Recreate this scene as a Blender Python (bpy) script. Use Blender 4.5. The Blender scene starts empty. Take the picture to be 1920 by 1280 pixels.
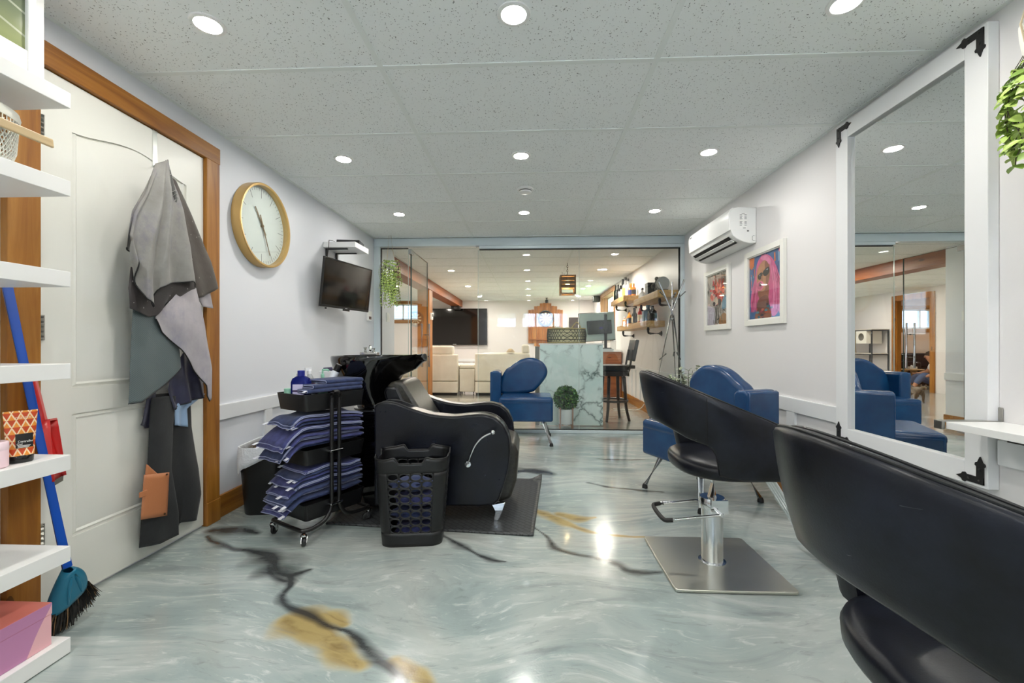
import bpy, bmesh, math, random
from mathutils import Vector, Matrix, noise as mnoise
R = math.radians
PI = math.pi
rnd = random.Random(7)
sc = bpy.context.scene
COL = sc.collection
# ------------------------------------------------------------------ camera numbers
F, TH, CY, CAMZ, CEIL = 812.0, 0.04385, 646.5, 1.015, 2.262
XL, XR, YP = -1.84, 1.743, 5.03          # left wall, right wall, glass partition
YB, YF, XFL = 12.1, -2.7, -5.10          # far wall, wall behind the camera, far left wall

def W(px, py, X=None, Y=None, Z=None):
    """room point seen at a photo pixel on a given plane"""
    a, b = (px - 960) / F, (CY - py) / F
    c, s = math.cos(TH), math.sin(TH)
    d = Vector((a * c - s, a * s + c, b))
    if X is not None: t = X / d.x
    elif Y is not None: t = Y / d.y
    else: t = (Z - CAMZ) / d.z
    return Vector((d.x * t, d.y * t, CAMZ + d.z * t))

# ------------------------------------------------------------------ materials
def srgb(r, g, b):
    f = lambda v: (v / 255 / 12.92) if v / 255 <= 0.04045 else ((v / 255 + 0.055) / 1.055) ** 2.4
    return (f(r), f(g), f(b), 1.0)

class NT:
    def __init__(self, name):
        self.m = bpy.data.materials.new(name); self.m.use_nodes = True
        self.t = self.m.node_tree; self.t.nodes.clear()
        self.out = self.n('ShaderNodeOutputMaterial')
    def n(self, typ, **kw):
        o = self.t.nodes.new(typ)
        for k, v in kw.items(): setattr(o, k, v)
        return o
    def l(self, a, b): self.t.links.new(a, b)
    def math(self, op, a, b=None, clamp=False):
        o = self.n('ShaderNodeMath', operation=op); o.use_clamp = clamp
        for i, v in enumerate((a, b)):
            if v is None: continue
            if hasattr(v, 'is_output'): self.l(v, o.inputs[i])
            else: o.inputs[i].default_value = v
        return o.outputs[0]
    def mix(self, fac, a, b, mode='MIX'):
        o = self.n('ShaderNodeMix', data_type='RGBA', blend_type=mode)
        for i, v in ((0, fac), (6, a), (7, b)):
            if hasattr(v, 'is_output'): self.l(v, o.inputs[i])
            else: o.inputs[i].default_value = v
        return o.outputs[2]
    def ramp(self, fac, stops):
        o = self.n('ShaderNodeValToRGB'); e = o.color_ramp.elements
        while len(e) < len(stops): e.new(0.5)
        for k, (p, c) in enumerate(stops): e[k].position = p; e[k].color = c if len(c) == 4 else (*c, 1)
        self.l(fac, o.inputs[0]); return o.outputs[0]
    def coord(self, scale=(1, 1, 1), kind='Object', loc=(0, 0, 0), rot=(0, 0, 0)):
        tc = self.n('ShaderNodeTexCoord'); mp = self.n('ShaderNodeMapping')
        mp.inputs['Scale'].default_value = scale; mp.inputs['Location'].default_value = loc; mp.inputs['Rotation'].default_value = rot
        self.l(tc.outputs[kind], mp.inputs[0]); return mp.outputs[0]
    def noise(self, vec, scale=5, detail=3, rough=0.5, dist=0.0, out=0):
        o = self.n('ShaderNodeTexNoise'); o.inputs['Scale'].default_value = scale
        o.inputs['Detail'].default_value = detail; o.inputs['Roughness'].default_value = rough; o.inputs['Distortion'].default_value = dist
        if vec is not None: self.l(vec, o.inputs['Vector'])
        return o.outputs[out]
    def bsdf(self, color=None, rough=0.5, metal=0.0, **kw):
        o = self.n('ShaderNodeBsdfPrincipled')
        for nm, v in (('Base Color', color), ('Roughness', rough), ('Metallic', metal), *[(k.replace('_', ' '), x) for k, x in kw.items()]):
            if v is None: continue
            if hasattr(v, 'is_output'): self.l(v, o.inputs[nm])
            else: o.inputs[nm].default_value = v
        self.l(o.outputs[0], self.out.inputs[0]); self.b = o; return o
    def bump(self, h, strength=0.2, dist=0.01):
        o = self.n('ShaderNodeBump'); o.inputs['Strength'].default_value = strength; o.inputs['Distance'].default_value = dist
        self.l(h, o.inputs['Height']); self.l(o.outputs[0], self.b.inputs['Normal'])

_mc = {}
def M(name, rgb, rough=0.5, metal=0.0, bump=0.0, bscale=60, var=0.0, vscale=4, **kw):
    """plain procedural material: colour with slight mottling and fine bump"""
    if name in _mc: return _mc[name]
    t = NT(name); v = t.coord()
    c = srgb(*rgb)
    if var:
        n = t.noise(v, vscale, 4)
        d = tuple(max(0, x * (1 - var)) for x in c[:3]) + (1,); u = tuple(min(1, x * (1 + var)) for x in c[:3]) + (1,)
        c = t.ramp(n, [(0.3, d), (0.7, u)])
    t.bsdf(c, rough, metal, **kw)
    if bump: t.bump(t.noise(v, bscale, 2), bump, 0.004)
    _mc[name] = t.m; return t.m

def wood(name, c1, c2, c3, axis='z', rough=0.45, scale=1.0):
    if name in _mc: return _mc[name]
    s = {'x': (0.6, 9, 9), 'y': (9, 0.6, 9), 'z': (9, 9, 0.6)}[axis]
    t = NT(name); v = t.coord(tuple(k * scale for k in s))
    n = t.noise(v, 2.0, 5, 0.6, 0.8)
    s2 = {'x': (3, 60, 60), 'y': (60, 3, 60), 'z': (60, 60, 3)}[axis]
    n2 = t.noise(t.coord(tuple(k * scale for k in s2)), 2.0, 3)
    c = t.ramp(n, [(0.3, srgb(*c1)), (0.5, srgb(*c2)), (0.72, srgb(*c3))])
    vo = t.n('ShaderNodeTexVoronoi'); vo.inputs['Scale'].default_value = 1.0
    t.l(t.coord(tuple(k * scale * 0.55 for k in {'x': (3, 9, 9), 'y': (9, 3, 9), 'z': (9, 9, 3)}[axis])), vo.inputs['Vector'])
    knot = t.math('LESS_THAN', vo.outputs[0], 0.075)
    c = t.mix(t.math('MULTIPLY', n2, 0.35), c, srgb(*c1))
    c = t.mix(t.math('MULTIPLY', knot, 0.7), c, srgb(*[int(k * 0.5) for k in c1]))
    t.bsdf(c, rough); t.bump(n2, 0.08, 0.003)
    _mc[name] = t.m; return t.m

def emis(name, rgb, strength):
    if name in _mc: return _mc[name]
    t = NT(name); e = t.n('ShaderNodeEmission'); e.inputs[0].default_value = srgb(*rgb); e.inputs[1].default_value = strength
    t.l(e.outputs[0], t.out.inputs[0]); _mc[name] = t.m; return t.m

def glassm(name, tint=(0.97, 0.99, 0.985), ior=1.5, rough=0.0):
    if name in _mc: return _mc[name]
    t = NT(name)
    tr = t.n('ShaderNodeBsdfTransparent'); tr.inputs[0].default_value = (*tint, 1)
    gl = t.n('ShaderNodeBsdfGlossy'); gl.inputs['Roughness'].default_value = rough
    ge = t.n('ShaderNodeNewGeometry'); dt = t.n('ShaderNodeVectorMath', operation='DOT_PRODUCT'); t.l(ge.outputs['Incoming'], dt.inputs[0]); t.l(ge.outputs['Normal'], dt.inputs[1])
    k = t.math('SUBTRACT', 1.0, t.math('ABSOLUTE', dt.outputs['Value']), True); f0 = ((ior - 1) / (ior + 1)) ** 2
    fr = t.math('ADD', t.math('MULTIPLY', t.math('POWER', k, 5.0), 1 - f0), f0, True)
    mx = t.n('ShaderNodeMixShader'); t.l(fr, mx.inputs[0]); t.l(tr.outputs[0], mx.inputs[1]); t.l(gl.outputs[0], mx.inputs[2])
    t.l(mx.outputs[0], t.out.inputs[0]); _mc[name] = t.m; return t.m

# ------------------------------------------------------------------ mesh builder
def frame_of(d):
    d = d.normalized(); up = Vector((0, 0, 1)) if abs(d.z) < 0.95 else Vector((1, 0, 0))
    a = d.cross(up).normalized(); return a, a.cross(d).normalized()

class MB:
    def __init__(self): self.v, self.f, self.mi = [], [], []
    def add(self, vs, fs, m=0, mat=None):
        k = len(self.v)
        for p in vs:
            p = Vector(p); self.v.append(mat @ p if mat else p)
        for q in fs: self.f.append([i + k for i in q]); self.mi.append(m)
        return self
    def box(self, x0, x1, y0, y1, z0, z1, m=0, mat=None):
        x0, x1 = min(x0, x1), max(x0, x1); y0, y1 = min(y0, y1), max(y0, y1); z0, z1 = min(z0, z1), max(z0, z1)
        vs = [(x, y, z) for x in (x0, x1) for y in (y0, y1) for z in (z0, z1)]
        return self.add(vs, [(0, 1, 3, 2), (4, 6, 7, 5), (0, 4, 5, 1), (2, 3, 7, 6), (0, 2, 6, 4), (1, 5, 7, 3)], m, mat)
    def hexa(self, b, t, m=0):
        """b, t: four corner points of bottom and top, same winding"""
        return self.add(list(b) + list(t), [(3, 2, 1, 0), (4, 5, 6, 7), (0, 1, 5, 4), (1, 2, 6, 5), (2, 3, 7, 6), (3, 0, 4, 7)], m)
    def tube(self, pts, r, n=10, closed=False, m=0, cap=True, flat=1.0):
        pts = [Vector(p) for p in pts]; N = len(pts); rs = r if isinstance(r, (list, tuple)) else [r] * N
        vs, fs = [], []; a = None
        for i, p in enumerate(pts):
            d = (pts[(i + 1) % N] - pts[i - 1]) if closed else (pts[min(i + 1, N - 1)] - pts[max(i - 1, 0)])
            if d.length < 1e-9: d = Vector((0, 0, 1))
            d.normalize()
            if a is None: a, b = frame_of(d)
            else:
                a = a - d * a.dot(d)
                if a.length < 1e-6: a, b = frame_of(d)
                a.normalize(); b = d.cross(a)
            for k in range(n):
                t = 2 * PI * k / n; vs.append(p + (a * math.cos(t) * flat + b * math.sin(t)) * rs[i])
        for i in range(N if closed else N - 1):
            for k in range(n):
                fs.append((i * n + k, i * n + (k + 1) % n, ((i + 1) % N) * n + (k + 1) % n, ((i + 1) % N) * n + k))
        if cap and not closed: fs.append(tuple(range(n))[::-1]); fs.append(tuple((N - 1) * n + k for k in range(n)))
        return self.add(vs, fs, m)
    def cyl(self, p0, p1, r0, r1=None, n=16, m=0): return self.tube([p0, p1], [r0, r0 if r1 is None else r1], n, m=m)
    def lathe(self, prof, n=24, c=(0, 0, 0), m=0, mat=None, sx=1.0, sy=1.0, cap=True):
        vs, fs = [], []
        for (r, z) in prof:
            for k in range(n):
                t = 2 * PI * k / n; vs.append((c[0] + r * sx * math.cos(t), c[1] + r * sy * math.sin(t), c[2] + z))
        for i in range(len(prof) - 1):
            for k in range(n): fs.append((i * n + k, i * n + (k + 1) % n, (i + 1) * n + (k + 1) % n, (i + 1) * n + k))
        if cap:
            fs.append(tuple(range(n))[::-1]); fs.append(tuple((len(prof) - 1) * n + k for k in range(n)))
        return self.add(vs, fs, m, mat)
    def prism(self, poly, a0, a1, plane='xz', m=0, mat=None):
        def p3(u, v, a): return {'xz': (u, a, v), 'yz': (a, u, v), 'xy': (u, v, a)}[plane]
        n = len(poly)
        vs = [p3(u, v, a0) for u, v in poly] + [p3(u, v, a1) for u, v in poly]
        fs = [tuple(range(n)), tuple(range(2 * n - 1, n - 1, -1))] + [(i, n + i, n + (i + 1) % n, (i + 1) % n) for i in range(n)]
        return self.add(vs, fs, m, mat)
    def grid(self, fn, nu, nv, m=0, cu=False, cv=False):
        vs = [fn(i / (nu if cu else nu - 1), j / (nv if cv else nv - 1)) for i in range(nu) for j in range(nv)]
        fs = []
        for i in range(nu if cu else nu - 1):
            for j in range(nv if cv else nv - 1):
                i2, j2 = (i + 1) % nu, (j + 1) % nv
                fs.append((i * nv + j, i2 * nv + j, i2 * nv + j2, i * nv + j2))
        return self.add(vs, fs, m)
    def ball(self, c, r, nu=16, nv=10, m=0, mat=None):
        r = (r, r, r) if not isinstance(r, (tuple, list)) else r
        vs = [(c[0], c[1], c[2] - r[2])]; fs = []
        for j in range(1, nv):
            p = -PI / 2 + PI * j / nv
            for k in range(nu):
                t = 2 * PI * k / nu
                vs.append((c[0] + r[0] * math.cos(p) * math.cos(t), c[1] + r[1] * math.cos(p) * math.sin(t), c[2] + r[2] * math.sin(p)))
        vs.append((c[0], c[1], c[2] + r[2])); top = len(vs) - 1
        for k in range(nu):
            fs.append((0, 1 + (k + 1) % nu, 1 + k)); fs.append((top, 1 + (nv - 2) * nu + k, 1 + (nv - 2) * nu + (k + 1) % nu))
        for j in range(nv - 2):
            for k in range(nu): fs.append((1 + j * nu + k, 1 + j * nu + (k + 1) % nu, 1 + (j + 1) * nu + (k + 1) % nu, 1 + (j + 1) * nu + k))
        return self.add(vs, fs, m, mat)
    def build(self, name, mats, parent=None, smooth=40, bevel=0.0, seg=2, sub=0, solid=0.0, soff=0.0, fixn=True):
        me = bpy.data.meshes.new(name); me.from_pydata([tuple(p) for p in self.v], [], self.f)
        mats = mats if isinstance(mats, (list, tuple)) else [mats]
        for m in mats: me.materials.append(m)
        if len(mats) > 1: me.polygons.foreach_set('material_index', self.mi)
        if fixn:
            b = bmesh.new(); b.from_mesh(me); bmesh.ops.recalc_face_normals(b, faces=b.faces); b.to_mesh(me); b.free()
        me.update()
        o = bpy.data.objects.new(name, me); COL.objects.link(o)
        if parent: o.parent = parent
        if smooth:
            me.polygons.foreach_set('use_smooth', [True] * len(me.polygons)); me.set_sharp_from_angle(angle=R(smooth))
        if solid:
            s = o.modifiers.new('solid', 'SOLIDIFY'); s.thickness = solid; s.offset = soff
        if bevel:
            s = o.modifiers.new('bevel', 'BEVEL'); s.width = bevel; s.segments = seg; s.limit_method = 'ANGLE'; s.angle_limit = R(35)
            s.harden_normals = False
        if sub:
            s = o.modifiers.new('sub', 'SUBSURF'); s.levels = sub; s.render_levels = sub
        return o

def tag(o, label, cat, group=None, kind=None):
    if label: o['label'] = label
    if cat: o['category'] = cat
    if group: o['group'] = group
    if kind: o['kind'] = kind
    return o
def thing(name, label, cat, loc=(0, 0, 0), rz=0.0, group=None):
    o = bpy.data.objects.new(name, None); COL.objects.link(o); o.empty_display_size = 0.1
    o.location = loc; o.rotation_euler = (0, 0, rz); return tag(o, label, cat, group)
def struct(o): o['kind'] = 'structure'; return o
def dup(root, loc, rz=0.0, label=None, group=None, scale=None):
    r = root.copy(); COL.objects.link(r); r.location = loc
    if rz is not None: r.rotation_euler = (0, 0, rz)
    if scale: r.scale = scale
    if label: r['label'] = label
    if group: r['group'] = group
    for ch in list(root.children):
        c = ch.copy(); COL.objects.link(c); c.parent = r
        for g in list(ch.children):
            d = g.copy(); COL.objects.link(d); d.parent = c
    return r
def arc(c, r, a0, a1, n, plane='xz'):
    o = []
    for i in range(n + 1):
        t = a0 + (a1 - a0) * i / n; u, v = c[0] + r * math.cos(t), c[1] + r * math.sin(t)
        o.append((u, v))
    return o
def lerp(a, b, t): return a + (b - a) * t
def poly_at(pts, t):
    """point at arc-length fraction t of a polyline"""
    pts = [Vector(p) for p in pts]; L = [0]
    for i in range(1, len(pts)): L.append(L[-1] + (pts[i] - pts[i - 1]).length)
    s = t * L[-1]
    for i in range(1, len(pts)):
        if s <= L[i] or i == len(pts) - 1:
            k = (s - L[i - 1]) / max(1e-9, L[i] - L[i - 1]); return pts[i - 1].lerp(pts[i], min(1, max(0, k)))
def spline(pts, n, closed=False):
    """Catmull-Rom through points"""
    P = [Vector(p) for p in pts]; N = len(P); out = []
    segs = N if closed else N - 1
    for i in range(segs):
        if closed: p0, p1, p2, p3 = P[(i - 1) % N], P[i], P[(i + 1) % N], P[(i + 2) % N]
        else: p0, p1, p2, p3 = P[max(i - 1, 0)], P[i], P[i + 1], P[min(i + 2, N - 1)]
        for k in range(n):
            t = k / n; t2, t3 = t * t, t * t * t
            out.append(0.5 * ((2 * p1) + (p2 - p0) * t + (2 * p0 - 5 * p1 + 4 * p2 - p3) * t2 + (3 * p1 - p0 - 3 * p2 + p3) * t3))
    if not closed: out.append(P[-1])
    return out
def text(name, s, size, mat, parent=None, loc=(0, 0, 0), rot=(0, 0, 0), ext=0.0005, align='CENTER', sx=1.0):
    c = bpy.data.curves.new(name, 'FONT'); c.body = s; c.size = size; c.extrude = ext; c.align_x = align; c.align_y = 'CENTER'
    tmp = bpy.data.objects.new('text_source', c); me = bpy.data.meshes.new_from_object(tmp); bpy.data.objects.remove(tmp); bpy.data.curves.remove(c)
    me.materials.clear(); me.materials.append(mat); me.name = name
    o = bpy.data.objects.new(name, me); COL.objects.link(o); o.location = loc; o.rotation_euler = rot
    o.scale = (sx, 1, 1)
    if parent: o.parent = parent
    return o
EXPO = 2.8; LAMP = 42.0; LAMPF = 165.0
# ------------------------------------------------------------------ camera
cd = bpy.data.cameras.new('camera'); cam = bpy.data.objects.new('camera', cd); COL.objects.link(cam)
cam.location = (0, 0, CAMZ); cam.rotation_euler = (R(90), 0, TH)
cd.sensor_width = 36; cd.lens = F / 1920 * 36; cd.shift_y = (CY - 640) / 1920; cd.clip_start = 0.02; cd.clip_end = 100
sc.camera = cam
sc.view_settings.view_transform = 'Standard'; sc.view_settings.look = 'None'; sc.view_settings.gamma = 1
sc.view_settings.use_curve_mapping = False; sc.view_settings.exposure = EXPO
try:
    sc.cycles.use_denoising = True; sc.cycles.sample_clamp_indirect = 6; sc.cycles.max_bounces = 12; sc.cycles.transparent_max_bounces = 16
    sc.cycles.caustics_reflective = False; sc.cycles.caustics_refractive = False
except Exception: pass
# world: daylight sky outside the windows
w = bpy.data.worlds.new('world'); sc.world = w; w.use_nodes = True
nt = w.node_tree; nt.nodes.clear()
bg = nt.nodes.new('ShaderNodeBackground'); wo = nt.nodes.new('ShaderNodeOutputWorld'); sky = nt.nodes.new('ShaderNodeTexSky')
sky.sky_type = 'HOSEK_WILKIE'; sky.turbidity = 6
bg.inputs[1].default_value = 5.0; nt.links.new(sky.outputs[0], bg.inputs[0]); nt.links.new(bg.outputs[0], wo.inputs[0])

sun = bpy.data.lights.new('sun', 'SUN'); sun.energy = 12; sun.angle = R(2); so = bpy.data.objects.new('sun', sun); COL.objects.link(so)
so.rotation_euler = (R(-50), 0, R(8))      # high sun from behind the far wall: lights the house behind the camera
# ------------------------------------------------------------------ floor
def wallmat(name, rgb, rough=0.5):
    if name in _mc: return _mc[name]
    t = NT(name); v = t.coord(); t.bsdf(srgb(*rgb), rough); t.bump(t.noise(v, 180, 2), 0.06, 0.002); _mc[name] = t.m; return t.m
m_wall = wallmat('wall paint', (228, 231, 237), 0.42)
m_wallfar = wallmat('far wall paint', (228, 222, 220), 0.5)
m_trimw = M('white trim', (232, 234, 236), 0.35)
m_white = M('white lacquer', (240, 240, 238), 0.35)

def floor_material():
    t = NT('swirled epoxy floor')
    v = t.coord(kind='Object')
    wv = t.noise(v, 0.5, 2, 0.5, 0.2, out=1)
    sub = t.n('ShaderNodeVectorMath', operation='SUBTRACT'); t.l(wv, sub.inputs[0]); sub.inputs[1].default_value = (0.5, 0.5, 0.5)
    sc_ = t.n('ShaderNodeVectorMath', operation='SCALE'); t.l(sub.outputs[0], sc_.inputs[0]); sc_.inputs[3].default_value = 1.15
    ad = t.n('ShaderNodeVectorMath', operation='ADD'); t.l(v, ad.inputs[0]); t.l(sc_.outputs[0], ad.inputs[1])
    def mp(scale, rot):
        m = t.n('ShaderNodeMapping'); m.inputs['Scale'].default_value = scale; m.inputs['Rotation'].default_value = (0, 0, rot)
        t.l(ad.outputs[0], m.inputs[0]); return m.outputs[0]
    big = t.noise(mp((0.9, 1.6, 1), 0.3), 1.1, 4, 0.5, 0.5)
    streak = t.noise(mp((1.0, 5.0, 1), -0.30), 1.7, 6, 0.60, 0.9)
    fine = t.noise(mp((2.6, 13.0, 1), -0.2), 2.6, 7, 0.68, 1.1)
    c = t.ramp(big, [(0.28, srgb(138, 152, 152)), (0.44, srgb(158, 172, 170)), (0.58, srgb(176, 184, 180)), (0.75, srgb(166, 165, 159))])
    c = t.mix(t.ramp(streak, [(0.50, (0, 0, 0, 1)), (0.70, (0.55, 0.55, 0.55, 1))]), c, srgb(214, 218, 214))
    c = t.mix(t.ramp(streak, [(0.28, (0.5, 0.5, 0.5, 1)), (0.44, (0, 0, 0, 1))]), c, srgb(112, 122, 124))
    c = t.mix(t.ramp(fine, [(0.56, (0, 0, 0, 1)), (0.70, (0.6, 0.6, 0.6, 1))]), c, srgb(222, 226, 222))
    c = t.mix(t.ramp(fine, [(0.28, (0.45, 0.45, 0.45, 1)), (0.42, (0, 0, 0, 1))]), c, srgb(104, 110, 108))
    def attr(n):
        a = t.n('ShaderNodeAttribute'); a.attribute_name = n; return a.outputs['Fac']
    fb = t.noise(mp((3, 9, 1), 0.7), 2.6, 4, 0.55, 1.2)
    wob = t.math('MULTIPLY', t.math('SUBTRACT', fb, 0.5), 0.9)
    gold = t.math('MULTIPLY', t.math('ADD', attr('gold'), t.math('MULTIPLY', wob, attr('gold'))), 1.3, True)
    c = t.mix(t.ramp(gold, [(0.12, (0, 0, 0, 1)), (0.75, (0.92, 0.92, 0.92, 1))]), c, t.ramp(fb, [(0.3, srgb(132, 108, 58)), (0.6, srgb(176, 154, 96))]))
    halo = t.math('MULTIPLY', t.math('MULTIPLY', gold, t.math('SUBTRACT', 1.0, gold)), 1.1, True)
    c = t.mix(halo, c, srgb(206, 196, 160))
    dk = t.math('ADD', attr('dark'), t.math('MULTIPLY', wob, attr('dark')), True)
    c = t.mix(t.ramp(dk, [(0.06, (0, 0, 0, 1)), (0.40, (0.42, 0.42, 0.42, 1)), (0.85, (0.92, 0.92, 0.92, 1))]), c, srgb(48, 50, 52))
    tan = attr('tan')
    c = t.mix(tan, c, t.ramp(big, [(0.3, srgb(120, 108, 94)), (0.6, srgb(160, 148, 132))]))
    t.bsdf(c, 0.17, 0, Specular_IOR_Level=0.5, Coat_Weight=0.35, Coat_Roughness=0.07)
    h = t.math('ADD', t.noise(v, 7, 3), t.math('MULTIPLY', t.noise(v, 160, 1), 0.12))
    t.bump(h, 0.14, 0.012)
    return t.m

VEINS = {'dark': [
  ([(388, 1006), (412, 1018), (445, 1026), (477, 1027), (497, 1034)], [.012, .02, .022, .02, .035]),
  ([(497, 1034), (510, 1050), (522, 1066), (540, 1080), (580, 1068)], [.035, .06, .065, .035, .008]),
  ([(505, 1058), (520, 1084), (532, 1092)], [.02, .022, .01]),
  ([(542, 1080), (540, 1097), (524, 1116), (528, 1130), (545, 1141), (578, 1154), (615, 1176), (652, 1188), (688, 1213), (712, 1238), (735, 1266), (752, 1300)],
   [.035, .012, .014, .022, .018, .013, .013, .014, .02, .018, .016, .014]),
  ([(834, 1004), (863, 1021), (888, 1034), (921, 1049), (948, 1053)], [.014, .02, .011, .018, .006]),
  ([(1003, 987), (1026, 1003), (1042, 1026), (1077, 1042), (1116, 1048), (1155, 1056), (1187, 1072), (1240, 1074)], [.008, .011, .014, .012, .010, .022, .02, .010]),
  ([(960, 884), (1000, 882), (1036, 888)], [.06, .07, .03]),
  ([(1105, 905), (1160, 914), (1240, 922)], [.012, .014, .008]),
  ([(1240, 860), (1150, 862), (1060, 850)], [.01, .012, .008]),
  ([(400, 994), (440, 992), (480, 998)], [.03, .05, .02]),
 ], 'gold': [
  ([(537, 1164), (560, 1168), (590, 1180), (615, 1202), (640, 1228), (672, 1242)], [.03, .048, .055, .045, .04, .02]),
  ([(590, 1158), (622, 1160), (640, 1172)], [.02, .028, .02]),
  ([(736, 1238), (770, 1262), (800, 1290)], [.02, .03, .025]),
  ([(1004, 958), (1038, 970), (1089, 990), (1136, 1003), (1212, 1008)], [.035, .03, .016, .012, .008]),
  ([(1050, 966), (1085, 972), (1120, 970)], [.03, .025, .01]),
 ]}
def build_floor():
    veins = {}
    for k, lst in VEINS.items():
        veins[k] = []
        for pts, ws in lst:
            P = [W(x, y, Z=0) for x, y in pts]
            Pc = spline([(p.x, p.y, w_) for p, w_ in zip(P, ws)], 6)
            bb = (min(p.x for p in Pc) - .2, max(p.x for p in Pc) + .2, min(p.y for p in Pc) - .2, max(p.y for p in Pc) + .2)
            veins[k].append((Pc, bb))
    mb = MB(); att = {'dark': [], 'gold': [], 'tan': []}
    def patch(x0, x1, y0, y1, st, fine):
        nx, ny = max(2, int((x1 - x0) / st) + 1), max(2, int((y1 - y0) / st) + 1)
        k = len(mb.v)
        for i in range(nx):
            for j in range(ny):
                x, y = lerp(x0, x1, i / (nx - 1)), lerp(y0, y1, j / (ny - 1)); mb.v.append(Vector((x, y, 0)))
                val = {'dark': 0.0, 'gold': 0.0}
                if fine:
                    n = mnoise.noise_vector(Vector((x * 5, y * 5, 0))) * 0.028 + mnoise.noise_vector(Vector((x * 14, y * 14, 3))) * 0.004
                    wm = 1.0 + .9 * mnoise.noise(Vector((x * 9, y * 9, 7)))
                    qx, qy = x + n.x, y + n.y
                    for key in val:
                        for Pc, bb in veins[key]:
                            if not (bb[0] < x < bb[1] and bb[2] < y < bb[3]): continue
                            best = 0
                            for a, b in zip(Pc[:-1], Pc[1:]):
                                ex, ey = b.x - a.x, b.y - a.y; L2 = ex * ex + ey * ey + 1e-9
                                t = max(0, min(1, ((qx - a.x) * ex + (qy - a.y) * ey) / L2))
                                dd = math.hypot(qx - a.x - ex * t, qy - a.y - ey * t); wd = lerp(a.z, b.z, t)
                                q = 1 - dd / (wd * wm) / 1.9
                                if q > best: best = q
                            val[key] = max(val[key], best)
                for key in val: att[key].append(min(1, val[key]))
                att['tan'].append(0.0 if y < YP + 0.05 else 0.55)
        for i in range(nx - 1):
            for j in range(ny - 1): mb.f.append([k + i * ny + j, k + (i + 1) * ny + j, k + (i + 1) * ny + j + 1, k + i * ny + j + 1]); mb.mi.append(0)
    patch(XL, XR, YF, 1.15, 0.3, False); patch(XL, XR, 1.15, 3.9, 0.0085, True); patch(XL, XR, 3.9, YP + 0.04, 0.3, False)
    patch(XFL, XR, YP + 0.08, YB, 0.5, False); patch(-8.5, XFL, 8.5, YB, 0.5, False)
    patch(XL, XR, YP + 0.04, YP + 0.08, 0.3, False)
    o = mb.build('floor', floor_material(), smooth=0)
    for k in att:
        a = o.data.attributes.new(k, 'FLOAT', 'POINT'); a.data.foreach_set('value', att[k])
    # slab body so the floor has depth
    s = MB().box(-8.5, XR + .1, YF - .1, YB + .1, -0.08, -0.004).build('floor_slab', M('concrete', (150, 150, 148), 0.8), o, smooth=0)
    return struct(o)
build_floor()

# ------------------------------------------------------------------ ceiling
def ceiling_material():
    t = NT('mineral fibre ceiling tiles'); v = t.coord()
    wv = t.noise(v, 60, 2, out=1)
    sub = t.n('ShaderNodeVectorMath', operation='SCALE'); t.l(wv, sub.inputs[0]); sub.inputs[3].default_value = 0.022
    ad = t.n('ShaderNodeVectorMath', operation='ADD'); t.l(v, ad.inputs[0]); t.l(sub.outputs[0], ad.inputs[1])
    vo = t.n('ShaderNodeTexVoronoi'); vo.inputs['Scale'].default_value = 125; t.l(ad.outputs[0], vo.inputs['Vector'])
    sep = t.n('ShaderNodeSeparateColor'); t.l(vo.outputs['Color'], sep.inputs[0])
    th = t.math('MULTIPLY', t.math('SUBTRACT', sep.outputs[0], 0.30), 0.46)
    sp = t.math('LESS_THAN', vo.outputs['Distance'], th)
    c = t.mix(t.math('MULTIPLY', sp, 0.86), srgb(247, 251, 250), srgb(92, 94, 92))
    t.bsdf(c, 0.8); return t.m
m_ceil = ceiling_material()
m_tbar = M('ceiling grid paint', (238, 243, 240), 0.6)
cl = MB().box(XL - .02, XR + .02, YF, YP, CEIL, CEIL + .03).box(XFL - .02, XR + .02, YP, YB, CEIL, CEIL + .03).box(-8.5, XFL - .02, 8.5, YB, CEIL, CEIL + .03).build('ceiling', m_ceil, smooth=0)
struct(cl)
g = MB(); BX0, BY1 = -0.673, 1.918
def bars(x0, x1, y0, y1):
    k = 0
    for i in range(-6, 4):
        x = BX0 + 1.22 * i
        if x0 + .05 < x < x1 - .05: g.box(x - .012, x + .012, y0, y1, CEIL - .004, CEIL + .002)
    for j in range(-9, 20):
        y = BY1 + .61 * j
        if y0 + .05 < y < y1 - .05: g.box(x0, x1, y - .012, y + .012, CEIL - .0035, CEIL + .002)
bars(XL, XR, YF, YP); bars(XFL, XR, YP, YB)
for (x0, x1, y0, y1) in ((XL, XL + .02, YF, YP), (XR - .02, XR, YF, YB), (XFL, XR, YB - .02, YB)):
    g.box(x0, x1, y0, y1, CEIL - .003, CEIL + .002)
g.build('ceiling_grid', m_tbar, cl, smooth=0)

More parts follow.
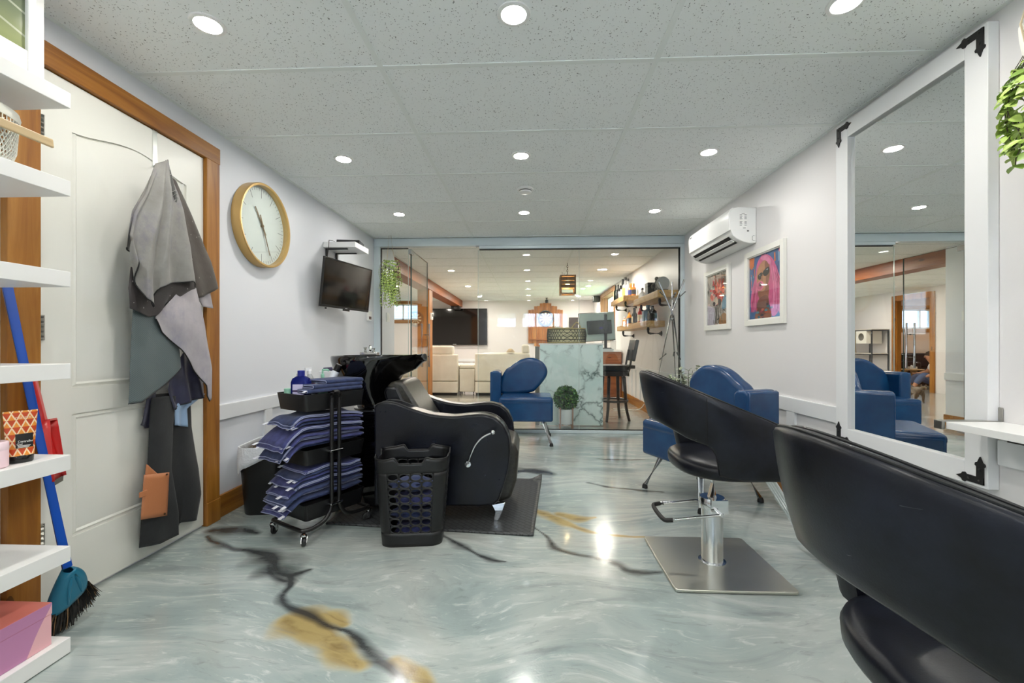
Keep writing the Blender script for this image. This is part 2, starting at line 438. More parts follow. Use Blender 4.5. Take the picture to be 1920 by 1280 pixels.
# ------------------------------------------------------------------ walls
YW = 5.76        # end of the left wall stub beyond the partition
struct(MB().box(XL - .12, XL, YF, YW, 0, CEIL).build('wall_left', m_wall, smooth=0))
def wall_right():
    mb = MB(); y0, y1, z0, z1 = 9.15, 10.75, 1.20, 2.17      # window opening in the far room
    mb.box(XR, XR + .2, YF, y0, 0, CEIL); mb.box(XR, XR + .2, y1, YB, 0, CEIL); mb.box(XR, XR + .2, y0, y1, 0, z0); mb.box(XR, XR + .2, y0, y1, z1, CEIL)
    return struct(mb.build('wall_right', wallmat('right wall paint', (233, 231, 231), 0.42), smooth=0))
wall_right()
WINB = (-4.35, -3.05, 1.72, 2.17)
mb = MB(); x0, x1, z0, z1 = WINB
mb.box(-8.5, -7.3, YB, YB + .15, 0, CEIL).box(-6.5, x0, YB, YB + .15, 0, CEIL).box(-7.3, -6.5, YB, YB + .15, 0, 1.45).box(-7.3, -6.5, YB, YB + .15, 1.97, CEIL).box(x1, XR + .2, YB, YB + .15, 0, CEIL).box(x0, x1, YB, YB + .15, 0, z0).box(x0, x1, YB, YB + .15, z1, CEIL)
struct(mb.build('wall_back', m_wallfar, smooth=0))
# wall behind the camera with two basement windows (seen as reflections in the partition glass)
mb = MB(); wins = [(-1.02, -0.42, 1.52, 1.98), (-0.28, 1.08, 1.52, 1.98)]
xs = XL - .12
for (x0, x1, z0, z1) in wins:
    mb.box(xs, x0, YF - .15, YF, 0, CEIL); mb.box(x0, x1, YF - .15, YF, 0, z0); mb.box(x0, x1, YF - .15, YF, z1, CEIL); xs = x1
mb.box(xs, XR + .2, YF - .15, YF, 0, CEIL); struct(mb.build('wall_front', m_wall, smooth=0))
# far left wall with a doorway, room beyond
DY0, DY1, DZ = 9.65, 10.52, 2.05
mb = MB().box(XFL - .1, XFL, YP - .1, DY0, 0, CEIL).box(XFL - .1, XFL, DY1, YB, 0, CEIL).box(XFL - .1, XFL, DY0, DY1, DZ, CEIL)
struct(mb.build('wall_left_far', m_wallfar, smooth=0))
struct(MB().box(XFL - .1, XL - .12, YP - .1, YP, 0, CEIL).build('wall_left_return', m_wallfar, smooth=0))
mb = MB().box(-8.6, -8.5, 8.4, YB, 0, CEIL).box(-8.5, -7.3, YB - .02, YB - .005, 0, CEIL).box(-6.5, XFL - .1, YB - .02, YB - .005, 0, CEIL).box(-7.3, -6.5, YB - .02, YB - .005, 0, 1.45).box(-7.3, -6.5, YB - .02, YB - .005, 1.97, CEIL)
mb.box(-8.6, XFL - .1, 8.4, 8.5, 0, CEIL)
struct(mb.build('wall_left_inner', M('peach wall', (222, 196, 178), 0.6), smooth=0))
# ------------------------------------------------------------------ wood trim, rails, baseboards
m_pine = wood('stained pine', (122, 72, 18), (162, 104, 32), (188, 132, 56), 'z')
m_piney = wood('stained pine long', (122, 72, 18), (162, 104, 32), (188, 132, 56), 'y')
m_pinex = wood('stained pine cross', (132, 84, 30), (166, 112, 46), (190, 140, 70), 'x')
m_redy = wood('red beam wood', (120, 62, 30), (150, 84, 46), (172, 104, 62), 'y')
# left rail and battens
mb = MB().box(XL, XL + .02, 2.45, YP - .05, .572, .662)
for y in (2.9, 3.7, 4.5): mb.box(XL, XL + .018, y, y + .08, .13, .572)
mb.box(XL, XL + .02, YF, 1.42, .572, .662)
struct(mb.build('trim_1', m_trimw, smooth=0, bevel=.003))
mb = MB().box(XR - .02, XR, 2.52, YP - .06, .572, .664).box(XR - .02, XR, YF, 1.68, .572, .664)
for y in (2.92, 3.55, 4.2, 4.8, .4, 1.0): mb.box(XR - .018, XR, y, y + .09, .13, .572)
mb.box(XR - .02, XR, YP + .05, 10.0, .60, .66)
for y in [5.3 + .28 * i for i in range(10)]: mb.box(XR - .015, XR, y, y + .05, .13, .60)
struct(mb.build('trim_2', m_trimw, smooth=0, bevel=.003))
mb = MB().box(-4.5, XR - .02, YB - .02, YB, .55, .62)
for i in range(14): mb.box(-4.4 + .45 * i, -4.34 + .45 * i, YB - .015, YB, .12, .55)
struct(mb.build('trim_3', m_trimw, smooth=0))
struct(MB().box(XL, XL + .018, 2.44, YP - .04, 0, .13).box(XL, XL + .018, YF, 1.42, 0, .13).build('baseboard_left', m_piney, smooth=0, bevel=.003))
struct(MB().box(XR - .02, XR, YF, YP - .04, 0, .13).box(XR - .02, XR, YP + .08, YB, 0, .14).build('baseboard_right', m_piney, smooth=0, bevel=.003))
struct(MB().box(XFL, XR, YB - .02, YB, 0, .12).build('baseboard_back', m_pinex, smooth=0, bevel=.003))
# trim around stub wall end
mb = MB().box(XL - .13, XL + .015, YW - .012, YW + .012, 0, .13).box(XL, XL + .016, YP + .06, YW, 0, .13)
struct(mb.build('baseboard_stub', m_pinex, smooth=0))
mb = MB().box(XL, XL + .02, YP + .06, YW, .572, .662); struct(mb.build('trim_4', m_trimw, smooth=0))

# ------------------------------------------------------------------ white panel door on the left wall
D0, D1, DT = 1.53, 2.338, 2.055
m_door = NT('white moulded door'); _v = m_door.coord((70, 70, 3)); m_door.bsdf(srgb(236, 236, 228), .38)
m_door.bump(m_door.noise(_v, 2.2, 4, .6, .6), .12, .002); m_door = m_door.m
def door():
    mb = MB(); xb, xm, xf = XL + .002, XL + .004, XL + .013
    mb.box(xb, xm, D0, D1, .012, DT)
    a0, a1 = D0 + .117, D1 - .117
    def rail(y0, y1, z0, z1): mb.box(xb, xf, y0, y1, z0, z1)
    rail(D0, a0, .012, DT); rail(a1, D1, .012, DT); rail(a0, a1, .012, .25); rail(a0, a1, .74, .842)
    arch = []
    for i in range(25):
        t = i / 24; arch.append((lerp(a0, a1, t), 1.862 + .052 * (0.5 - 0.5 * math.cos(2 * PI * t)) ** 0.8))
    mb.prism([(a1, DT), (a0, DT)] + arch, xb, xf, 'yz')
    def field(pts):
        n = len(pts); cy = sum(p[0] for p in pts) / n; cz = sum(p[1] for p in pts) / n
        def ins(d):
            o = []
            for y, z in pts:
                dy, dz = y - cy, z - cz; hy, hz = (a1 - a0) / 2, max(abs(p[1] - cz) for p in pts)
                o.append((cy + dy * (1 - d / hy), cz + dz * (1 - d / hz)))
            return o
        p0, p1, p2, p3 = ins(.006), ins(.016), ins(.024), ins(.052)
        k = len(mb.v); lv = [(xm, p0), (xf - .002, p1), (xm + .001, p2), (xf, p3)]
        for x, pp in lv:
            for y, z in pp: mb.v.append(Vector((x, y, z)))
        for i in range(3):
            for j in range(n): mb.f.append([k + i * n + j, k + i * n + (j + 1) % n, k + (i + 1) * n + (j + 1) % n, k + (i + 1) * n + j]); mb.mi.append(0)
        mb.f.append([k + 3 * n + j for j in range(n)]); mb.mi.append(0)
    field([(a0, .842), (a1, .842)] + arch[::-1]); field([(a0, .25), (a1, .25), (a1, .74), (a0, .74)])
    d = struct(mb.build('door_1', m_door, smooth=25))
    for z in (.30, 1.08, 1.83):
        h = MB().box(XL + .006, XL + .019, D0 - .006, D0 + .016, z - .047, z + .047)
        for k in range(5): h.cyl((XL + .02, D0 + .004, z - .045 + .018 * k), (XL + .02, D0 + .004, z - .029 + .018 * k), .0065, n=10)
        h.build('hinge', M('satin nickel', (190, 188, 180), .3, 1), d, bevel=.001)
    return d
door()
mb = MB(); xo = XL + .028
mb.box(XL, xo, D0 - .108, D0 - .004, .0, DT + .01).box(XL, xo + .004, D1 + .004, D1 + .104, .13, DT + .01)
mb.box(XL, xo + .008, D1 + .004, D1 + .106, 0, .13)
c1 = mb.build('trim_5', m_pine, smooth=0, bevel=.003); struct(c1)
MB().box(XL, xo + .006, D0 - .125, D1 + .106, DT + .004, DT + .095).build('head_casing', m_piney, c1, smooth=0, bevel=.003)

# ------------------------------------------------------------------ glass partition
m_alu = M('white aluminium', (214, 226, 230), .35, .1); m_black = M('black gasket', (16, 18, 20), .5)
m_steel = M('brushed steel', (186, 188, 190), .25, 1); m_chrome = M('chrome', (226, 228, 230), .06, 1)
m_glass = glassm('partition glass')
m_edge = M('green glass edge', (70, 92, 88), .15)
fr = MB(); y0, y1 = YP - .035, YP + .04
fr.box(XL, XR, y0, y1, 2.165, CEIL - .005).box(XL, XL + .075, y0, y1, 0, 2.165).box(XR - .045, XR, y0, y1, 0, 2.165)
fr.box(XL + .075, -1.44, y0, y1, 0, .03).box(-.617, XR - .045, y0, y1, 0, .035)
win = struct(fr.build('window_1', m_alu, smooth=0, bevel=.004))
tr = MB().box(-.6, XR - .045, y0 - .008, y1, 2.128, 2.163); tr.build('top_track', m_alu, win, smooth=0, bevel=.004)
gk = MB(); yg = YP - .012
gk.box(-.6, XR - .05, yg, yg + .024, 2.118, 2.13).box(XR - .058, XR - .043, yg, yg + .024, .035, 2.128).box(XL + .07, XL + .084, yg, yg + .024, .03, 2.15).box(XL + .075, -1.44, yg, yg + .024, 2.142, 2.152)
gk.box(-.617, XR - .045, yg, yg + .024, .033, .043); gk.build('gasket', m_black, win, smooth=0)
MB().box(-.64, -.60, y0 - .004, y0 + .03, 2.148, 2.164).build('track_stop', m_steel, win, smooth=0)
for (x0, x1) in ((-.617, .552), (.556, XR - .05)):
    MB().box(x0, x1, YP - .005, YP + .005, .035, 2.125).build('glass_panel', m_glass, win, smooth=0)
MB().box(XL + .078, -1.44, YP - .005, YP + .005, .03, 2.145).build('glass_panel', m_glass, win, smooth=0)
e = MB()
for x in (-.617, .554): e.box(x - .0018, x + .0018, YP - .0055, YP + .0055, .036, 2.12)
e.box(-1.441, -1.437, YP - .0055, YP + .0055, .03, 2.145); e.build('glass_edge', M('pale glass edge', (196, 210, 206), .15), win, smooth=0)
# open glass door
gd = struct(MB().box(-1.425, -1.414, YP + .045, YP + .845, .012, 2.14).build('door_2', m_glass, smooth=0))
MB().box(-1.426, -1.413, YP + .843, YP + .847, .012, 2.14).box(-1.426, -1.413, YP + .045, YP + .845, 2.138, 2.141).box(-1.427, -1.412, YP + .043, YP + .047, .012, 2.14).build('glass_edge', m_edge, gd, smooth=0)
for z in (2.11, .05): MB().box(-1.436, -1.403, YP - .01, YP + .12, z - .03, z + .03).build('patch_hinge', m_steel, gd, smooth=0, bevel=.003)
for s in (-1, 1):
    xh = -1.42 + s * .05; h = MB().cyl((xh, YP + .745, .72), (xh, YP + .745, 1.30), .013)
    for z in (.86, 1.15): h.cyl((-1.42, YP + .745, z), (xh, YP + .745, z), .009)
    h.build('pull_handle', m_steel, gd)

# ------------------------------------------------------------------ windows: frames, panes and what stands outside
m_wglass = glassm('window glass', (0.95, 0.97, 1.0))
def window(n, axis, a0, a1, z0, z1, p, depth, fw=.035, mull=None, mat=None):
    """frame and pane in a wall opening; axis 'x': wall along x at y=p, 'y': wall along y at x=p"""
    mb = MB(); gl = MB(); mat = mat or M('vinyl window', (236, 238, 240), .35)
    def bx(m, u0, u1, w0, w1, d0, d1):
        if axis == 'x': m.box(u0, u1, p + d0, p + d1, w0, w1)
        else: m.box(p + d0, p + d1, u0, u1, w0, w1)
    bx(mb, a0, a0 + fw, z0, z1, -depth, depth); bx(mb, a1 - fw, a1, z0, z1, -depth, depth)
    bx(mb, a0, a1, z0, z0 + fw, -depth, depth); bx(mb, a0, a1, z1 - fw, z1, -depth, depth)
    for u in (mull or []): bx(mb, u - fw * .5, u + fw * .5, z0, z1, -depth, depth)
    w_ = struct(mb.build(n, mat, smooth=0))
    bx(gl, a0 + fw, a1 - fw, z0 + fw, z1 - fw, -.004, .004); gl.build('window_pane', m_wglass, w_, smooth=0); return w_
window('window_2', 'x', *wins[0][:2], *wins[0][2:], YF - .06, .03)
window('window_3', 'x', *wins[1][:2], *wins[1][2:], YF - .06, .03, mull=[.14, .66])
w5 = window('window_4', 'x', WINB[0], WINB[1], WINB[2], WINB[3], YB + .06, .03, .04, mull=[-3.62])
MB().box(WINB[0] - .09, WINB[1] + .09, YB - .022, YB, WINB[3], CEIL - .012).box(WINB[0] - .09, WINB[1] + .09, YB - .022, YB, WINB[2] - .09, WINB[2]).box(WINB[0] - .09, WINB[0], YB - .02, YB, WINB[2], WINB[3]).box(WINB[1], WINB[1] + .09, YB - .02, YB, WINB[2], WINB[3]).build('window_casing', m_pinex, w5, smooth=0)
w6 = window('window_5', 'y', 9.15, 10.75, 1.20, 2.17, XR + .17, .025, .04, mull=[9.95])
mb = MB().box(XR - .022, XR, 9.06, 9.15, 1.12, 2.25).box(XR - .022, XR, 10.75, 10.86, 1.12, 2.25).box(XR - .022, XR, 9.15, 10.75, 2.17, 2.25).box(XR - .022, XR, 9.15, 10.75, 1.12, 1.20)
mb.box(XR, XR + .15, 10.735, 10.75, 1.2, 2.17).box(XR, XR + .15, 9.15, 9.165, 1.2, 2.17).box(XR, XR + .15, 9.15, 10.75, 2.155, 2.17).box(XR, XR + .15, 9.15, 10.75, 1.2, 1.215)
mb.build('window_casing', wood('casing pine', (150, 92, 44), (196, 136, 84), (216, 164, 112), 'z'), w6, smooth=0)
# outside: siding house behind the camera, neighbour siding behind the far wall, grass
m_siding = NT('lap siding'); _t = m_siding; _c = _t.coord((1, 1, 1)); _s = _t.n('ShaderNodeSeparateXYZ'); _t.l(_c, _s.inputs[0])
_fr = _t.math('FRACT', _t.math('MULTIPLY', _s.outputs[2], 7.0)); _t.bsdf(_t.ramp(_fr, [(0.0, srgb(150, 165, 190)), (0.1, srgb(196, 206, 222)), (1, srgb(206, 214, 228))]), .6); m_siding = _t.m
mb = MB(); yh = YF - 6
mb.box(-3.5, 6, yh - 3, yh, 0, 2.9).box(.1, 6, yh - 3, yh + .5, 0, 3.4)
mb.prism([(-3.3, 2.7), (-.6, 2.7), (-1.95, 3.9)], yh, yh + .35, 'xz'); hs = mb.build('neighbour_house', m_siding, smooth=0)
tag(hs, 'white sided gable house outside, reflected in the glass partition', 'house')
mb = MB().tube([(-3.5, yh + .4, 2.68), (-1.95, yh + .4, 4.0), (-.4, yh + .4, 2.68)], .11, 4).box(-3.6, -.3, yh + .3, yh + .5, 2.58, 2.72); mb.build('roof_trim', M('gable trim', (250, 250, 250), .5), hs)
for bb in ((-2.6, -1.3, yh, yh + .03, .6, 2.0), (1.2, 2.4, yh + .5, yh + .53, 1.4, 2.6), (3.2, 4.6, yh + .5, yh + .53, 1.4, 2.6)): MB().box(*bb).build('house_window', M('dark pane', (120, 130, 145), .1), hs, smooth=0)
h2 = MB().box(-12, 0, YB + 3.0, YB + 3.3, 0, 5).build('siding_wall', m_siding, smooth=0); struct(h2)
struct(MB().box(-14, 14, YF - 14, YF - .3, .6, .62).box(-14, 14, YB + .3, YB + 14, .6, .62).box(XR + .6, 14, -3, 14, .6, .62).build('ground', M('lawn', (120, 140, 100), .9, bump=.5, bscale=30), smooth=0))

# ------------------------------------------------------------------ recessed ceiling lights
m_lens = emis('led lens', (255, 251, 244), LAMP); m_lens2 = emis('warm led lens', (255, 245, 230), LAMPF)
def light(x, y, label, warm=False):
    t = thing('ceiling_light', label, 'ceiling light', (x, y, CEIL), 0, 'recessed ceiling lights')
    MB().lathe([(.047, -.006), (.052, -.007), (.062, -.004), (.064, .001)], 32, cap=False).build('trim_ring', m_white, t)
    MB().lathe([(.0, -.005), (.047, -.005)], 32, cap=False).build('lens', m_lens2 if warm else m_lens, t, fixn=False)
    return t
LX = (-1.255, -.065, 1.147); LY = (1.63, 2.85, 4.075)
names = [['recessed ceiling light nearest the stained door frame', 'largest recessed ceiling light, in the middle of the tile near the top edge', 'recessed ceiling light nearest the tall white framed mirror'],
         ['recessed ceiling light above the round wall clock', 'recessed ceiling light just in front of the smoke detector, nearer the camera', 'recessed ceiling light between the tall mirror and the smoke detector row'],
         ['recessed ceiling light nearest the wall television shelf', 'recessed ceiling light just behind the smoke detector', 'recessed ceiling light nearest the air conditioner']]
for j, y in enumerate(LY):
    for i, x in enumerate(LX): light(x, y, names[j][i])
for y in (.41, -.81, -2.03):
    for x in LX: light(x, y, 'recessed ceiling light of the rows over and behind the camera')
for (x, y, s) in ((-1.335, 7.2, 'first far room ceiling light beyond the glass, right of the beam'), (-1.335, 9.13, 'second far room ceiling light beyond the glass, right of the beam'), (-1.325, 11.1, 'last far room ceiling light right of the beam, before the far wall'),
                  (1.2, 7.2, 'first far room ceiling light above the bar shelves'), (1.21, 9.2, 'second far room ceiling light on the bar side'), (1.22, 11.15, 'last far room ceiling light on the bar side, before the far wall'),
                  (-2.84, 9.05, 'far room ceiling light left of the timber beam, behind the hanging fern'), (-4.0, 10.4, 'far room ceiling light over the cat tree, seen in the mirror'), (-3.9, 7.0, 'far room ceiling light behind the stub wall')):
    light(x, y, s, True)
light(-7.0, 10.6, 'ceiling light of the small room behind the far doorway', True)
w7 = window('window_6', 'x', -7.3, -6.5, 1.45, 1.97, YB + .06, .03, .04, mull=[-7.02])
MB().box(-7.4, -6.4, YB - .045, YB - .021, 1.97, 2.07).box(-7.4, -6.4, YB - .045, YB - .021, 1.35, 1.45).box(-7.4, -7.3, YB - .043, YB - .021, 1.45, 1.97).box(-6.5, -6.4, YB - .043, YB - .021, 1.45, 1.97).build('window_casing', m_pinex, w7, smooth=0)
mb = MB().box(XFL, XFL + .022, DY0 - .11, DY0, 0, DZ + .11).box(XFL, XFL + .022, DY1, DY1 + .11, 0, DZ + .11).box(XFL, XFL + .022, DY0, DY1, DZ, DZ + .11)
mb.box(XFL - .1, XFL, DY0, DY0 + .015, 0, DZ).box(XFL - .1, XFL, DY1 - .015, DY1, 0, DZ).box(XFL - .1, XFL, DY0, DY1, DZ - .015, DZ)
struct(mb.build('door_3', m_pine, smooth=0))
# timber beam and post beyond the glass
struct(MB().box(-2.18, -1.925, YW - .7, YB, 2.075, CEIL - .001).build('trim_6', m_redy, smooth=0, bevel=.004))
struct(MB().box(-2.16, -1.935, 8.16, 8.44, 0, 2.075).build('trim_7', wood('post wood', (140, 84, 28), (182, 118, 54), (206, 146, 86), 'z'), smooth=0, bevel=.004))
# ================================================================== LEFT SIDE
# white shelving tower
SX0, SX1, SY0, SY1 = XL + .012, -1.516, .55, 1.363
TOPS = (1.843, 1.554, 1.2556, .954, .654, .354, .054)
st = thing('shelving_unit', 'white shelving tower beside the panel door, holding gel, basket and pictures', 'shelves', (SX0, SY0, 0))
m_shelf = M('white shelf foil', (238, 238, 236), .4)
for z in TOPS:
    MB().box(0, SX1 - SX0, 0, SY1 - SY0, z - .05, z).build('shelf', m_shelf, st, smooth=0, bevel=.0015)
for y in (.12, .50): MB().box(-.010, .012, y, y + .10, .0, 1.84).build('back_panel', m_shelf, st, smooth=0)

# framed pictures on the top shelf
def pic_art(name, rgbs, w, h, parent, m0):
    pass
def frame_box(fw, fh, b, t):
    """picture frame ring in the yz plane, facing +x, origin bottom centre"""
    mb = MB(); y0, y1 = -fw / 2, fw / 2
    mb.box(0, t, y0, y0 + b, 0, fh).box(0, t, y1 - b, y1, 0, fh).box(0, t, y0 + b, y1 - b, 0, b).box(0, t, y0 + b, y1 - b, fh - b, fh); return mb
t = NT('green pitch photograph'); v = t.coord(); s = t.n('ShaderNodeSeparateXYZ'); t.l(v, s.inputs[0])
c = t.ramp(t.math('DIVIDE', s.outputs[2], .40), [(0, srgb(120, 140, 84)), (.3, srgb(160, 168, 118)), (.55, srgb(128, 138, 112)), (1, srgb(86, 92, 80))])
ln = t.math('LESS_THAN', t.math('ABSOLUTE', t.math('SUBTRACT', t.math('FRACT', t.math('MULTIPLY', t.math('ADD', s.outputs[2], t.math('MULTIPLY', s.outputs[1], .25)), 14)), .5)), .05)
c = t.mix(t.math('MULTIPLY', ln, .6), c, srgb(226, 228, 206)); t.bsdf(c, .08); m_pitch = t.m
pf = thing('picture_frame', 'white framed green picture standing on the top shelf of the white tower', 'picture', (-1.60, 1.138, 1.8435))
mb = MB().box(0, .022, -.18, -.152, 0, .50).box(0, .022, .154, .18, 0, .50).box(0, .022, -.152, .154, 0, .095).box(0, .022, -.152, .154, .46, .50)
mb.build('frame', m_white, pf, smooth=0, bevel=.003)
MB().box(.004, .012, -.154, .156, .093, .462).build('photo', m_pitch, pf, smooth=0)
ar = MB().ball((.012, .045, .13), (.002, .018, .03)).build('figure', M('red jersey', (196, 84, 60), .6), pf)
p2 = thing('picture_frame', 'taller white frame behind the green picture, at the shelf end', 'picture', (-1.645, 1.17, 1.8435))
frame_box(.40, .41, .032, .03).build('frame', m_white, p2, smooth=0, bevel=.003)
MB().box(.002, .012, -.170, .170, .030, .380).build('photo', M('pale print', (196, 200, 204), .3), p2, smooth=0)

# mesh basket with wooden handle
t = NT('white wire mesh'); v = t.coord(kind='UV')
m_meshb = M('white enamel', (236, 236, 226), .35)
def mesh_basket():
    b = thing('mesh_basket', 'round white mesh basket with wooden handle on the second shelf', 'basket', (-1.655, 1.17, 1.5545))
    mb = MB(); n = 64; sy, sx = 1.0, .78
    def ring(z): r = .088 + .03 * min(1, z / .05) ** .5 + .012 * z / .2; return r
    H = .16
    for k in range(n):
        for sgn in (1, -1):
            pts = []
            for i in range(9):
                f = i / 8; a = 2 * PI * k / n + sgn * f * .55; z = .006 + f * (H - .03); r = ring(z); pts.append((r * sx * math.cos(a), r * sy * math.sin(a) * 1.1, z))
            mb.tube(pts, .0015, 4, cap=False)
    mb.build('mesh_wall', m_meshb, b)
    rb = MB()
    for k in range(60):
        a = 2 * PI * k / 60; r = ring(H - .03); r2 = ring(H)
        rb.tube([(r * sx * math.cos(a), r * 1.1 * math.sin(a), H - .032), (r2 * sx * math.cos(a), r2 * 1.1 * math.sin(a), H)], .0017, 4)
    rb.build('ribs', m_meshb, b)
    rm = MB()
    for (z, w_) in ((H, .014), (H - .032, .003)):
        r = ring(z); rm.lathe([(r + .001, z - w_), (r + .004, z), (r + .001, z + w_), (r - .003, z + w_), (r - .003, z - w_), (r + .001, z - w_)], 48, sx=sx, sy=1.1, cap=False)
    rm.build('rim', m_meshb, b)
    MB().lathe([(0, 0), (.085, 0), (.096, .010), (.0, .012)], 40, sx=sx, sy=1.1).build('base', m_meshb, b)
    hp = MB(); pts = [(sx * .128 + .002, -.155, .105), (sx * .128 + .008, 0, .112), (sx * .128 + .002, .155, .102)]
    hp.prism([(-.165, .125), (.165, .125), (.168, .098), (-.168, .098)], sx * .128 + .002, sx * .128 + .012, 'yz')
    hp.build('handle', wood('beech', (186, 160, 120), (206, 182, 140), (222, 200, 160), 'y'), b, smooth=0, bevel=.003)
    MB().lathe([(0, .02), (.07, .02), (.078, .11), (.05, .15), (0, .16)], 20, sx=sx, c=(-.01, -.02, 0)).build('rolled_cloth', M('dark cloth', (60, 62, 60), .8, bump=.3), b)
mesh_basket()

# orange gel tube
def gel_tube():
    px, py = -1.573, 1.268
    b = thing('gel_tube', 'orange patterned hair gel tube standing on its black cap', 'hair gel', (px, py, .6545), R(62))
    t = NT('orange triangle print'); v = t.coord(kind='Object'); s = t.n('ShaderNodeSeparateXYZ'); t.l(v, s.inputs[0])
    u = t.math('MULTIPLY', s.outputs[0], 52); w_ = t.math('MULTIPLY', s.outputs[2], 46)
    row = t.math('FLOOR', w_); fy = t.math('FRACT', w_)
    fx = t.math('ABSOLUTE', t.math('SUBTRACT', t.math('MULTIPLY', t.math('FRACT', t.math('ADD', u, t.math('MULTIPLY', row, .5))), 2), 1))
    tri = t.math('SUBTRACT', fx, fy)
    inner = t.math('SUBTRACT', fx, t.math('ADD', t.math('MULTIPLY', fy, 1.0), .30))
    c = t.mix(t.math('GREATER_THAN', tri, 0), srgb(206, 74, 24), srgb(255, 222, 178))
    c = t.mix(t.math('GREATER_THAN', inner, 0), c, srgb(240, 150, 54))
    c = t.mix(t.math('LESS_THAN', t.math('ABSOLUTE', tri), .07), c, srgb(255, 230, 190))
    t.bsdf(c, .35)
    def sec(f): return lerp(.029, .037, f), lerp(.021, .0015, f ** .8)
    mb = MB(); n = 28; rows = 9; z0, z1 = .022, .158
    for i in range(rows):
        f = i / (rows - 1); a, bb = sec(f)
        for k in range(n):
            q = 2 * PI * k / n; mb.v.append(Vector((a * math.copysign(abs(math.cos(q)) ** .8, math.cos(q)), bb * math.sin(q), lerp(z0, z1, f))))
    for i in range(rows - 1):
        for k in range(n): mb.f.append([i * n + k, i * n + (k + 1) % n, (i + 1) * n + (k + 1) % n, (i + 1) * n + k]); mb.mi.append(0)
    mb.f.append(list(range(n))[::-1]); mb.f.append([(rows - 1) * n + k for k in range(n)]); mb.mi += [0, 0]
    bd = mb.build('tube_body', t.m, b)
    MB().lathe([(.026, 0), (.028, .003), (.029, .022), (.027, .024)], 28, sy=.74).build('cap', M('gloss black cap', (18, 18, 18), .15), b)
    lb = MB()
    def on(u, z): f = (z - z0) / (z1 - z0); a, bb = sec(f); q = math.acos(max(-1, min(1, u / a))); return (u, -bb * math.sin(q) - .0012, z)
    lb.grid(lambda i, j: on(lerp(-.013, .025, i), lerp(.045, .088, j)), 8, 6); lab = lb.build('label', M('black label', (22, 22, 24), .4), b, fixn=False)
    m_lw = M('label white', (240, 240, 236), .5)
    text('lettering', 'Controller', .0090, m_lw, lab, (.0062, -.0226, .0655), (R(86), 0, 0), sx=.82); text('lettering', 'Gel', .0090, m_lw, lab, (-.0062, -.0224, .0575), (R(86), 0, 0), sx=.95)
    ln = MB()
    for k in range(3): ln.box(-.010, .017 - .002 * k, -.0228, -.0222, .0525 - .0026 * k, .0538 - .0026 * k)
    ln.build('small_print', m_lw, lab, smooth=0)
    text('brand_lettering', 'matrix', .013, M('pale print orange', (250, 214, 190), .4), bd, (.004, -.0095, .138), (R(80), 0, 0))
gel_tube()
jr = thing('pink_jar', 'pale pink jar at the left edge beside the orange gel tube', 'jar', (-1.572, 1.195, .6545))
MB().lathe([(.030, 0), (.034, .004), (.034, .05), (.033, .052)], 32).build('jar_body', M('pale pink', (244, 214, 222), .35), jr)
MB().lathe([(.034, .052), (.0345, .056), (.0345, .074), (.032, .077), (0, .077)], 32).build('lid', M('pink lid', (246, 220, 228), .35), jr)
# pastel box on the bottom shelf
t = NT('pastel bands'); v = t.coord(); s = t.n('ShaderNodeSeparateXYZ'); t.l(v, s.inputs[0]); ge = t.n('ShaderNodeNewGeometry'); gs = t.n('ShaderNodeSeparateXYZ'); t.l(ge.outputs['Normal'], gs.inputs[0])
def steps(fac, st):
    r_ = t.n('ShaderNodeValToRGB'); r_.color_ramp.interpolation = 'CONSTANT'; e = r_.color_ramp.elements
    for k, (p, c_) in enumerate(st):
        if k > 1: e.new(p)
        e[k].position = p; e[k].color = srgb(*c_)
    t.l(fac, r_.inputs[0]); return r_.outputs[0]
wob = t.math('MULTIPLY', t.noise(v, 5, 1), .05)
side = steps(t.math('ADD', t.math('ADD', t.math('MULTIPLY', s.outputs[1], 1.6), .42), t.math('ADD', wob, t.math('MULTIPLY', s.outputs[2], -.9))), [(0, (140, 142, 214)), (.30, (196, 134, 176)), (.66, (240, 184, 190))])
top = steps(t.math('ADD', t.math('ADD', t.math('MULTIPLY', s.outputs[1], 1.2), .5), t.math('MULTIPLY', s.outputs[0], 1.1)), [(0, (150, 144, 214)), (.22, (226, 140, 60)), (.66, (232, 132, 120))])
t.bsdf(t.mix(t.math('GREATER_THAN', gs.outputs[2], .5), side, top), .35)
bx = thing('gift_box', 'pastel pink, lilac and orange box on the bottom shelf', 'box', (-1.66, 1.12, .0545))
MB().box(-.105, .122, -.22, .205, 0, .098).build('box_body', t.m, bx, smooth=0, bevel=.002)
MB().box(-.106, .123, -.221, .206, .098, .135).build('lid', t.m, bx, smooth=0, bevel=.002)

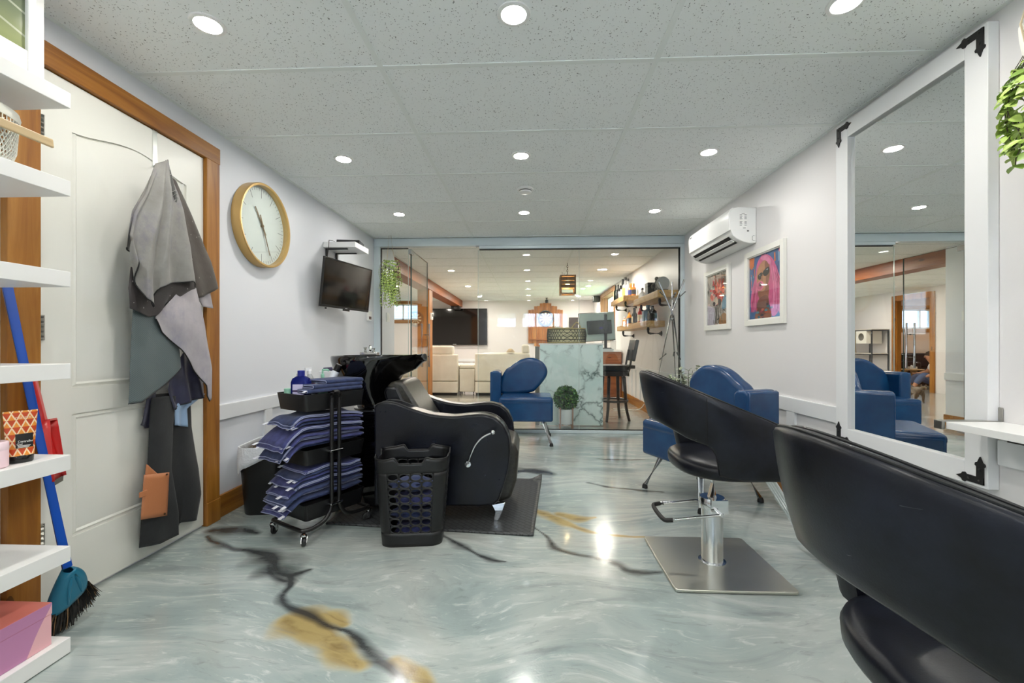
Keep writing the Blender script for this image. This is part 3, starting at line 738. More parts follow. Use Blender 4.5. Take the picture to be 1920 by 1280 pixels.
# broom and dustpan leaning behind the shelves
def broom():
    p_top = W(12, 530, Y=1.40); p_bot = W(127, 1068, Y=1.45)
    b = thing('broom', 'broom with blue handle and teal head leaning behind the white shelves', 'broom', (p_bot.x, p_bot.y, 0))
    o = Vector((p_bot.x, p_bot.y, 0)); q = p_bot - o; tp = p_top - o
    m_blue = M('blue handle', (20, 78, 176), .3)
    h = MB().cyl(q + (tp - q) * .01, tp, .0135, n=18).build('handle', m_blue, b)
    MB().cyl(tp, tp + (tp - q).normalized() * .008, .011, .009, 14).build('end_cap', M('grey cap', (196, 196, 188), .4), h)
    m_teal = M('teal plastic', (24, 112, 142), .28)
    # head: flared hood; bottom edge runs along direction e
    a0 = W(88, 1158, Y=1.415) - o; a1 = W(160, 1090, Y=1.53) - o
    mid = (a0 + a1) / 2; ax = (a1 - a0); ex = ax.normalized(); dn = (mid - q); nrm = ex.cross(dn).normalized()
    def pt(u, v):
        half = ax.length / 2 * (0.15 + 0.85 * math.sin(min(1, v * 1.05) * PI / 2) ** .8)
        c = q.lerp(mid, v); ang = 2 * PI * u
        th = lerp(.018, .030, v)
        return c + ex * (half * math.copysign(abs(math.cos(ang)) ** .75, math.cos(ang))) + nrm * (th * math.sin(ang))
    MB().grid(pt, 28, 10, cu=True).build('head', m_teal, b, solid=.003)
    rd = MB()
    for s in (-.35, .4): rd.tube([q.lerp(mid, f) + ex * (ax.length / 2 * s * math.sin(f * 1.5)) - nrm * lerp(.0185, .031, f) for f in (0.15, .3, .5, .7, .9)], [.003, .006, .006, .005, .002], 8)
    rd.build('moulded_ridge', m_teal, b)
    br = MB(); rr = random.Random(3); dnn = dn.normalized()
    for k in range(1700):
        u = rr.uniform(-1, 1); v = rr.uniform(-1, 1)
        s = mid + ex * (ax.length * .485 * u) + nrm * (.024 * v * (1 - .2 * u * u)) - dnn * .01
        L = rr.uniform(.085, .115) * (1.05 if u < 0 else 1)
        tip = s + dnn * L + ex * (.035 * u + rr.uniform(-.012, .012)) + nrm * rr.uniform(-.012, .012)
        if tip.z < .002: tip.z = .002 + rr.uniform(0, .006)
        m_ = (s + tip) / 2 + nrm * rr.uniform(-.004, .004)
        br.tube([s, m_, tip], [.0016, .0014, .0008], 3, m=1 if rr.random() < .10 else 0, cap=False)
    br.build('bristles', [M('black bristle', (40, 38, 36), .7), M('brown bristle', (150, 116, 80), .7)], b)
    return p_top, p_bot
bt, bb_ = broom()
def dustpan():
    c0 = W(30, 702, Y=1.46); c1 = W(61, 826, Y=1.47)
    b = thing('dustpan', 'red dustpan with rubber lip clipped to the blue broom handle', 'dustpan', tuple(c1))
    o = c1; up = (c0 - c1).normalized(); sd = Vector((-.62, .78, 0)); sd = (sd - up * sd.dot(up)).normalized(); nm = up.cross(sd).normalized()
    if nm.x < 0: nm = -nm
    m_red = M('red plastic', (206, 38, 36), .3)
    L = (c0 - c1).length
    def q(u, v, w_): return sd * u + up * v + nm * w_ + nm * .034
    hm = MB().hexa([q(-.017, L * .25, 0), q(.017, L * .25, 0), q(.017, L * .25, .012), q(-.017, L * .25, .012)], [q(-.017, L, 0), q(.017, L, 0), q(.017, L, .012), q(-.017, L, .012)])
    hm.build('handle', m_red, b, bevel=.003)
    pan = MB(); w0, w1 = .045, .075
    prof = [(-1, .03), (-1, 0), (-.5, -.004), (.5, -.004), (1, 0), (1, .03)]
    pan.grid(lambda i, j: q(prof[min(5, int(round(i * 5)))][0] * lerp(w0, w1, j ** .7), L * .25 - .215 * j, prof[min(5, int(round(i * 5)))][1] * (1 - .6 * j)), 6, 8)
    pan.build('pan', m_red, b, solid=.003, fixn=False)
    bk = MB().hexa([q(-w0, L * .25, 0), q(w0, L * .25, 0), q(w0, L * .25 - .004, .03), q(-w0, L * .25 - .004, .03)], [q(-w0, L * .25 + .003, 0), q(w0, L * .25 + .003, 0), q(w0, L * .25 + .003, .03), q(-w0, L * .25 + .003, .03)])
    bk.build('back_wall', m_red, b)
    lip = MB(); lv = L * .25 - .215
    lip.hexa([q(-w1, lv, -.003), q(w1, lv, -.003), q(w1, lv, .004), q(-w1, lv, .004)], [q(-w1, lv - .018, -.003), q(w1, lv - .018, -.003), q(w1, lv - .018, .0), q(-w1, lv - .018, .0)])
    lip.build('rubber_lip', M('grey rubber', (96, 92, 84), .7), b)
dustpan()

# ------------------------------------------------------------------ cloths hanging on the door
def cloth(name, label, cat, mat, X0, top, right, bottom, left, bulge=.03, rip=.008, nr=3.0, ph=0.0, nu=36, nv=44, thick=.002, hem=None, parent=None, group=None, pinch=0.0, wr=.004, seed=0):
    """hanging cloth: a Coons patch through four outlines traced on the plane x = X0, bulged and rippled off the door"""
    T, Rr, B, L = [[W(x, y, X=X0) for x, y in pts] for pts in (top, right, bottom, left)]
    org = T[0].copy() if parent is None else Vector((0, 0, 0))
    def fn(s, t):
        a, b_ = poly_at(T, s), poly_at(B, s); l, r = poly_at(L, t), poly_at(Rr, t)
        p = a * (1 - t) + b_ * t + l * (1 - s) + r * s - (T[0] * (1 - s) * (1 - t) + T[-1] * s * (1 - t) + B[0] * (1 - s) * t + B[-1] * s * t)
        amp = (.25 + .75 * t) if pinch == 0 else min(1, t / pinch) * (.4 + .6 * t)
        dx = bulge * math.sin(PI * min(1, max(0, s))) ** .7 * (.35 + .65 * math.sin(PI * min(1, t * .8 + .15))) + rip * amp * math.sin(2 * PI * nr * (s + .06 * math.sin(3 * t)) + ph)
        nz = mnoise.noise(Vector((p.y * 9, p.z * 6, seed + X0 * 50))) * wr
        dy = rip * .25 * amp * math.cos(2 * PI * nr * s + ph * 1.3) * (0 if s in (0, 1) else 1)
        return p + Vector((dx + nz, dy, 0)) - org
    mb = MB().grid(fn, nu, nv)
    o = mb.build(name, mat, parent, smooth=180, solid=thick, fixn=False)
    if parent is None: o.location = org; tag(o, label, cat, group)
    if hem:
        pts = [fn(i / 40, 1.0) for i in range(41)]
        MB().tube(pts, .0028, 6).build('hem', hem, o)
    return o
def fabric(name, rgb, rgb2, rough=.85, sc_=7, stains=None, speck=None, stripe=None):
    t = NT(name); v = t.coord(); n = t.noise(v, sc_, 5, .6)
    c = t.ramp(n, [(.3, srgb(*rgb)), (.7, srgb(*rgb2))])
    if stains: c = t.mix(t.ramp(t.noise(t.coord((6, 6, 3.5), loc=(3, 1, 2)), 1.6, 6, .7), [(.52, (0, 0, 0, 1)), (.74, (.8, .8, .8, 1))]), c, srgb(*stains))
    if speck:
        vo = t.n('ShaderNodeTexVoronoi'); vo.inputs['Scale'].default_value = 1; t.l(t.coord((40, 40, 26), rot=(.5, 0, 0)), vo.inputs['Vector'])
        c = t.mix(t.math('MULTIPLY', t.math('LESS_THAN', vo.outputs[0], .10), .7), c, srgb(*speck))
    if stripe:
        wv = t.n('ShaderNodeTexWave'); wv.inputs['Scale'].default_value = 62; wv.bands_direction = 'DIAGONAL'; t.l(t.coord((0, 1, 1.2)), wv.inputs['Vector'])
        c = t.mix(t.math('MULTIPLY', wv.outputs[0], .55), c, srgb(*stripe))
    t.bsdf(c, rough, 0, Sheen_Weight=.1); t.bump(t.noise(v, 55, 4, .7), .25, .004); return t.m
XD = XL + .013
hk = thing('door_hook', 'white metal over door hook holding the hanging capes', 'hook', (XD, 2.03, 2.055))
pk = W(290, 262, X=XD)
hm = MB().box(-.01, .003, pk.y - 2.03 - .016, pk.y - 2.03 + .016, -.004, .001).box(0, .002, pk.y - 2.03 - .012, pk.y - 2.03 + .012, -.18, .001)
hm.build('hook_plate', M('hook metal', (206, 210, 206), .3, .6), hk, smooth=0)
MB().tube([(.002, pk.y - 2.03, -.17), (.03, pk.y - 2.03, -.185), (.055, pk.y - 2.03, -.17), (.06, pk.y - 2.03, -.145)], .005, 8).build('hook_prong', M('hook metal', (206, 210, 206), .3, .6), hk)
m_grey = fabric('grey cape cloth', (132, 130, 126), (160, 158, 154), stains=(112, 108, 128))
m_brown = fabric('dark brown cape nylon', (62, 56, 52), (84, 76, 70), .55, speck=(150, 146, 140))
m_speck = fabric('black speckled lining', (42, 38, 38), (62, 56, 56), .6, speck=(190, 186, 180))
m_teal2 = fabric('teal grey striped cape', (70, 82, 84), (84, 96, 98), .5, stripe=(110, 122, 122))
m_lilac = fabric('pale grey lilac cape', (156, 152, 158), (184, 178, 182), stains=(140, 138, 158))
m_apron = fabric('black apron cotton', (28, 30, 32), (40, 42, 44), .85)
m_navy = fabric('navy black nylon', (34, 34, 48), (60, 60, 84), .4)
m_piping = M('black piping', (20, 20, 22), .6)
m_satin = M('pale blue satin', (150, 176, 206), .35)
# from the door outwards
ap = cloth('hanging_apron', 'long black apron with tan leather pocket, hanging lowest on the door', 'apron', m_apron, XD + .025,
      [(276, 740), (330, 735), (356, 735)], [(356, 735), (358, 800), (372, 880), (376, 925), (366, 975)], [(262, 1026), (300, 1018), (332, 1000), (334, 980), (366, 975)], [(276, 740), (282, 790), (272, 900), (264, 960), (262, 1026)], .012, .012, 1.3, .6, wr=.002)
cloth('front_panel', None, None, m_apron, XD + .052, [(284, 745), (310, 742), (330, 742)], [(330, 742), (324, 800), (321, 880), (334, 960), (335, 1002)], [(261, 1027), (300, 1018), (335, 1002)], [(284, 745), (279, 800), (276, 870), (264, 975), (261, 1027)], .018, .004, 1.0, 0, parent=ap, wr=.002).location = -ap.location
m_tan = M('tan leather', (190, 122, 80), .5, bump=.15, bscale=200)
cloth('leather_pocket', None, None, m_tan, XD + .078, [(270, 890), (317, 885)], [(317, 885), (313, 966)], [(264, 974), (313, 966)], [(270, 890), (264, 974)], .006, 0, 1, 0, 10, 10, .003, parent=ap, wr=0).location = -ap.location
cloth('leather_strip', None, None, m_tan, XD + .071, [(274, 870), (277, 872)], [(277, 872), (300, 892)], [(272, 893), (300, 892)], [(274, 870), (272, 893)], .004, 0, 1, 0, 6, 6, .002, parent=ap, wr=0).location = -ap.location
for (x, y) in ((313, 889), (309, 963)):
    rr_ = MB().ball(W(x, y, X=XD + .085), .005, 10, 6).build('rivet', M('dark rivet', (92, 70, 50), .3, .6), ap); rr_.location = -ap.location
q0 = W(268, 926, X=XD + .085); sp_ = MB().box(q0.x - .004, q0.x + .002, q0.y - .016, q0.y + .022, q0.z - .012, q0.z + .012).build('strap', m_tan, ap, smooth=0, bevel=.001); sp_.location = -ap.location
cloth('hanging_apron', 'dark navy apron end beneath the teal cape, beside the tan pocket', 'apron', m_navy, XD + .03, [(276, 740), (292, 735)], [(292, 735), (284, 800)], [(263, 797), (272, 803), (284, 800)], [(276, 740), (266, 790), (263, 797)], .012, .006, 1.5, 0, 14, 16)
cloth('hanging_cloth', 'pale blue satin cloth corner showing under the black cape', 'cloth', m_satin, XD + .04, [(318, 745), (384, 738)], [(384, 738), (350, 765), (350, 800)], [(327, 797), (350, 801)], [(318, 745), (326, 770), (327, 797)], .008, .006, 1.2, 0, 20, 16)
cloth('hanging_cape', 'crumpled black nylon cape hanging between teal and pale capes', 'cape', m_navy, XD + .055, [(318, 700), (340, 660), (372, 690)], [(372, 690), (384, 720), (386, 742)], [(322, 768), (350, 754), (386, 742)], [(318, 700), (312, 730), (322, 768)], .015, .014, 2.5, 1, 26, 22, hem=m_piping)
cloth('hanging_cape', 'teal grey striped cape with black edge, on the lower left of the door', 'cape', m_teal2, XD + .085, [(251, 560), (280, 545), (320, 560)], [(320, 560), (322, 600), (336, 655), (338, 690)], [(241, 757), (262, 754), (300, 728), (338, 690)], [(251, 560), (246, 620), (243, 690), (241, 757)], .012, .004, 1.4, 0, hem=m_piping, wr=.002)
cloth('hanging_cape', 'pale grey lilac cape hanging along the right side of the pile', 'cape', m_lilac, XD + .10, [(290, 594), (330, 545), (352, 530), (368, 540)], [(368, 540), (384, 610), (397, 690), (397, 748), (393, 752)], [(290, 598), (302, 622), (336, 655), (360, 692), (384, 722), (386, 742), (393, 752)], [(290, 594), (290, 596), (290, 598)], .02, .006, 2.2, 1.5, hem=m_piping, seed=4)
cloth('hanging_cape', 'black speckled cape showing below the hem of the grey cape', 'cape', m_speck, XD + .108, [(245, 500), (300, 520), (366, 525)], [(366, 525), (368, 540), (345, 552)], [(243, 578), (285, 590), (302, 586), (325, 560), (366, 541)], [(245, 500), (240, 540), (243, 578)], .012, .005, 2.5, 0, wr=.003)
cloth('hanging_cape', 'dark brown nylon cape spreading over the right door casing', 'cape', m_brown, XD + .075, [(318, 330), (332, 345)], [(332, 345), (365, 420), (396, 490), (409, 540)], [(362, 560), (380, 556), (409, 540)], [(318, 330), (330, 420), (348, 500), (362, 560)], .016, .005, 1.4, 0, pinch=.3, seed=2)
cloth('hanging_cape', 'small pale cape corner peeking out under the brown cape', 'cape', m_lilac, XD + .062, [(375, 548), (394, 546)], [(394, 546), (400, 578)], [(380, 575), (400, 579)], [(375, 548), (371, 560), (380, 575)], .006, .002, 1, 0, 12, 10)
gc_ = cloth('hanging_cape', 'large stained grey cape draped on top of the pile', 'cape', m_grey, XD + .13, [(292, 306), (302, 299), (312, 306)], [(312, 306), (322, 350), (340, 400), (358, 470), (366, 530), (366, 538)], [(248, 480), (260, 560), (284, 577), (286, 540), (300, 533), (330, 530), (352, 527), (366, 538)], [(292, 306), (280, 330), (266, 362), (245, 400), (236, 440), (248, 480)],   .05, .021, 3.4, .5, 80, 60, hem=m_piping, pinch=.25)
pb_ = cloth('printed_band', None, None, M('charcoal band', (96, 96, 94), .8), XD + .160, [(313, 322), (319, 318)], [(319, 318), (327, 350), (337, 392)], [(333, 394), (337, 392)], [(313, 322), (321, 352), (333, 394)], .004, 0, 1, 0, 6, 20, .002, parent=gc_, wr=0); pb_.location = -gc_.location
for (x0_, y0_, x1_, y1_) in ((313, 332, 321, 326), (322, 360, 330, 356), (325, 366, 332, 362), (328, 376, 334, 370)):
    lb_ = MB().tube([W(x0_, y0_, X=XD + .1665) - gc_.location, W(x1_, y1_, X=XD + .1665) - gc_.location], .0016, 5).build('print_mark', M('pale print mark', (206, 206, 202), .7), pb_)
    lb_.location = gc_.location
cloth('hanging_cape', 'folded grey cape edge on the left of the draped pile', 'cape', m_grey, XD + .10, [(290, 312), (300, 305)], [(300, 305), (270, 400), (262, 480)], [(234, 464), (246, 476), (262, 480)], [(290, 312), (264, 365), (246, 395), (234, 464)], .03, .010, 2, 2, 24, 30, hem=m_piping, pinch=.3)

# ------------------------------------------------------------------ wall clock
m_gold = M('brushed gold', (206, 170, 108), .3, .75); m_face = M('clock face', (232, 238, 232), .5)
ck = thing('clock', 'round clock with gold rim and white face on the left wall', 'clock', (XL, 2.853, 1.818))
RY = Matrix.Rotation(R(90), 4, 'Y'); rc = .278
MB().lathe([(rc - .006, 0), (rc, .002), (rc, .058), (rc - .004, .062), (rc - .016, .060), (rc - .018, .018)], 72, mat=RY, cap=False).build('rim', m_gold, ck)
MB().lathe([(0, .006), (rc - .012, .006), (rc - .012, .018), (0, .018)], 72, mat=RY).build('face', m_face, ck)
tk = MB(); m_ink = M('clock ink', (90, 92, 90), .5)
for k in range(60):
    a = 2 * PI * k / 60; r0 = rc - (.090 if k % 5 == 0 else .046); r1 = rc - .028; hw = .0014 if k % 5 == 0 else .0010
    d = Vector((0, math.sin(a), math.cos(a))); s = Vector((0, math.cos(a), -math.sin(a)))
    x0, x1 = .0182, .0190
    q = [d * r0 - s * hw, d * r0 + s * hw, d * r1 + s * hw, d * r1 - s * hw]
    tk.hexa([p + Vector((x0, 0, 0)) for p in q], [p + Vector((x1, 0, 0)) for p in q])
tk.build('minute_marks', m_ink, ck, smooth=0)
m_hand = M('brass hand', (134, 110, 76), .35, .5)
def hand(nm, ang, L, back, w_, x):
    d = Vector((0, math.sin(ang), math.cos(ang))); s = Vector((0, math.cos(ang), -math.sin(ang)))
    q = [-d * back - s * w_, -d * back + s * w_, d * L + s * w_ * .6, d * L - s * w_ * .6]
    MB().hexa([p + Vector((x, 0, 0)) for p in q], [p + Vector((x + .002, 0, 0)) for p in q]).build(nm, m_hand, ck, smooth=0)
hand('hour_hand', R(-34), .135, .065, .007, .024); hand('minute_hand', R(157), .20, .075, .005, .028)
MB().lathe([(.009, .018), (.009, .032), (0, .034)], 20, mat=RY).build('hub', m_hand, ck)
MB().lathe([(0, .050), (rc - .017, .050), (rc - .017, .052), (0, .052)], 72, mat=RY).build('glass', glassm('clock glass', (.99, 1, 1)), ck)

# ------------------------------------------------------------------ television, its shelf and box
ts = thing('floating_shelf', 'small white shelf above the tilted television on the left wall', 'shelf', (XL, 3.76, 1.88))
MB().box(.001, .29, 0, .31, 0, .048).build('board', m_shelf, ts, smooth=0, bevel=.002)
for y in (.05, .25):
    MB().box(.002, .014, y - .012, y + .012, -.12, -.002).box(.002, .2, y - .010, y + .010, -.010, -.0005).build('bracket', M('black iron', (26, 26, 28), .5), ts, smooth=0, bevel=.002)
rb = thing('media_box', 'black media box with short antenna resting on the small wall shelf', 'media box', (XL + .18, 3.92, 1.9285), R(8))
MB().box(-.10, .10, -.09, .09, 0, .034).build('box_body', M('black plastic', (22, 22, 24), .35), rb, smooth=0, bevel=.004)
MB().box(-.04, .07, -.03, .03, .036, .046).build('top_dongle', M('black plastic', (22, 22, 24), .35), rb, smooth=0, bevel=.002)
MB().box(.1005, .102, -.06, .06, .01, .022).build('front_display', M('grey display', (90, 94, 98), .2), rb, smooth=0)
MB().tube([(-.10, -.06, .012), (-.13, -.12, .016), (-.135, -.182, .004), (-.135, -.188, -.05), (-.15, -.185, -.16), (-.16, -.14, -.24)], .003, 6).build('power_cable', M('black cable', (24, 24, 24), .5), rb)
tl, trr, brr, bl = Vector((-1.70, 3.53, 1.753)), Vector((-1.545, 4.196, 1.749)), Vector((-1.600, 4.155, 1.333)), Vector((-1.757, 3.478, 1.336))
tc = (tl + trr + brr + bl) / 4; ux = ((trr - tl) + (brr - bl)).normalized(); uz = ((tl - bl) + (trr - brr)); uz = (uz - ux * uz.dot(ux)).normalized(); un = ux.cross(uz).normalized()
if un.x < 0: un = -un
tv = thing('wall_tv', 'flat black television tilted down on its wall arm under the small shelf', 'television', tuple(tc))
hw_, hh_ = .34, .208
m_tvb = M('tv black plastic', (18, 18, 20), .35)
def q3(u, v, n): return ux * u + uz * v + un * n
def slab(m, u0, u1, v0, v1, n0, n1): m.hexa([q3(u0, v0, n0), q3(u1, v0, n0), q3(u1, v1, n0), q3(u0, v1, n0)], [q3(u0, v0, n1), q3(u1, v0, n1), q3(u1, v1, n1), q3(u0, v1, n1)]); return m
b_ = MB(); slab(b_, -hw_, hw_, -hh_, hh_, -.012, 0)
for a in ((-hw_, hw_, -hh_, -hh_ + .02), (-hw_, hw_, hh_ - .012, hh_), (-hw_, -hw_ + .012, -hh_ + .02, hh_ - .012), (hw_ - .012, hw_, -hh_ + .02, hh_ - .012)): slab(b_, *a, 0, .006)
tvb = b_.build('bezel', m_tvb, tv, smooth=0, bevel=.002)
slab(MB(), -hw_ + .012, hw_ - .012, -hh_ + .02, hh_ - .012, .0005, .003).build('screen', M('dark glossy screen', (20, 19, 19), .07, Specular_IOR_Level=.6), tv, smooth=0)
slab(MB(), -.25, .25, -.19, .06, -.05, -.012).build('rear_housing', m_tvb, tv, smooth=0, bevel=.01)
slab(MB(), -.04, .05, -hh_ - .016, -hh_ + .004, -.004, .006).build('sensor', m_tvb, tv, smooth=0, bevel=.003)
slab(MB(), -.018, .012, -hh_ + .004, -hh_ + .012, .006, .0068).build('maker_badge', M('badge grey', (170, 172, 172), .4), tv, smooth=0)
am = MB(); wallp = Vector((XL + .004 - tc.x, .10, .04)); am.tube([q3(0, -.03, -.05), (-.10, -.06, .0), wallp + Vector((.03, 0, 0))], .014, 8).box(wallp.x, wallp.x + .02, wallp.y - .05, wallp.y + .05, wallp.z - .12, wallp.z + .12)
am.build('wall_arm', M('black iron', (26, 26, 28), .5), tv)
MB().box(-.006, .006, -.006, .006, -.012, 0).build('foot_peg', m_tvb, tv).location = q3(-.24, -hh_ - .004, -.02)
# small wall panel
q = W(690, 592, X=XL)
wp = thing('control_panel', 'small white wall control with dark window below the television', 'control panel', (XL, q.y, q.z))
MB().box(.001, .024, -.055, .06, -.055, .055).build('plate', m_white, wp, smooth=0, bevel=.004)
MB().box(.024, .026, -.035, .035, -.040, -.008).build('display', M('brown display', (92, 62, 58), .2), wp, smooth=0)
def switch(nm, label, loc, rz, w_, n, cat='light switch'):
    t = thing(nm, label, cat, loc, rz)
    MB().box(0, .006, -w_ / 2, w_ / 2, -.058, .058).build('cover_plate', m_white, t, smooth=0, bevel=.002)
    for k in range(n):
        y = (k - (n - 1) / 2) * .046; MB().box(.006, .0085, y - .017, y + .017, -.034, .034).build('rocker', M('switch rocker', (246, 246, 242), .3), t, smooth=0, bevel=.001)
    return t
q = W(727, 595, X=XL); switch('light_switch', 'white double switch plate on the stub wall behind the glass', (XL, q.y, q.z), 0, .116, 2)
# ================================================================== SHAMPOO CORNER
m_blackp = M('black plastic matte', (17, 18, 20), .38, bump=.05, bscale=300)
m_blackm = M('black powder coat', (20, 20, 21), .3)
def rrect(hx, hy, r, n=6):
    o = []
    for cx, cy, a in ((hx - r, hy - r, 0), (-hx + r, hy - r, 90), (-hx + r, -hy + r, 180), (hx - r, -hy + r, 270)):
        for k in range(n + 1): t = R(a + 90 * k / n); o.append((cx + r * math.cos(t), cy + r * math.sin(t)))
    return o
def loft(mb, rings, cap0=True, cap1=True, m=0):
    n = len(rings[0]); k = len(mb.v)
    for rg in rings: mb.v.extend(Vector(p) for p in rg)
    for i in range(len(rings) - 1):
        for j in range(n): mb.f.append([k + i * n + j, k + i * n + (j + 1) % n, k + (i + 1) * n + (j + 1) % n, k + (i + 1) * n + j]); mb.mi.append(m)
    if cap0: mb.f.append([k + j for j in range(n)][::-1]); mb.mi.append(m)
    if cap1: mb.f.append([k + (len(rings) - 1) * n + j for j in range(n)]); mb.mi.append(m)
    return mb
# waste bin
wb = thing('waste_bin', 'black waste bin with white liner beside the door casing', 'bin', (-1.632, 2.66, 0), R(8))
H = .40
mb = MB(); rings = []
for z, s in ((0, .80), (.006, .82), (H, 1.0)): rings.append([(x * s, y * s, z) for x, y in rrect(.135, .18, .07)])
for z, s in ((H, .975), (.02, .79)): rings.append([(x * s, y * s, z) for x, y in rrect(.135, .18, .07)])
loft(mb, rings).build('bin_body', m_blackp, wb)
t = NT('thin white liner'); v = t.coord(); t.bsdf(srgb(232, 236, 240), .45, 0, Transmission_Weight=0.0); t.bump(t.noise(v, 30, 4, .6, 1), .6, .012); m_liner = t.m
base = rrect(.135, .18, .07, 9); N = len(base); mb = MB(); rg = []
for lev in range(7):
    ring = []
    for k, (x, y) in enumerate(base):
        a = 2 * PI * k / N; wv = mnoise.noise(Vector((math.cos(a) * 2.2, math.sin(a) * 2.2, 3)))
        drop = .055 + .05 * wv + (.07 if (x < 0 and y < -.05) else 0) + .05 * max(0, math.sin(a * 2 + 1.2))
        f = lev / 6
        if lev < 2: s, z = (.93, H - .05) if lev == 0 else (.97, H + .008)
        else:
            g_ = (lev - 2) / 4; s, z = 1.012 + .02 * math.sin(g_ * 3) + .014 * math.sin(7 * a) * g_, H + .010 - drop * g_
        ring.append((x * s, y * s, z))
    rg.append(ring)
loft(mb, rg, False, False).build('liner', m_liner, wb, solid=.0012)
hr = MB(); rr = random.Random(5)
hr.grid(lambda i, j: ((i - .5) * .20 * (1 - .25 * abs(j - .5)), (j - .5) * .27 * (1 - .25 * abs(i - .5)), H - .045 + .045 * math.sin(PI * i) * math.sin(PI * j) + .015 * mnoise.noise(Vector((i * 9, j * 9, 0)))), 14, 14)
for k in range(160):
    x, y = rr.uniform(-.07, .07), rr.uniform(-.10, .10); z = H - .02 + rr.uniform(-.01, .01)
    hr.tube([(x, y, z), (x + rr.uniform(-.03, .03), y + rr.uniform(-.03, .03), z + .018), (x + rr.uniform(-.05, .05), y + rr.uniform(-.05, .05), z)], .0012, 3)
ho = hr.build('hair_clippings', M('brown hair', (124, 100, 78), .8, bump=.6, bscale=120), None); ho.location = wb.location; ho.rotation_euler = wb.rotation_euler
tag(ho, 'heap of brown hair clippings in the lined black bin', 'hair', kind='stuff')

# boxed in plumbing with wood foot
pb = thing('plumbing_box', 'white boxed-in plumbing ledge with wood foot behind the towel trolley', 'ledge', (XL + .022, 2.99, 0))
MB().box(.32, .50, 0, .30, .0, .83).box(.50, .73, 0, .30, 0, .60).build('panel', m_trimw, pb, smooth=0, bevel=.003)
MB().box(.31, .74, -.022, 0, 0, .14).box(.312, .738, -.008, 0, .14, .155).build('wood_foot', m_pinex, pb, smooth=0, bevel=.003)

# anti fatigue mat
t = NT('diamond rubber mat'); v = t.coord((1, 1, 1), rot=(0, 0, .78)); br = t.n('ShaderNodeTexBrick'); br.inputs['Scale'].default_value = 15; br.inputs['Mortar Size'].default_value = .05; br.inputs['Brick Width'].default_value = .75; br.inputs['Row Height'].default_value = .42
br.inputs['Color1'].default_value = (1, 1, 1, 1); br.inputs['Color2'].default_value = (.75, .75, .75, 1); br.inputs['Mortar'].default_value = (.1, .1, .1, 1); t.l(v, br.inputs[0])
t.bsdf(t.mix(br.outputs[0], srgb(38, 40, 42), srgb(70, 73, 75)), .42); t.bump(br.outputs[0], .35, .006)
mc = [Vector((-1.16, 2.40, 0)), Vector((.012, 2.295, 0)), Vector((.078, 3.25, 0)), Vector((-1.09, 3.36, 0))]
def matp(i, j):
    p = mc[0].lerp(mc[1], i).lerp(mc[3].lerp(mc[2], i), j); curl = max(0, i + j - 1.93) * .55 + max(0, i - .985) * .25
    return (p.x, p.y, .010 + curl)
mo = MB().grid(matp, 50, 36).build('floor_mat', t.m, solid=.009, soff=-1, smooth=60); tag(mo, 'dark rubber diamond pattern mat under the black shampoo chair', 'mat')

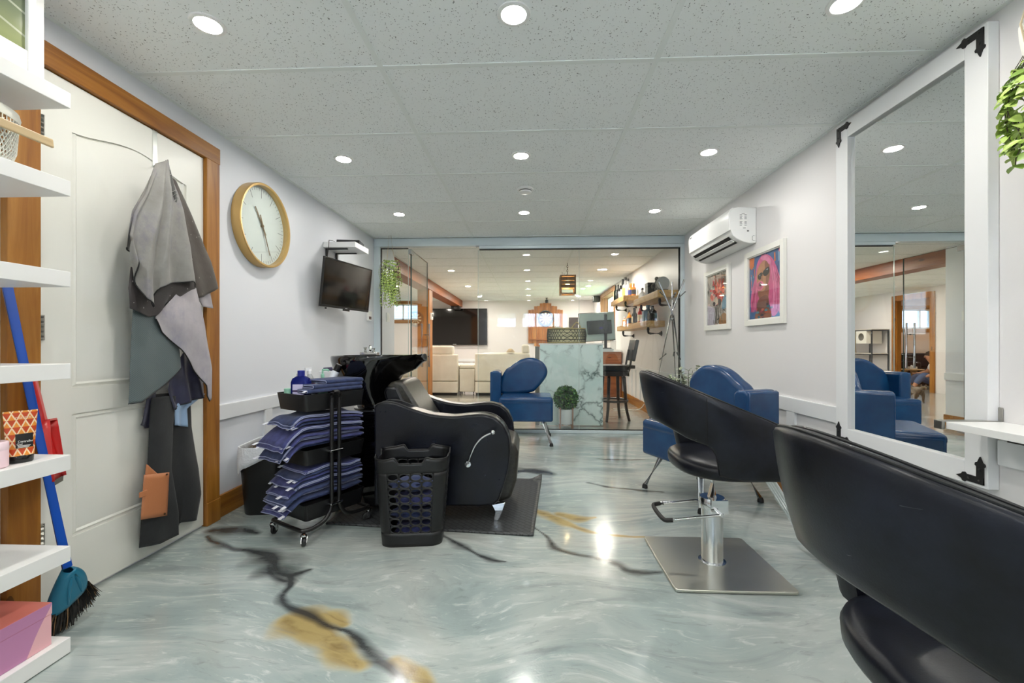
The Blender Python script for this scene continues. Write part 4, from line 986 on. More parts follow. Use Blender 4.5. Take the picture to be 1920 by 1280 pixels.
# ---------------------------------------------------------------- towels
t = NT('navy towelling'); v = t.coord(); n_ = t.noise(v, 30, 4, .6)
t.bsdf(t.ramp(n_, [(.3, srgb(32, 42, 76)), (.7, srgb(56, 70, 112))]), .95, 0, Sheen_Weight=.12); t.bump(t.noise(v, 420, 2), .5, .003); m_towel = t.m
t = NT('indigo towelling'); v = t.coord(); n_ = t.noise(v, 26, 4, .6)
t.bsdf(t.ramp(n_, [(.3, srgb(42, 46, 92)), (.7, srgb(70, 76, 132))]), .95, 0, Sheen_Weight=.12); t.bump(t.noise(v, 420, 2), .5, .003); m_towel2 = t.m
m_hem = M('pale hem thread', (150, 156, 190), .8); m_tag = M('white care tag', (232, 234, 244), .7)
def towel(label, group, parentT, u0, u1, v0, v1, zf, thick=.010, gap=.012, fold=-1, mat=None, seed=0, gf=lambda u: 1.0, ntag=1, hem=True, nu=26, name='folded_towel'):
    """towel folded in half; zf(u, v) is the height of its underside in trolley space"""
    rr = random.Random(seed * 13 + 5)
    Q = parentT
    path = []; w_ = v1 - v0
    r = gap * .5
    for k in range(8): path.append((lerp(v1 if fold < 0 else v0, (v0 + r) if fold < 0 else (v1 - r), k / 7), gap))
    c = (v0 + r) if fold < 0 else (v1 - r)
    for k in range(1, 6):
        a = PI / 2 + PI * k / 6 if fold < 0 else PI / 2 - PI * k / 6
        path.append((c + r * 1.0 * math.cos(a), r + r * math.sin(a)))
    for k in range(8): path.append((lerp((v0 + r) if fold < 0 else (v1 - r), v1 if fold < 0 else v0, k / 7) , 0))
    def fn(i, j):
        jj = j * (len(path) - 1); a = int(min(jj, len(path) - 2)); f = jj - a
        pv, pz = lerp(path[a][0], path[a + 1][0], f), lerp(path[a][1], path[a + 1][1], f)
        u = lerp(u0, u1, i)
        n = mnoise.noise_vector(Vector((u * 14 + seed * 3.1, pv * 14, seed * 1.7)))
        u += (pz / gap - .5) * .012 * rr_s[0] + n.x * .006 * (1 if i in (0, 1) else .4); pv2 = pv + n.y * .008
        z = zf(u, pv2) + pz * gf(u) + n.z * .0010
        return Q @ Vector((u, pv2, z))
    rr_s = [rr.uniform(-1, 1)]
    mb = MB().grid(fn, nu, len(path))
    org = fn(.5, .5)
    root = thing(name, label, 'towel', tuple(org), 0, group)
    for k in range(len(mb.v)): mb.v[k] = mb.v[k] - org
    mb.build('towelling', mat or m_towel, root, smooth=80, solid=thick, soff=0, fixn=False)
    if hem:
        hb = MB()
        for j in (0, 1): hb.tube([fn(i / 24, j) - org for i in range(25)], .0029, 6)
        for i in (0, 1):
            hb.tube([fn(i, j / 20) - org for j in range(21)], .0029, 6)
        hb.build('hem', m_hem, root)
    for k in range(ntag):
        p = fn(0.0, rr.uniform(.25, .45) if k == 0 else rr.uniform(.6, .8)) - org; d = Q.to_3x3() @ Vector((-1, 0, 0)); s = Q.to_3x3() @ Vector((0, 1, 0))
        q0, q1 = p + d * .004, p + d * rr.uniform(.018, .03) + Vector((0, 0, -.007))
        hwid = .011
        MB().hexa([q0 - s * hwid, q0 + s * hwid, q0 + s * hwid + Vector((0, 0, .0012)), q0 - s * hwid + Vector((0, 0, .0012))], [q1 - s * hwid, q1 + s * hwid, q1 + s * hwid + Vector((0, 0, .0012)), q1 - s * hwid + Vector((0, 0, .0012))]).build('care_tag', m_tag, root, smooth=0)
    return root
# trolley
TC = Vector((-1.165, 2.37, 0)); TA = R(60.2); TM = Matrix.Translation(TC) @ Matrix.Rotation(TA, 4, 'Z')
tr_ = thing('trolley', 'black three tier salon trolley on castors, loaded with blue towels', 'trolley', tuple(TC), TA)
def tray(z0, z1, nm='tray'):
    mb = MB(); rings = []
    for z, s, k in ((z0, .93, 0), (z1, 1, 0), (z1, .975, 1), (z0 + .004, .905, 1)): rings.append([(x * s, y * s, z) for x, y in rrect(.187, .132, .018, 4)])
    return loft(mb, rings).build(nm, m_blackp, tr_)
tray(.672, .760); tray(.395, .475); tray(.112, .196)
for sgn, x0 in ((-1, -.045), (1, .0)):
    p = [(x0, -.15, .762)] + [(x0, -.15, z) for z in (.6, .4, .25, .18)]
    p += [(x0 + sgn * .012, -.15, .135), (x0 + sgn * .045, -.15, .098), (x0 + sgn * .09, -.15, .084), (sgn * .165, -.15, .08), (sgn * .195, -.14, .08), (sgn * .206, -.11, .08), (sgn * .206, .10, .08), (sgn * .196, .132, .08), (sgn * .165, .142, .08)]
    if sgn > 0: p += [(0, .142, .08)]
    else: p += [(-.10, .142, .08)]
    MB().tube(spline(p, 4), .0105, 12).build('frame_tube', m_blackm, tr_)
MB().tube([(-.045, -.15, .755), (-.035, -.15, .765), (-.01, -.15, .765), (0, -.15, .755)], .0105, 10).build('top_bend', m_blackm, tr_)
for z in (.455, .175): MB().box(-.06, .015, -.165, -.125, z - .006, z + .004).build('clamp', m_chrome, tr_, smooth=0, bevel=.002)
for (x, y, a) in ((-.2, -.145, 70), (-.2, .135, 30), (.2, -.145, 160), (.2, .135, 200)):
    c = MB(); d = Vector((math.cos(R(a)), math.sin(R(a)), 0)); s = Vector((-d.y, d.x, 0)); h = Vector((x, y, 0)) + d * .012
    c.cyl((x, y, .05), (x, y, .07), .008, n=10); c.lathe([(.014, .056), (.016, .060), (.014, .064)], 16, c=(x, y, 0))
    for q in (-1, 1): c.hexa([h + s * q * .012 + Vector((0, 0, .02)) - d * .01, h + s * q * .012 + Vector((0, 0, .02)) + d * .008, h + s * q * .015 + Vector((0, 0, .02)) + d * .008, h + s * q * .015 + Vector((0, 0, .02)) - d * .01], [Vector((x, y, .056)) + s * q * .012 - d * .012, Vector((x, y, .056)) + s * q * .012 + d * .012, Vector((x, y, .056)) + s * q * .015 + d * .012, Vector((x, y, .056)) + s * q * .015 - d * .012])
    co = c.build('castor', m_chrome, tr_)
    MB().tube([h + Vector((0, 0, .025)) - s * .009, h + Vector((0, 0, .025)) - s * .006, h + Vector((0, 0, .025)) + s * .006, h + Vector((0, 0, .025)) + s * .009], [.021, .025, .025, .021], 24).build('wheel', M('black tyre', (34, 34, 36), .4), co)
# towel piles
def pile(z0, htop, n, uL, group, labels, dro, seed0, vL=-.110):
    step = htop / n
    for k in range(n):
        u0 = uL + .03 * math.sin(k * 2.1 + seed0) + .006 * k * (1 if k > n * .6 else 0); u1 = .176 + .008 * math.sin(k * 1.7 + seed0)
        v0 = vL + .012 * math.sin(k * 2.9 + seed0 * 2); v1 = .096 + .008 * math.cos(k * 1.3)
        def zf(u, v, k=k):
            q = min(1, max(0, (u + .36) / .56)); prof = .60 + .40 * math.sin(PI * min(1, .22 + (1 - q) * .62)) ** 1.2
            dr = max(0, -.188 - u); fallx = -dr * dr * dro * (1 + 1.2 * (1 - k / n)) - dr * .30 * (1 - .3 * k / n)
            dv = max(0, -.112 - v); wave = .010 * mnoise.noise(Vector((u * 9 + seed0, v * 11, 0))) * (.3 + k / n) + .006 * math.sin(u * 26 + v * 14 + seed0) * (k / n)
            return z0 + k * step * prof + fallx - dv * .35 + wave
        towel(labels(k), group, TM, u0, u1, v0, v1, zf, .0055, step * .38, -1 if (k * 7 + seed0) % 3 else 1, m_towel if (k + seed0) % 2 else m_towel2, seed0 * 20 + k, ntag=1 + (k % 2), gf=lambda u: .60 + .40 * math.sin(PI * min(1, .22 + (1 - min(1, max(0, (u + .36) / .56))) * .62)) ** 1.2)
ordn = ['lowest', 'second lowest', 'third from the bottom', 'fourth from the bottom', 'fifth from the bottom', 'sixth from the bottom', 'seventh from the bottom', 'eighth from the bottom', 'ninth from the bottom', 'topmost']
pile(.489, .172, 9, -.270, 'towels on the middle tray', lambda k: 'folded navy towel on the middle trolley tray, ' + ('topmost' if k == 8 else ordn[k]) + ' of its pile', 2.4, 1)
pile(.211, .172, 9, -.250, 'towels on the bottom tray', lambda k: 'folded navy towel on the bottom trolley tray, ' + ('topmost' if k == 8 else ordn[k]) + ' of its pile', 1.6, 4)
for k in range(3):
    towel('folded navy towel on the top tray, %s of three' % ['bottom', 'middle', 'top'][k], 'towels on the top tray', TM, (-.165, -.13, -.045)[k], .176 + .006 * k, -.118 + .006 * k, (-.030, -.026, .052)[k],
          lambda u, v, k=k: .768 + .021 * k - 0 , .010, .012, -1, m_towel, 90 + k, ntag=1 if k == 0 else 0)
# bottles on the top tray
def onT(px, py, z, u=None): return W(px, py, Z=z)
def bottle(name, label, cat, loc, prof, mats, n=24, sx=1, sy=1, rz=0, tilt=None):
    """prof: list of (part name, material, [(r, z)...])"""
    b = thing(name, label, cat, loc, rz)
    for nm, m, pr in prof: MB().lathe(pr, n, sx=sx if nm in ('bottle_body', 'label') else 1, sy=sy if nm in ('bottle_body', 'label') else 1).build(nm, m, b)
    if tilt: b.rotation_euler = tilt
    return b
def glossy(name, rgb, rough=.12): return M(name, rgb, rough)
t = NT('cobalt bottle'); t.bsdf(srgb(28, 42, 140), .08, 0, Transmission_Weight=.55, IOR=1.3); m_cobalt = t.m
TZ = .680
P_ = lambda u, v, z=TZ: tuple(TM @ Vector((u, v, z)))
bb = thing('shampoo_bottle', 'cobalt blue bottle with white and purple label on the trolley', 'bottle', P_(-.112, .02), TA + R(-55))
loft(MB(), [[(x * s, y * s, z) for x, y in rrect(.046, .032, .014, 4)] for z, s in ((0, .94), (.006, 1), (.135, 1), (.155, .86), (.168, .45))]).build('bottle_body', m_cobalt, bb)
MB().lathe([(.016, .165), (.0185, .170), (.0185, .196), (.015, .198)], 20).build('cap', M('cobalt cap', (30, 42, 140), .3), bb)
lbm = MB()
for z0_, z1_, mi in ((.02, .045, 0), (.045, .06, 1), (.06, .085, 0), (.085, .095, 1), (.095, .125, 0)): lbm.box(-.030, .030, -.0345, -.0325, z0_, z1_, mi)
lbm.build('label', [M('lilac label', (200, 196, 226), .5), M('plum label', (62, 44, 86), .5)], bb, smooth=0)
t = NT('clear plastic'); t.bsdf(srgb(236, 238, 240), .08, 0, Transmission_Weight=.6, IOR=1.3); m_clear = t.m
sp = thing('spray_bottle', 'clear spray bottle with bright pink label behind the trolley towels', 'bottle', P_(-.02, .085), TA)
MB().lathe([(.026, 0), (.028, .005), (.028, .10), (.024, .135), (.012, .165), (.010, .172)], 24).build('bottle_body', m_clear, sp)
MB().lathe([(.0287, .085), (.0287, .125), (.026, .136)], 24, cap=False).build('label', M('hot pink label', (226, 60, 120), .4), sp)
MB().lathe([(.013, .170), (.013, .192), (.008, .197)], 16).box(-.030, .010, -.007, .007, .190, .207).box(-.030, -.024, -.003, .003, .166, .192).build('spray_head', M('white trigger', (240, 240, 242), .35), sp)
s2 = thing('small_bottle', 'small clear bottle between the blue bottle and the pink label bottle', 'bottle', P_(-.078, .102), TA)
MB().lathe([(.017, 0), (.018, .004), (.018, .12), (.009, .145), (.009, .175), (.0, .177)], 18).build('bottle_body', m_clear, s2)
MB().lathe([(.0186, .03), (.0186, .12)], 18, cap=False).build('label', M('violet label', (110, 92, 160), .5), s2)
pm = thing('pump_bottle', 'mint green pump bottle behind the trolley towels', 'bottle', P_(.06, .085), TA)
m_mint = M('mint plastic', (150, 206, 180), .3)
MB().lathe([(.026, 0), (.027, .004), (.027, .09), (.020, .11), (.009, .115), (.009, .15)], 20).build('bottle_body', m_mint, pm)
MB().lathe([(.010, .148), (.010, .165), (.005, .170), (.005, .185)], 14).tube([(0, 0, .186), (.0, .0, .190), (.03, 0, .190), (.04, 0, .184)], .006, 8).build('pump', m_mint, pm)
mj = thing('mint_tub', 'mint green tub at the left corner of the top trolley tray', 'tub', P_(-.142, .088), TA)
MB().lathe([(.020, 0), (.022, .004), (.022, .085), (.020, .09)], 20).build('tub_body', m_mint, mj)
MB().lathe([(.0225, .085), (.0225, .10), (.0, .102)], 20).build('lid', m_mint, mj)
wt = thing('lotion_tube', 'white lotion bottle with black cap lying tilted over the blue towels', 'bottle', P_(.10, .088, .772), TA)
MB().lathe([(.018, 0), (.020, .006), (.020, .095), (.018, .10)], 20).build('bottle_body', M('white bottle', (226, 230, 238), .3), wt)
MB().lathe([(.021, .098), (.021, .135), (.017, .138)], 20).build('cap', M('gloss black', (16, 16, 17), .15), wt)
MB().lathe([(.016, .1382), (.0165, .1415), (0, .142)], 20).build('cap_disc', M('grey disc', (150, 150, 150), .4), wt)
wt.rotation_euler = (R(-8), R(24), 0)
tw = thing('folded_cloth', 'dark folded cloth lying on the white plumbing ledge', 'cloth', (-1.395, 3.05, .8305))
MB().box(-.095, .07, -.02, .16, 0, .010).build('lower_fold', M('dark plum cloth', (66, 64, 88), .9, bump=.4), tw, bevel=.004)
MB().box(-.09, .065, -.018, .155, .0105, .022).build('upper_fold', M('dark plum cloth', (66, 64, 88), .9, bump=.4), tw, bevel=.004)

# ---------------------------------------------------------------- shampoo basin
t = NT('black glazed ceramic'); t.bsdf(srgb(9, 9, 10), .05, 0, Specular_IOR_Level=.6, Coat_Weight=.5, Coat_Roughness=.02); m_ceram = t.m
BY = 2.76
bs = thing('shampoo_basin', 'glossy black shampoo basin on a black pedestal behind the recliner', 'basin', (-.97, BY, .13))
def bring(z, xl, xr, b, dip=0.0, tipz=0.0):
    o = []
    for k in range(48):
        a = 2 * PI * k / 48; ca, sa = math.cos(a), math.sin(a); c, h = (xl + xr) / 2, (xr - xl) / 2
        x = c + h * math.copysign(abs(ca) ** .85, ca); y = b * math.copysign(abs(sa) ** .85, sa) * (1 - .22 * max(0, ca))
        zz = z + tipz * max(0, ca) ** 3 - dip * max(0, ca) ** 6 * max(0, 1 - (sa / .45) ** 2)
        o.append((x + .97, y, zz - .13))
    return o
rings = [bring(.640, -1.10, -.88, .12), bring(.66, -1.11, -.885, .125), bring(.70, -1.15, -.885, .15), bring(.76, -1.20, -.865, .185), bring(.82, -1.235, -.83, .215), bring(.88, -1.258, -.775, .238), bring(.92, -1.268, -.72, .25),
         bring(.940, -1.270, -.685, .253, .05, .016), bring(.9465, -1.266, -.675, .249, .055, .018), bring(.943, -1.252, -.695, .235, .06, .016), bring(.90, -1.235, -.735, .215, .04), bring(.82, -1.19, -.83, .17), bring(.77, -1.12, -.90, .10), bring(.765, -1.05, -.95, .03)]
loft(MB(), rings).build('bowl', m_ceram, bs)
MB().lathe([(.115, .49), (.125, .495), (.125, .51), (.112, .515)], 40, c=(-.02, 0, 0)).lathe([(.13, .478), (.145, .482), (.145, .490), (.13, .494)], 40, c=(-.02, 0, 0)).build('swivel_ring', m_ceram, bs)
pl = MB().prism([(-.24, .480), (-.24, .455), (-.235, .34), (-.19, .16), (-.08, .02), (-.04, -.10), (.04, -.105), (.10, -.105), (.10, .480)], -.155, .155, 'xz')
pl.build('pedestal', m_ceram, bs, smooth=25, bevel=.006)
MB().box(-.245, .10, -.16, .16, .476, .484).build('pedestal_top', M('dark grey top', (60, 62, 64), .2), bs, smooth=0, bevel=.002)
fc = MB().box(-.20, -.08, .15, .20, .80, .835).cyl((-.17, .17, .835), (-.17, .17, .87), .016).cyl((-.11, .17, .835), (-.11, .17, .865), .014).tube([(-.14, .17, .83), (-.14, .17, .872), (-.12, .13, .876), (-.10, .08, .85)], .009, 10)
fc.build('mixer_tap', m_chrome, bs, bevel=.002)

# ---------------------------------------------------------------- recliner
t = NT('worn black leather'); v = t.coord(); n_ = t.noise(v, 9, 5, .7)
t.bsdf(t.ramp(n_, [(.35, srgb(8, 9, 13)), (.75, srgb(22, 26, 38))]), .27, 0, Specular_IOR_Level=.38); t.bump(t.noise(v, 160, 3), .12, .003); m_leather = t.m
t = NT('worn leather olive highlight'); v = t.coord(); n_ = t.noise(v, 60, 4, .7)
t.bsdf(t.ramp(n_, [(.3, srgb(26, 26, 24)), (.75, srgb(60, 58, 50))]), .36); t.bump(t.noise(v, 220, 3), .15, .003); m_leather2 = t.m  # lighter olive copy for seat and back, highlights painted into the colour
RC = Vector((-.52, 2.74, .0))
rcn = thing('shampoo_chair', 'large black leather shampoo recliner standing on the dark mat', 'chair', (RC.x, RC.y, .0105))
apx = [(701, 950), (701, 763), (706, 757), (722, 753), (742, 755), (774, 767), (808, 777), (848, 781), (880, 778), (905, 777), (926, 782), (943, 796), (954, 818), (957, 845), (953, 880), (944, 912), (935, 938), (925, 947), (900, 949)]
prof = []
for x, y in apx:
    q = W(x, y, Y=2.44); prof.append((q.x - RC.x, max(.095, q.z) - .0105))
for s, y0, y1 in ((-1, 2.44, 2.545), (1, 2.94, 3.045)):
    MB().prism(prof, y0 - RC.y, y1 - RC.y, 'xz').build('arm', m_leather, rcn, smooth=50, bevel=.016, seg=4)
    pp = [Vector((x, (y0 if s < 0 else y1) - RC.y - s * .004 * 0, z)) for x, z in prof]
    pc = Vector((sum(p.x for p in pp) / len(pp), pp[0].y, sum(p.z for p in pp) / len(pp)))
    for yy in ((y0 + .006, y1 - .006) if s < 0 else (y0 + .006,)):
        ring = [Vector((p.x, yy - RC.y, p.z)) for p in spline([Vector((x, 0, z)) for x, z in prof[1:-1]], 3)]
        MB().tube([pc.lerp(p, .994) * 1.0 + Vector((0, p.y - pc.lerp(p, .994).y, 0)) for p in ring], .0035, 6).build('piping', M('piping edge highlight', (52, 52, 52), .3), rcn)  # paler piping along the arm outline paints its edge highlight
y0, y1 = 2.550 - RC.y, 2.935 - RC.y
seatp = [(-.20, .33), (-.16, .405), (.20, .435), (.36, .44), (.425, .42), (.445, .37), (.435, .20), (.40, .10), (.34, .075), (-.20, .12)]
MB().prism(seatp, y0, y1, 'xz').build('seat', m_leather2, rcn, smooth=50, bevel=.02, seg=4)
backp = [(-.04, .38), (-.07, .50), (-.155, .64), (-.235, .765), (-.262, .786), (-.30, .790), (-.335, .770), (-.350, .735), (-.31, .60), (-.24, .45), (-.18, .36)]
MB().prism(backp, y0 + .004, y1 - .004, 'xz').build('backrest', m_leather2, rcn, smooth=60, bevel=.03, seg=4)
MB().prism([(x - .012, z - .012) for x, z in [(-.262, .770), (-.335, .770), (-.352, .735), (-.31, .60), (-.24, .45), (-.12, .45), (-.19, .62)]], y0 - .004, y0 + .05, 'xz').build('backrest_side', m_leather, rcn, smooth=60, bevel=.02, seg=3)
MB().box(-.16, .32, y0, y1, .06, .12).build('underframe', m_blackm, rcn, smooth=0)
def leg_(x, y):
    return MB().prism([(x - .05, .092), (x + .028, .105), (x + .012, .05), (x - .012, 0), (x - .040, 0), (x - .030, .05)], y, y + .03, 'xz').build('front_leg', m_chrome, rcn, smooth=30, bevel=.003)
leg_(.345, 2.47 - RC.y); leg_(.345, 2.98 - RC.y); leg_(-.22, 2.47 - RC.y).name = 'rear_leg'; leg_(-.22, 2.98 - RC.y).name = 'rear_leg'
lv = [W(877, 874, Y=2.425), W(882, 858, Y=2.40), W(890, 840, Y=2.39), (W(904, 824, Y=2.385)), W(924, 814, Y=2.38)]
lo = MB().tube(spline([p - RC for p in lv], 5), .0055, 10).build('recline_lever', m_chrome, rcn)
MB().lathe([(.006, .012), (.017, .010), (.019, .004), (.019, 0)], 24, mat=Matrix.Translation(lv[0] - RC + Vector((0, .012, 0))) @ Matrix.Rotation(R(90), 4, 'X')).build('lever_rose', m_chrome, lo)
MB().ball(lv[-1] - RC, .0135).build('lever_ball', m_chrome, lo)

# ---------------------------------------------------------------- laundry basket
LB = Vector((-.618, 2.272, 0)); lb = thing('laundry_basket', 'tall black plastic laundry basket with rows of oval holes', 'laundry basket', tuple(LB), R(7))
prm = rrect(1, 1, .42, 10); prm = prm[len(prm) // 8 * 0:]
pl3 = [Vector((x, y, 0)) for x, y in prm] + [Vector((prm[0][0], prm[0][1], 0))]
def per(s):      # s = 0 at the middle of the front side, one turn = 1
    return poly_at(pl3, ((s + .625) % 1.0))
def bpt(s, z):
    p = per(s); f = z / .45; hx, hy = lerp(.150, .184, f), lerp(.118, .148, f)
    return Vector((p.x * hx, p.y * hy, z))
# find s where front side centre is
s0 = min((abs(per(k / 400).x) + (0 if per(k / 400).y < 0 else 9), k / 400) for k in range(400))[1]
def B(s, z): return bpt(s + s0, z)
def ztop(s):
    s = (s + .125) % .25 - .125; q = abs(s)
    if q < .045: return .425
    if q < .058: return lerp(.425, .456, (q - .045) / .013)
    return .456 - .012 * math.sin(min(1, (q - .058) / .05) * PI / 2)
mb = MB(); z0, z1 = .07, .375; rows = 8; cw = .044; ch = (z1 - z0) / rows
for side in range(4):
    c = side * .25
    for j in range(4):
        sc0 = c + (j - 2) * cw
        for i in range(rows):
            zc = z0 + ch * (i + .5); n = 20; k = len(mb.v)
            for q in range(n):
                a = 2 * PI * q / n; ca, sa = math.cos(a), math.sin(a); m_ = max(abs(ca), abs(sa))
                mb.v.append(B(sc0 + cw / 2 + cw * .42 * ca, zc + ch * .385 * sa))
            for q in range(n):
                a = 2 * PI * q / n; ca, sa = math.cos(a), math.sin(a); m_ = max(abs(ca), abs(sa))
                mb.v.append(B(sc0 + cw / 2 + cw * .5 * ca / m_, zc + ch * .5 * sa / m_))
            for q in range(n): mb.f.append([k + q, k + (q + 1) % n, k + n + (q + 1) % n, k + n + q]); mb.mi.append(0)
    a0, a1 = c + 2 * cw, c + .25 - 2 * cw
    mb.grid(lambda i, j: B(lerp(a0, a1, i), lerp(z0, z1, j)), 10, 17)
mb.grid(lambda i, j: B(i, lerp(.0, z0, j)), 120, 5, cu=True); mb.grid(lambda i, j: B(i, lerp(z1, ztop(i), j)), 160, 5, cu=True)
k = len(mb.v)
for q in range(60): mb.v.append(B(q / 60, 0))
mb.f.append([k + q for q in range(60)]); mb.mi.append(0)
mb.build('basket_shell', m_blackp, lb, smooth=50, solid=.004, fixn=False)
MB().tube([B(q / 160, ztop(q / 160)) for q in range(160)], .0042, 6, closed=True).build('rim', m_blackp, lb)
def crumple(label, c, r, seed, mat):
    mb = MB().ball((0, 0, 0), (1, 1, 1), 30, 18)
    for i, p in enumerate(mb.v):
        n = mnoise.noise(p * 1.6 + Vector((seed, 0, 0))) * .28 + mnoise.noise(p * 4 + Vector((0, seed, 0))) * .16; q = p * (1 + n); mb.v[i] = Vector((q.x * r[0], q.y * r[1], q.z * r[2]))
    o = mb.build('crumpled_towel', mat, None, smooth=60, fixn=False); o.location = c; return tag(o, label, 'towel', 'towels in the laundry basket')
for k in range(4):
    crumple('crumpled navy towel inside the black laundry basket, %s' % ['at the bottom', 'second up', 'third up', 'on top'][k], tuple(LB + Vector((.01 * (-1) ** k, .005 * k, .055 + .075 * k))), (.112, .088, .032), 3.3 * k + 1, m_towel if k % 2 else m_towel2)
# ================================================================== RIGHT SIDE AND SEATING
# tall mirror
MY0, MY1, MZ0, MZ1 = 1.69, 2.495, .475, 2.222
mr = thing('wall_mirror', 'tall white framed mirror with black corner brackets on the right wall', 'mirror', (XR, (MY0 + MY1) / 2, MZ0))
hw = (MY1 - MY0) / 2; H = MZ1 - MZ0; fwid = .088; x0, x1 = -.042, -.012
mb = MB().box(x0, -.001, -hw, -hw + fwid, 0, H).box(x0, -.001, hw - fwid, hw, 0, H).box(x0, -.001, -hw + fwid, hw - fwid, 0, fwid).box(x0, -.001, -hw + fwid, hw - fwid, H - fwid, H)
mb.build('frame', M('white mirror frame', (238, 239, 240), .4), mr, smooth=0, bevel=.002)
t = NT('mirror silver'); t.bsdf((.93, .95, .94, 1), 0.0, 1.0); 
MB().box(-.022, -.012, -hw + fwid - .004, hw - fwid + .004, fwid - .004, H - fwid + .004).build('mirror_glass', t.m, mr, smooth=0)
def bracket(y, z, sy, sz):
    L, w_ = .105, .026
    # fleur ended L plate, legs pointing away from the corner
    def leg(along_y):
        pr = [(0, 0), (L * .62, 0), (L * .68, -.006), (L * .76, -.004), (L * .80, .004), (L, w_ / 2), (L * .80, w_ - .004), (L * .76, w_ + .004), (L * .68, w_ + .006), (L * .62, w_), (0, w_)]
        return [((y + sy * a, z + sz * b) if along_y else (y + sy * b, z + sz * a)) for a, b in pr]
    m_ = MB().prism(leg(True), x0 - .005, x0 - .0002, 'yz').prism(leg(False), x0 - .0054, x0 - .0002, 'yz')
    for a, b in ((.015, .013), (.055, .013), (.013, .055)): m_.ball((x0 - .005, y + sy * a, z + sz * b), .005, 10, 6)
    m_.build('corner_bracket', M('black iron bracket', (22, 22, 23), .5), mr, smooth=0)
for sy in (-1, 1):
    for sz in (-1, 1): bracket(-sy * (hw - .012), (H - .012) if sz < 0 else .012, sy, sz)

# air conditioner
ac = thing('air_conditioner', 'white wall mounted air conditioner high on the right wall', 'air conditioner', (XR, 3.86, 1.80))
m_acw = M('ac white plastic', (244, 245, 243), .3)
pr = [(-.001, 0.005), (-.001, .28), (-.14, .284), (-.175, .278), (-.196, .262), (-.203, .235), (-.205, .20), (-.203, .15), (-.196, .105), (-.178, .065), (-.150, .040), (-.10, .015), (-.05, .002)]
MB().prism(pr, -.43, .43, 'xz').build('case', m_acw, ac, smooth=40, bevel=.006, seg=3)
MB().prism([(-.2065, .105), (-.2085, .15), (-.2105, .20), (-.2085, .24), (-.196, .268), (-.180, .282), (-.17, .276), (-.19, .25), (-.20, .20), (-.196, .11)], -.425, .425, 'xz').build('front_cover', m_acw, ac, smooth=40)
for k, (a, b) in enumerate((((-.186, .068), (-.160, .043)), ((-.145, .033), (-.118, .0205)))):
    p, q = Vector((a[0], 0, a[1])), Vector((b[0], 0, b[1])); n = Vector((-(q.z - p.z), 0, q.x - p.x)).normalized()
    if n.z > 0: n = -n
    MB().hexa([(p.x, -.37, p.z), (q.x, -.37, q.z), (q.x, .37, q.z), (p.x, .37, p.z)], [v_ + n * .0035 for v_ in (Vector((p.x, -.37, p.z)), Vector((q.x, -.37, q.z)), Vector((q.x, .37, q.z)), Vector((p.x, .37, p.z)))]).build('air_slot', M('dark slot', (20, 21, 22), .6), ac, smooth=0)
lv_ = MB().hexa([(-.166, -.372, .0455), (-.140, -.372, .0285), (-.140, .372, .0285), (-.166, .372, .0455)], [(-.169, -.372, .0405), (-.143, -.372, .0235), (-.143, .372, .0235), (-.169, .372, .0405)]).build('louver', m_acw, ac, smooth=0, bevel=.001)
lab = MB().box(-.130, -.072, -.4312, -.4302, .115, .235).build('rating_sticker', M('sticker white', (250, 250, 248), .4), ac, smooth=0)
m_print = M('grey print', (90, 92, 94), .6)
ln = MB()
for k in range(9):
    if k == 4: continue
    ln.box(-.128, -.128 + (.020 if k % 2 else .016), -.4318, -.4312, .220 - .010 * k, .2235 - .010 * k); ln.box(-.092, -.075, -.4318, -.4312, .220 - .010 * k, .2235 - .010 * k)
ln.box(-.113, -.090, -.4318, -.4312, .229, .232).box(-.102, -.082, -.4318, -.4312, .119, .123); o_ = ln.build('sticker_print', m_print, lab, smooth=0); o_['kind'] = 'stuff'
MB().box(-.072, -.058, -.4312, -.4302, .093, .103).build('vent_mark', m_print, ac, smooth=0)
MB().tube([Vector((x, -.431, z)) for x, z in [(-.012, .062), (-.022, .062), (-.032, .056), (-.032, .028), (-.024, .022), (-.010, .022)]], .0012, 5).build('knockout_mark', m_print, ac)
text('brand_lettering', 'TOSOT', .017, M('dark print', (40, 42, 44), .5), ac, (-.2088, .375, .238), (R(84), 0, R(-90)), .0004)

# framed pictures on the right wall
def panel_poly(mb, pts, x, m): mb.add([(x, u, v) for u, v in pts], [tuple(range(len(pts)))], m)
def framed(label, yc, z0, w_, h_, art):
    f = thing('picture_frame', label, 'picture', (XR, yc, z0))
    b = .042; t_ = .026
    mb = MB(); a0, a1 = -w_ / 2, w_ / 2
    mb.box(-t_, -.001, a0, a0 + b, 0, h_).box(-t_, -.001, a1 - b, a1, 0, h_).box(-t_, -.001, a0 + b, a1 - b, 0, b).box(-t_, -.001, a0 + b, a1 - b, h_ - b, h_)
    mb.box(-.019, -.001, a0 + b, a0 + b + .008, b, h_ - b).box(-.019, -.001, a1 - b - .008, a1 - b, b, h_ - b).box(-.019, -.001, a0 + b, a1 - b, b, b + .008).box(-.019, -.001, a0 + b, a1 - b, h_ - b - .008, h_ - b)
    mb.build('frame', M('white picture frame', (240, 239, 232), .4), f, smooth=0, bevel=.0015)
    art(f, w_ - 2 * b, h_ - 2 * b, b); 
    MB().box(-.0165, -.0155, a0 + b + .006, a1 - b - .006, b + .006, h_ - b - .006).build('glazing', glassm('picture glazing', (1, 1, 1), 1.5), f, smooth=0)
    return f
def ell(cx, cy, rx, ry, n=20, a0=0, rot=0):
    o = []
    for k in range(n):
        a = a0 + 2 * PI * k / n; x, y = rx * math.cos(a), ry * math.sin(a); o.append((cx + x * math.cos(rot) - y * math.sin(rot), cy + x * math.sin(rot) + y * math.cos(rot)))
    return o
PAL = {}
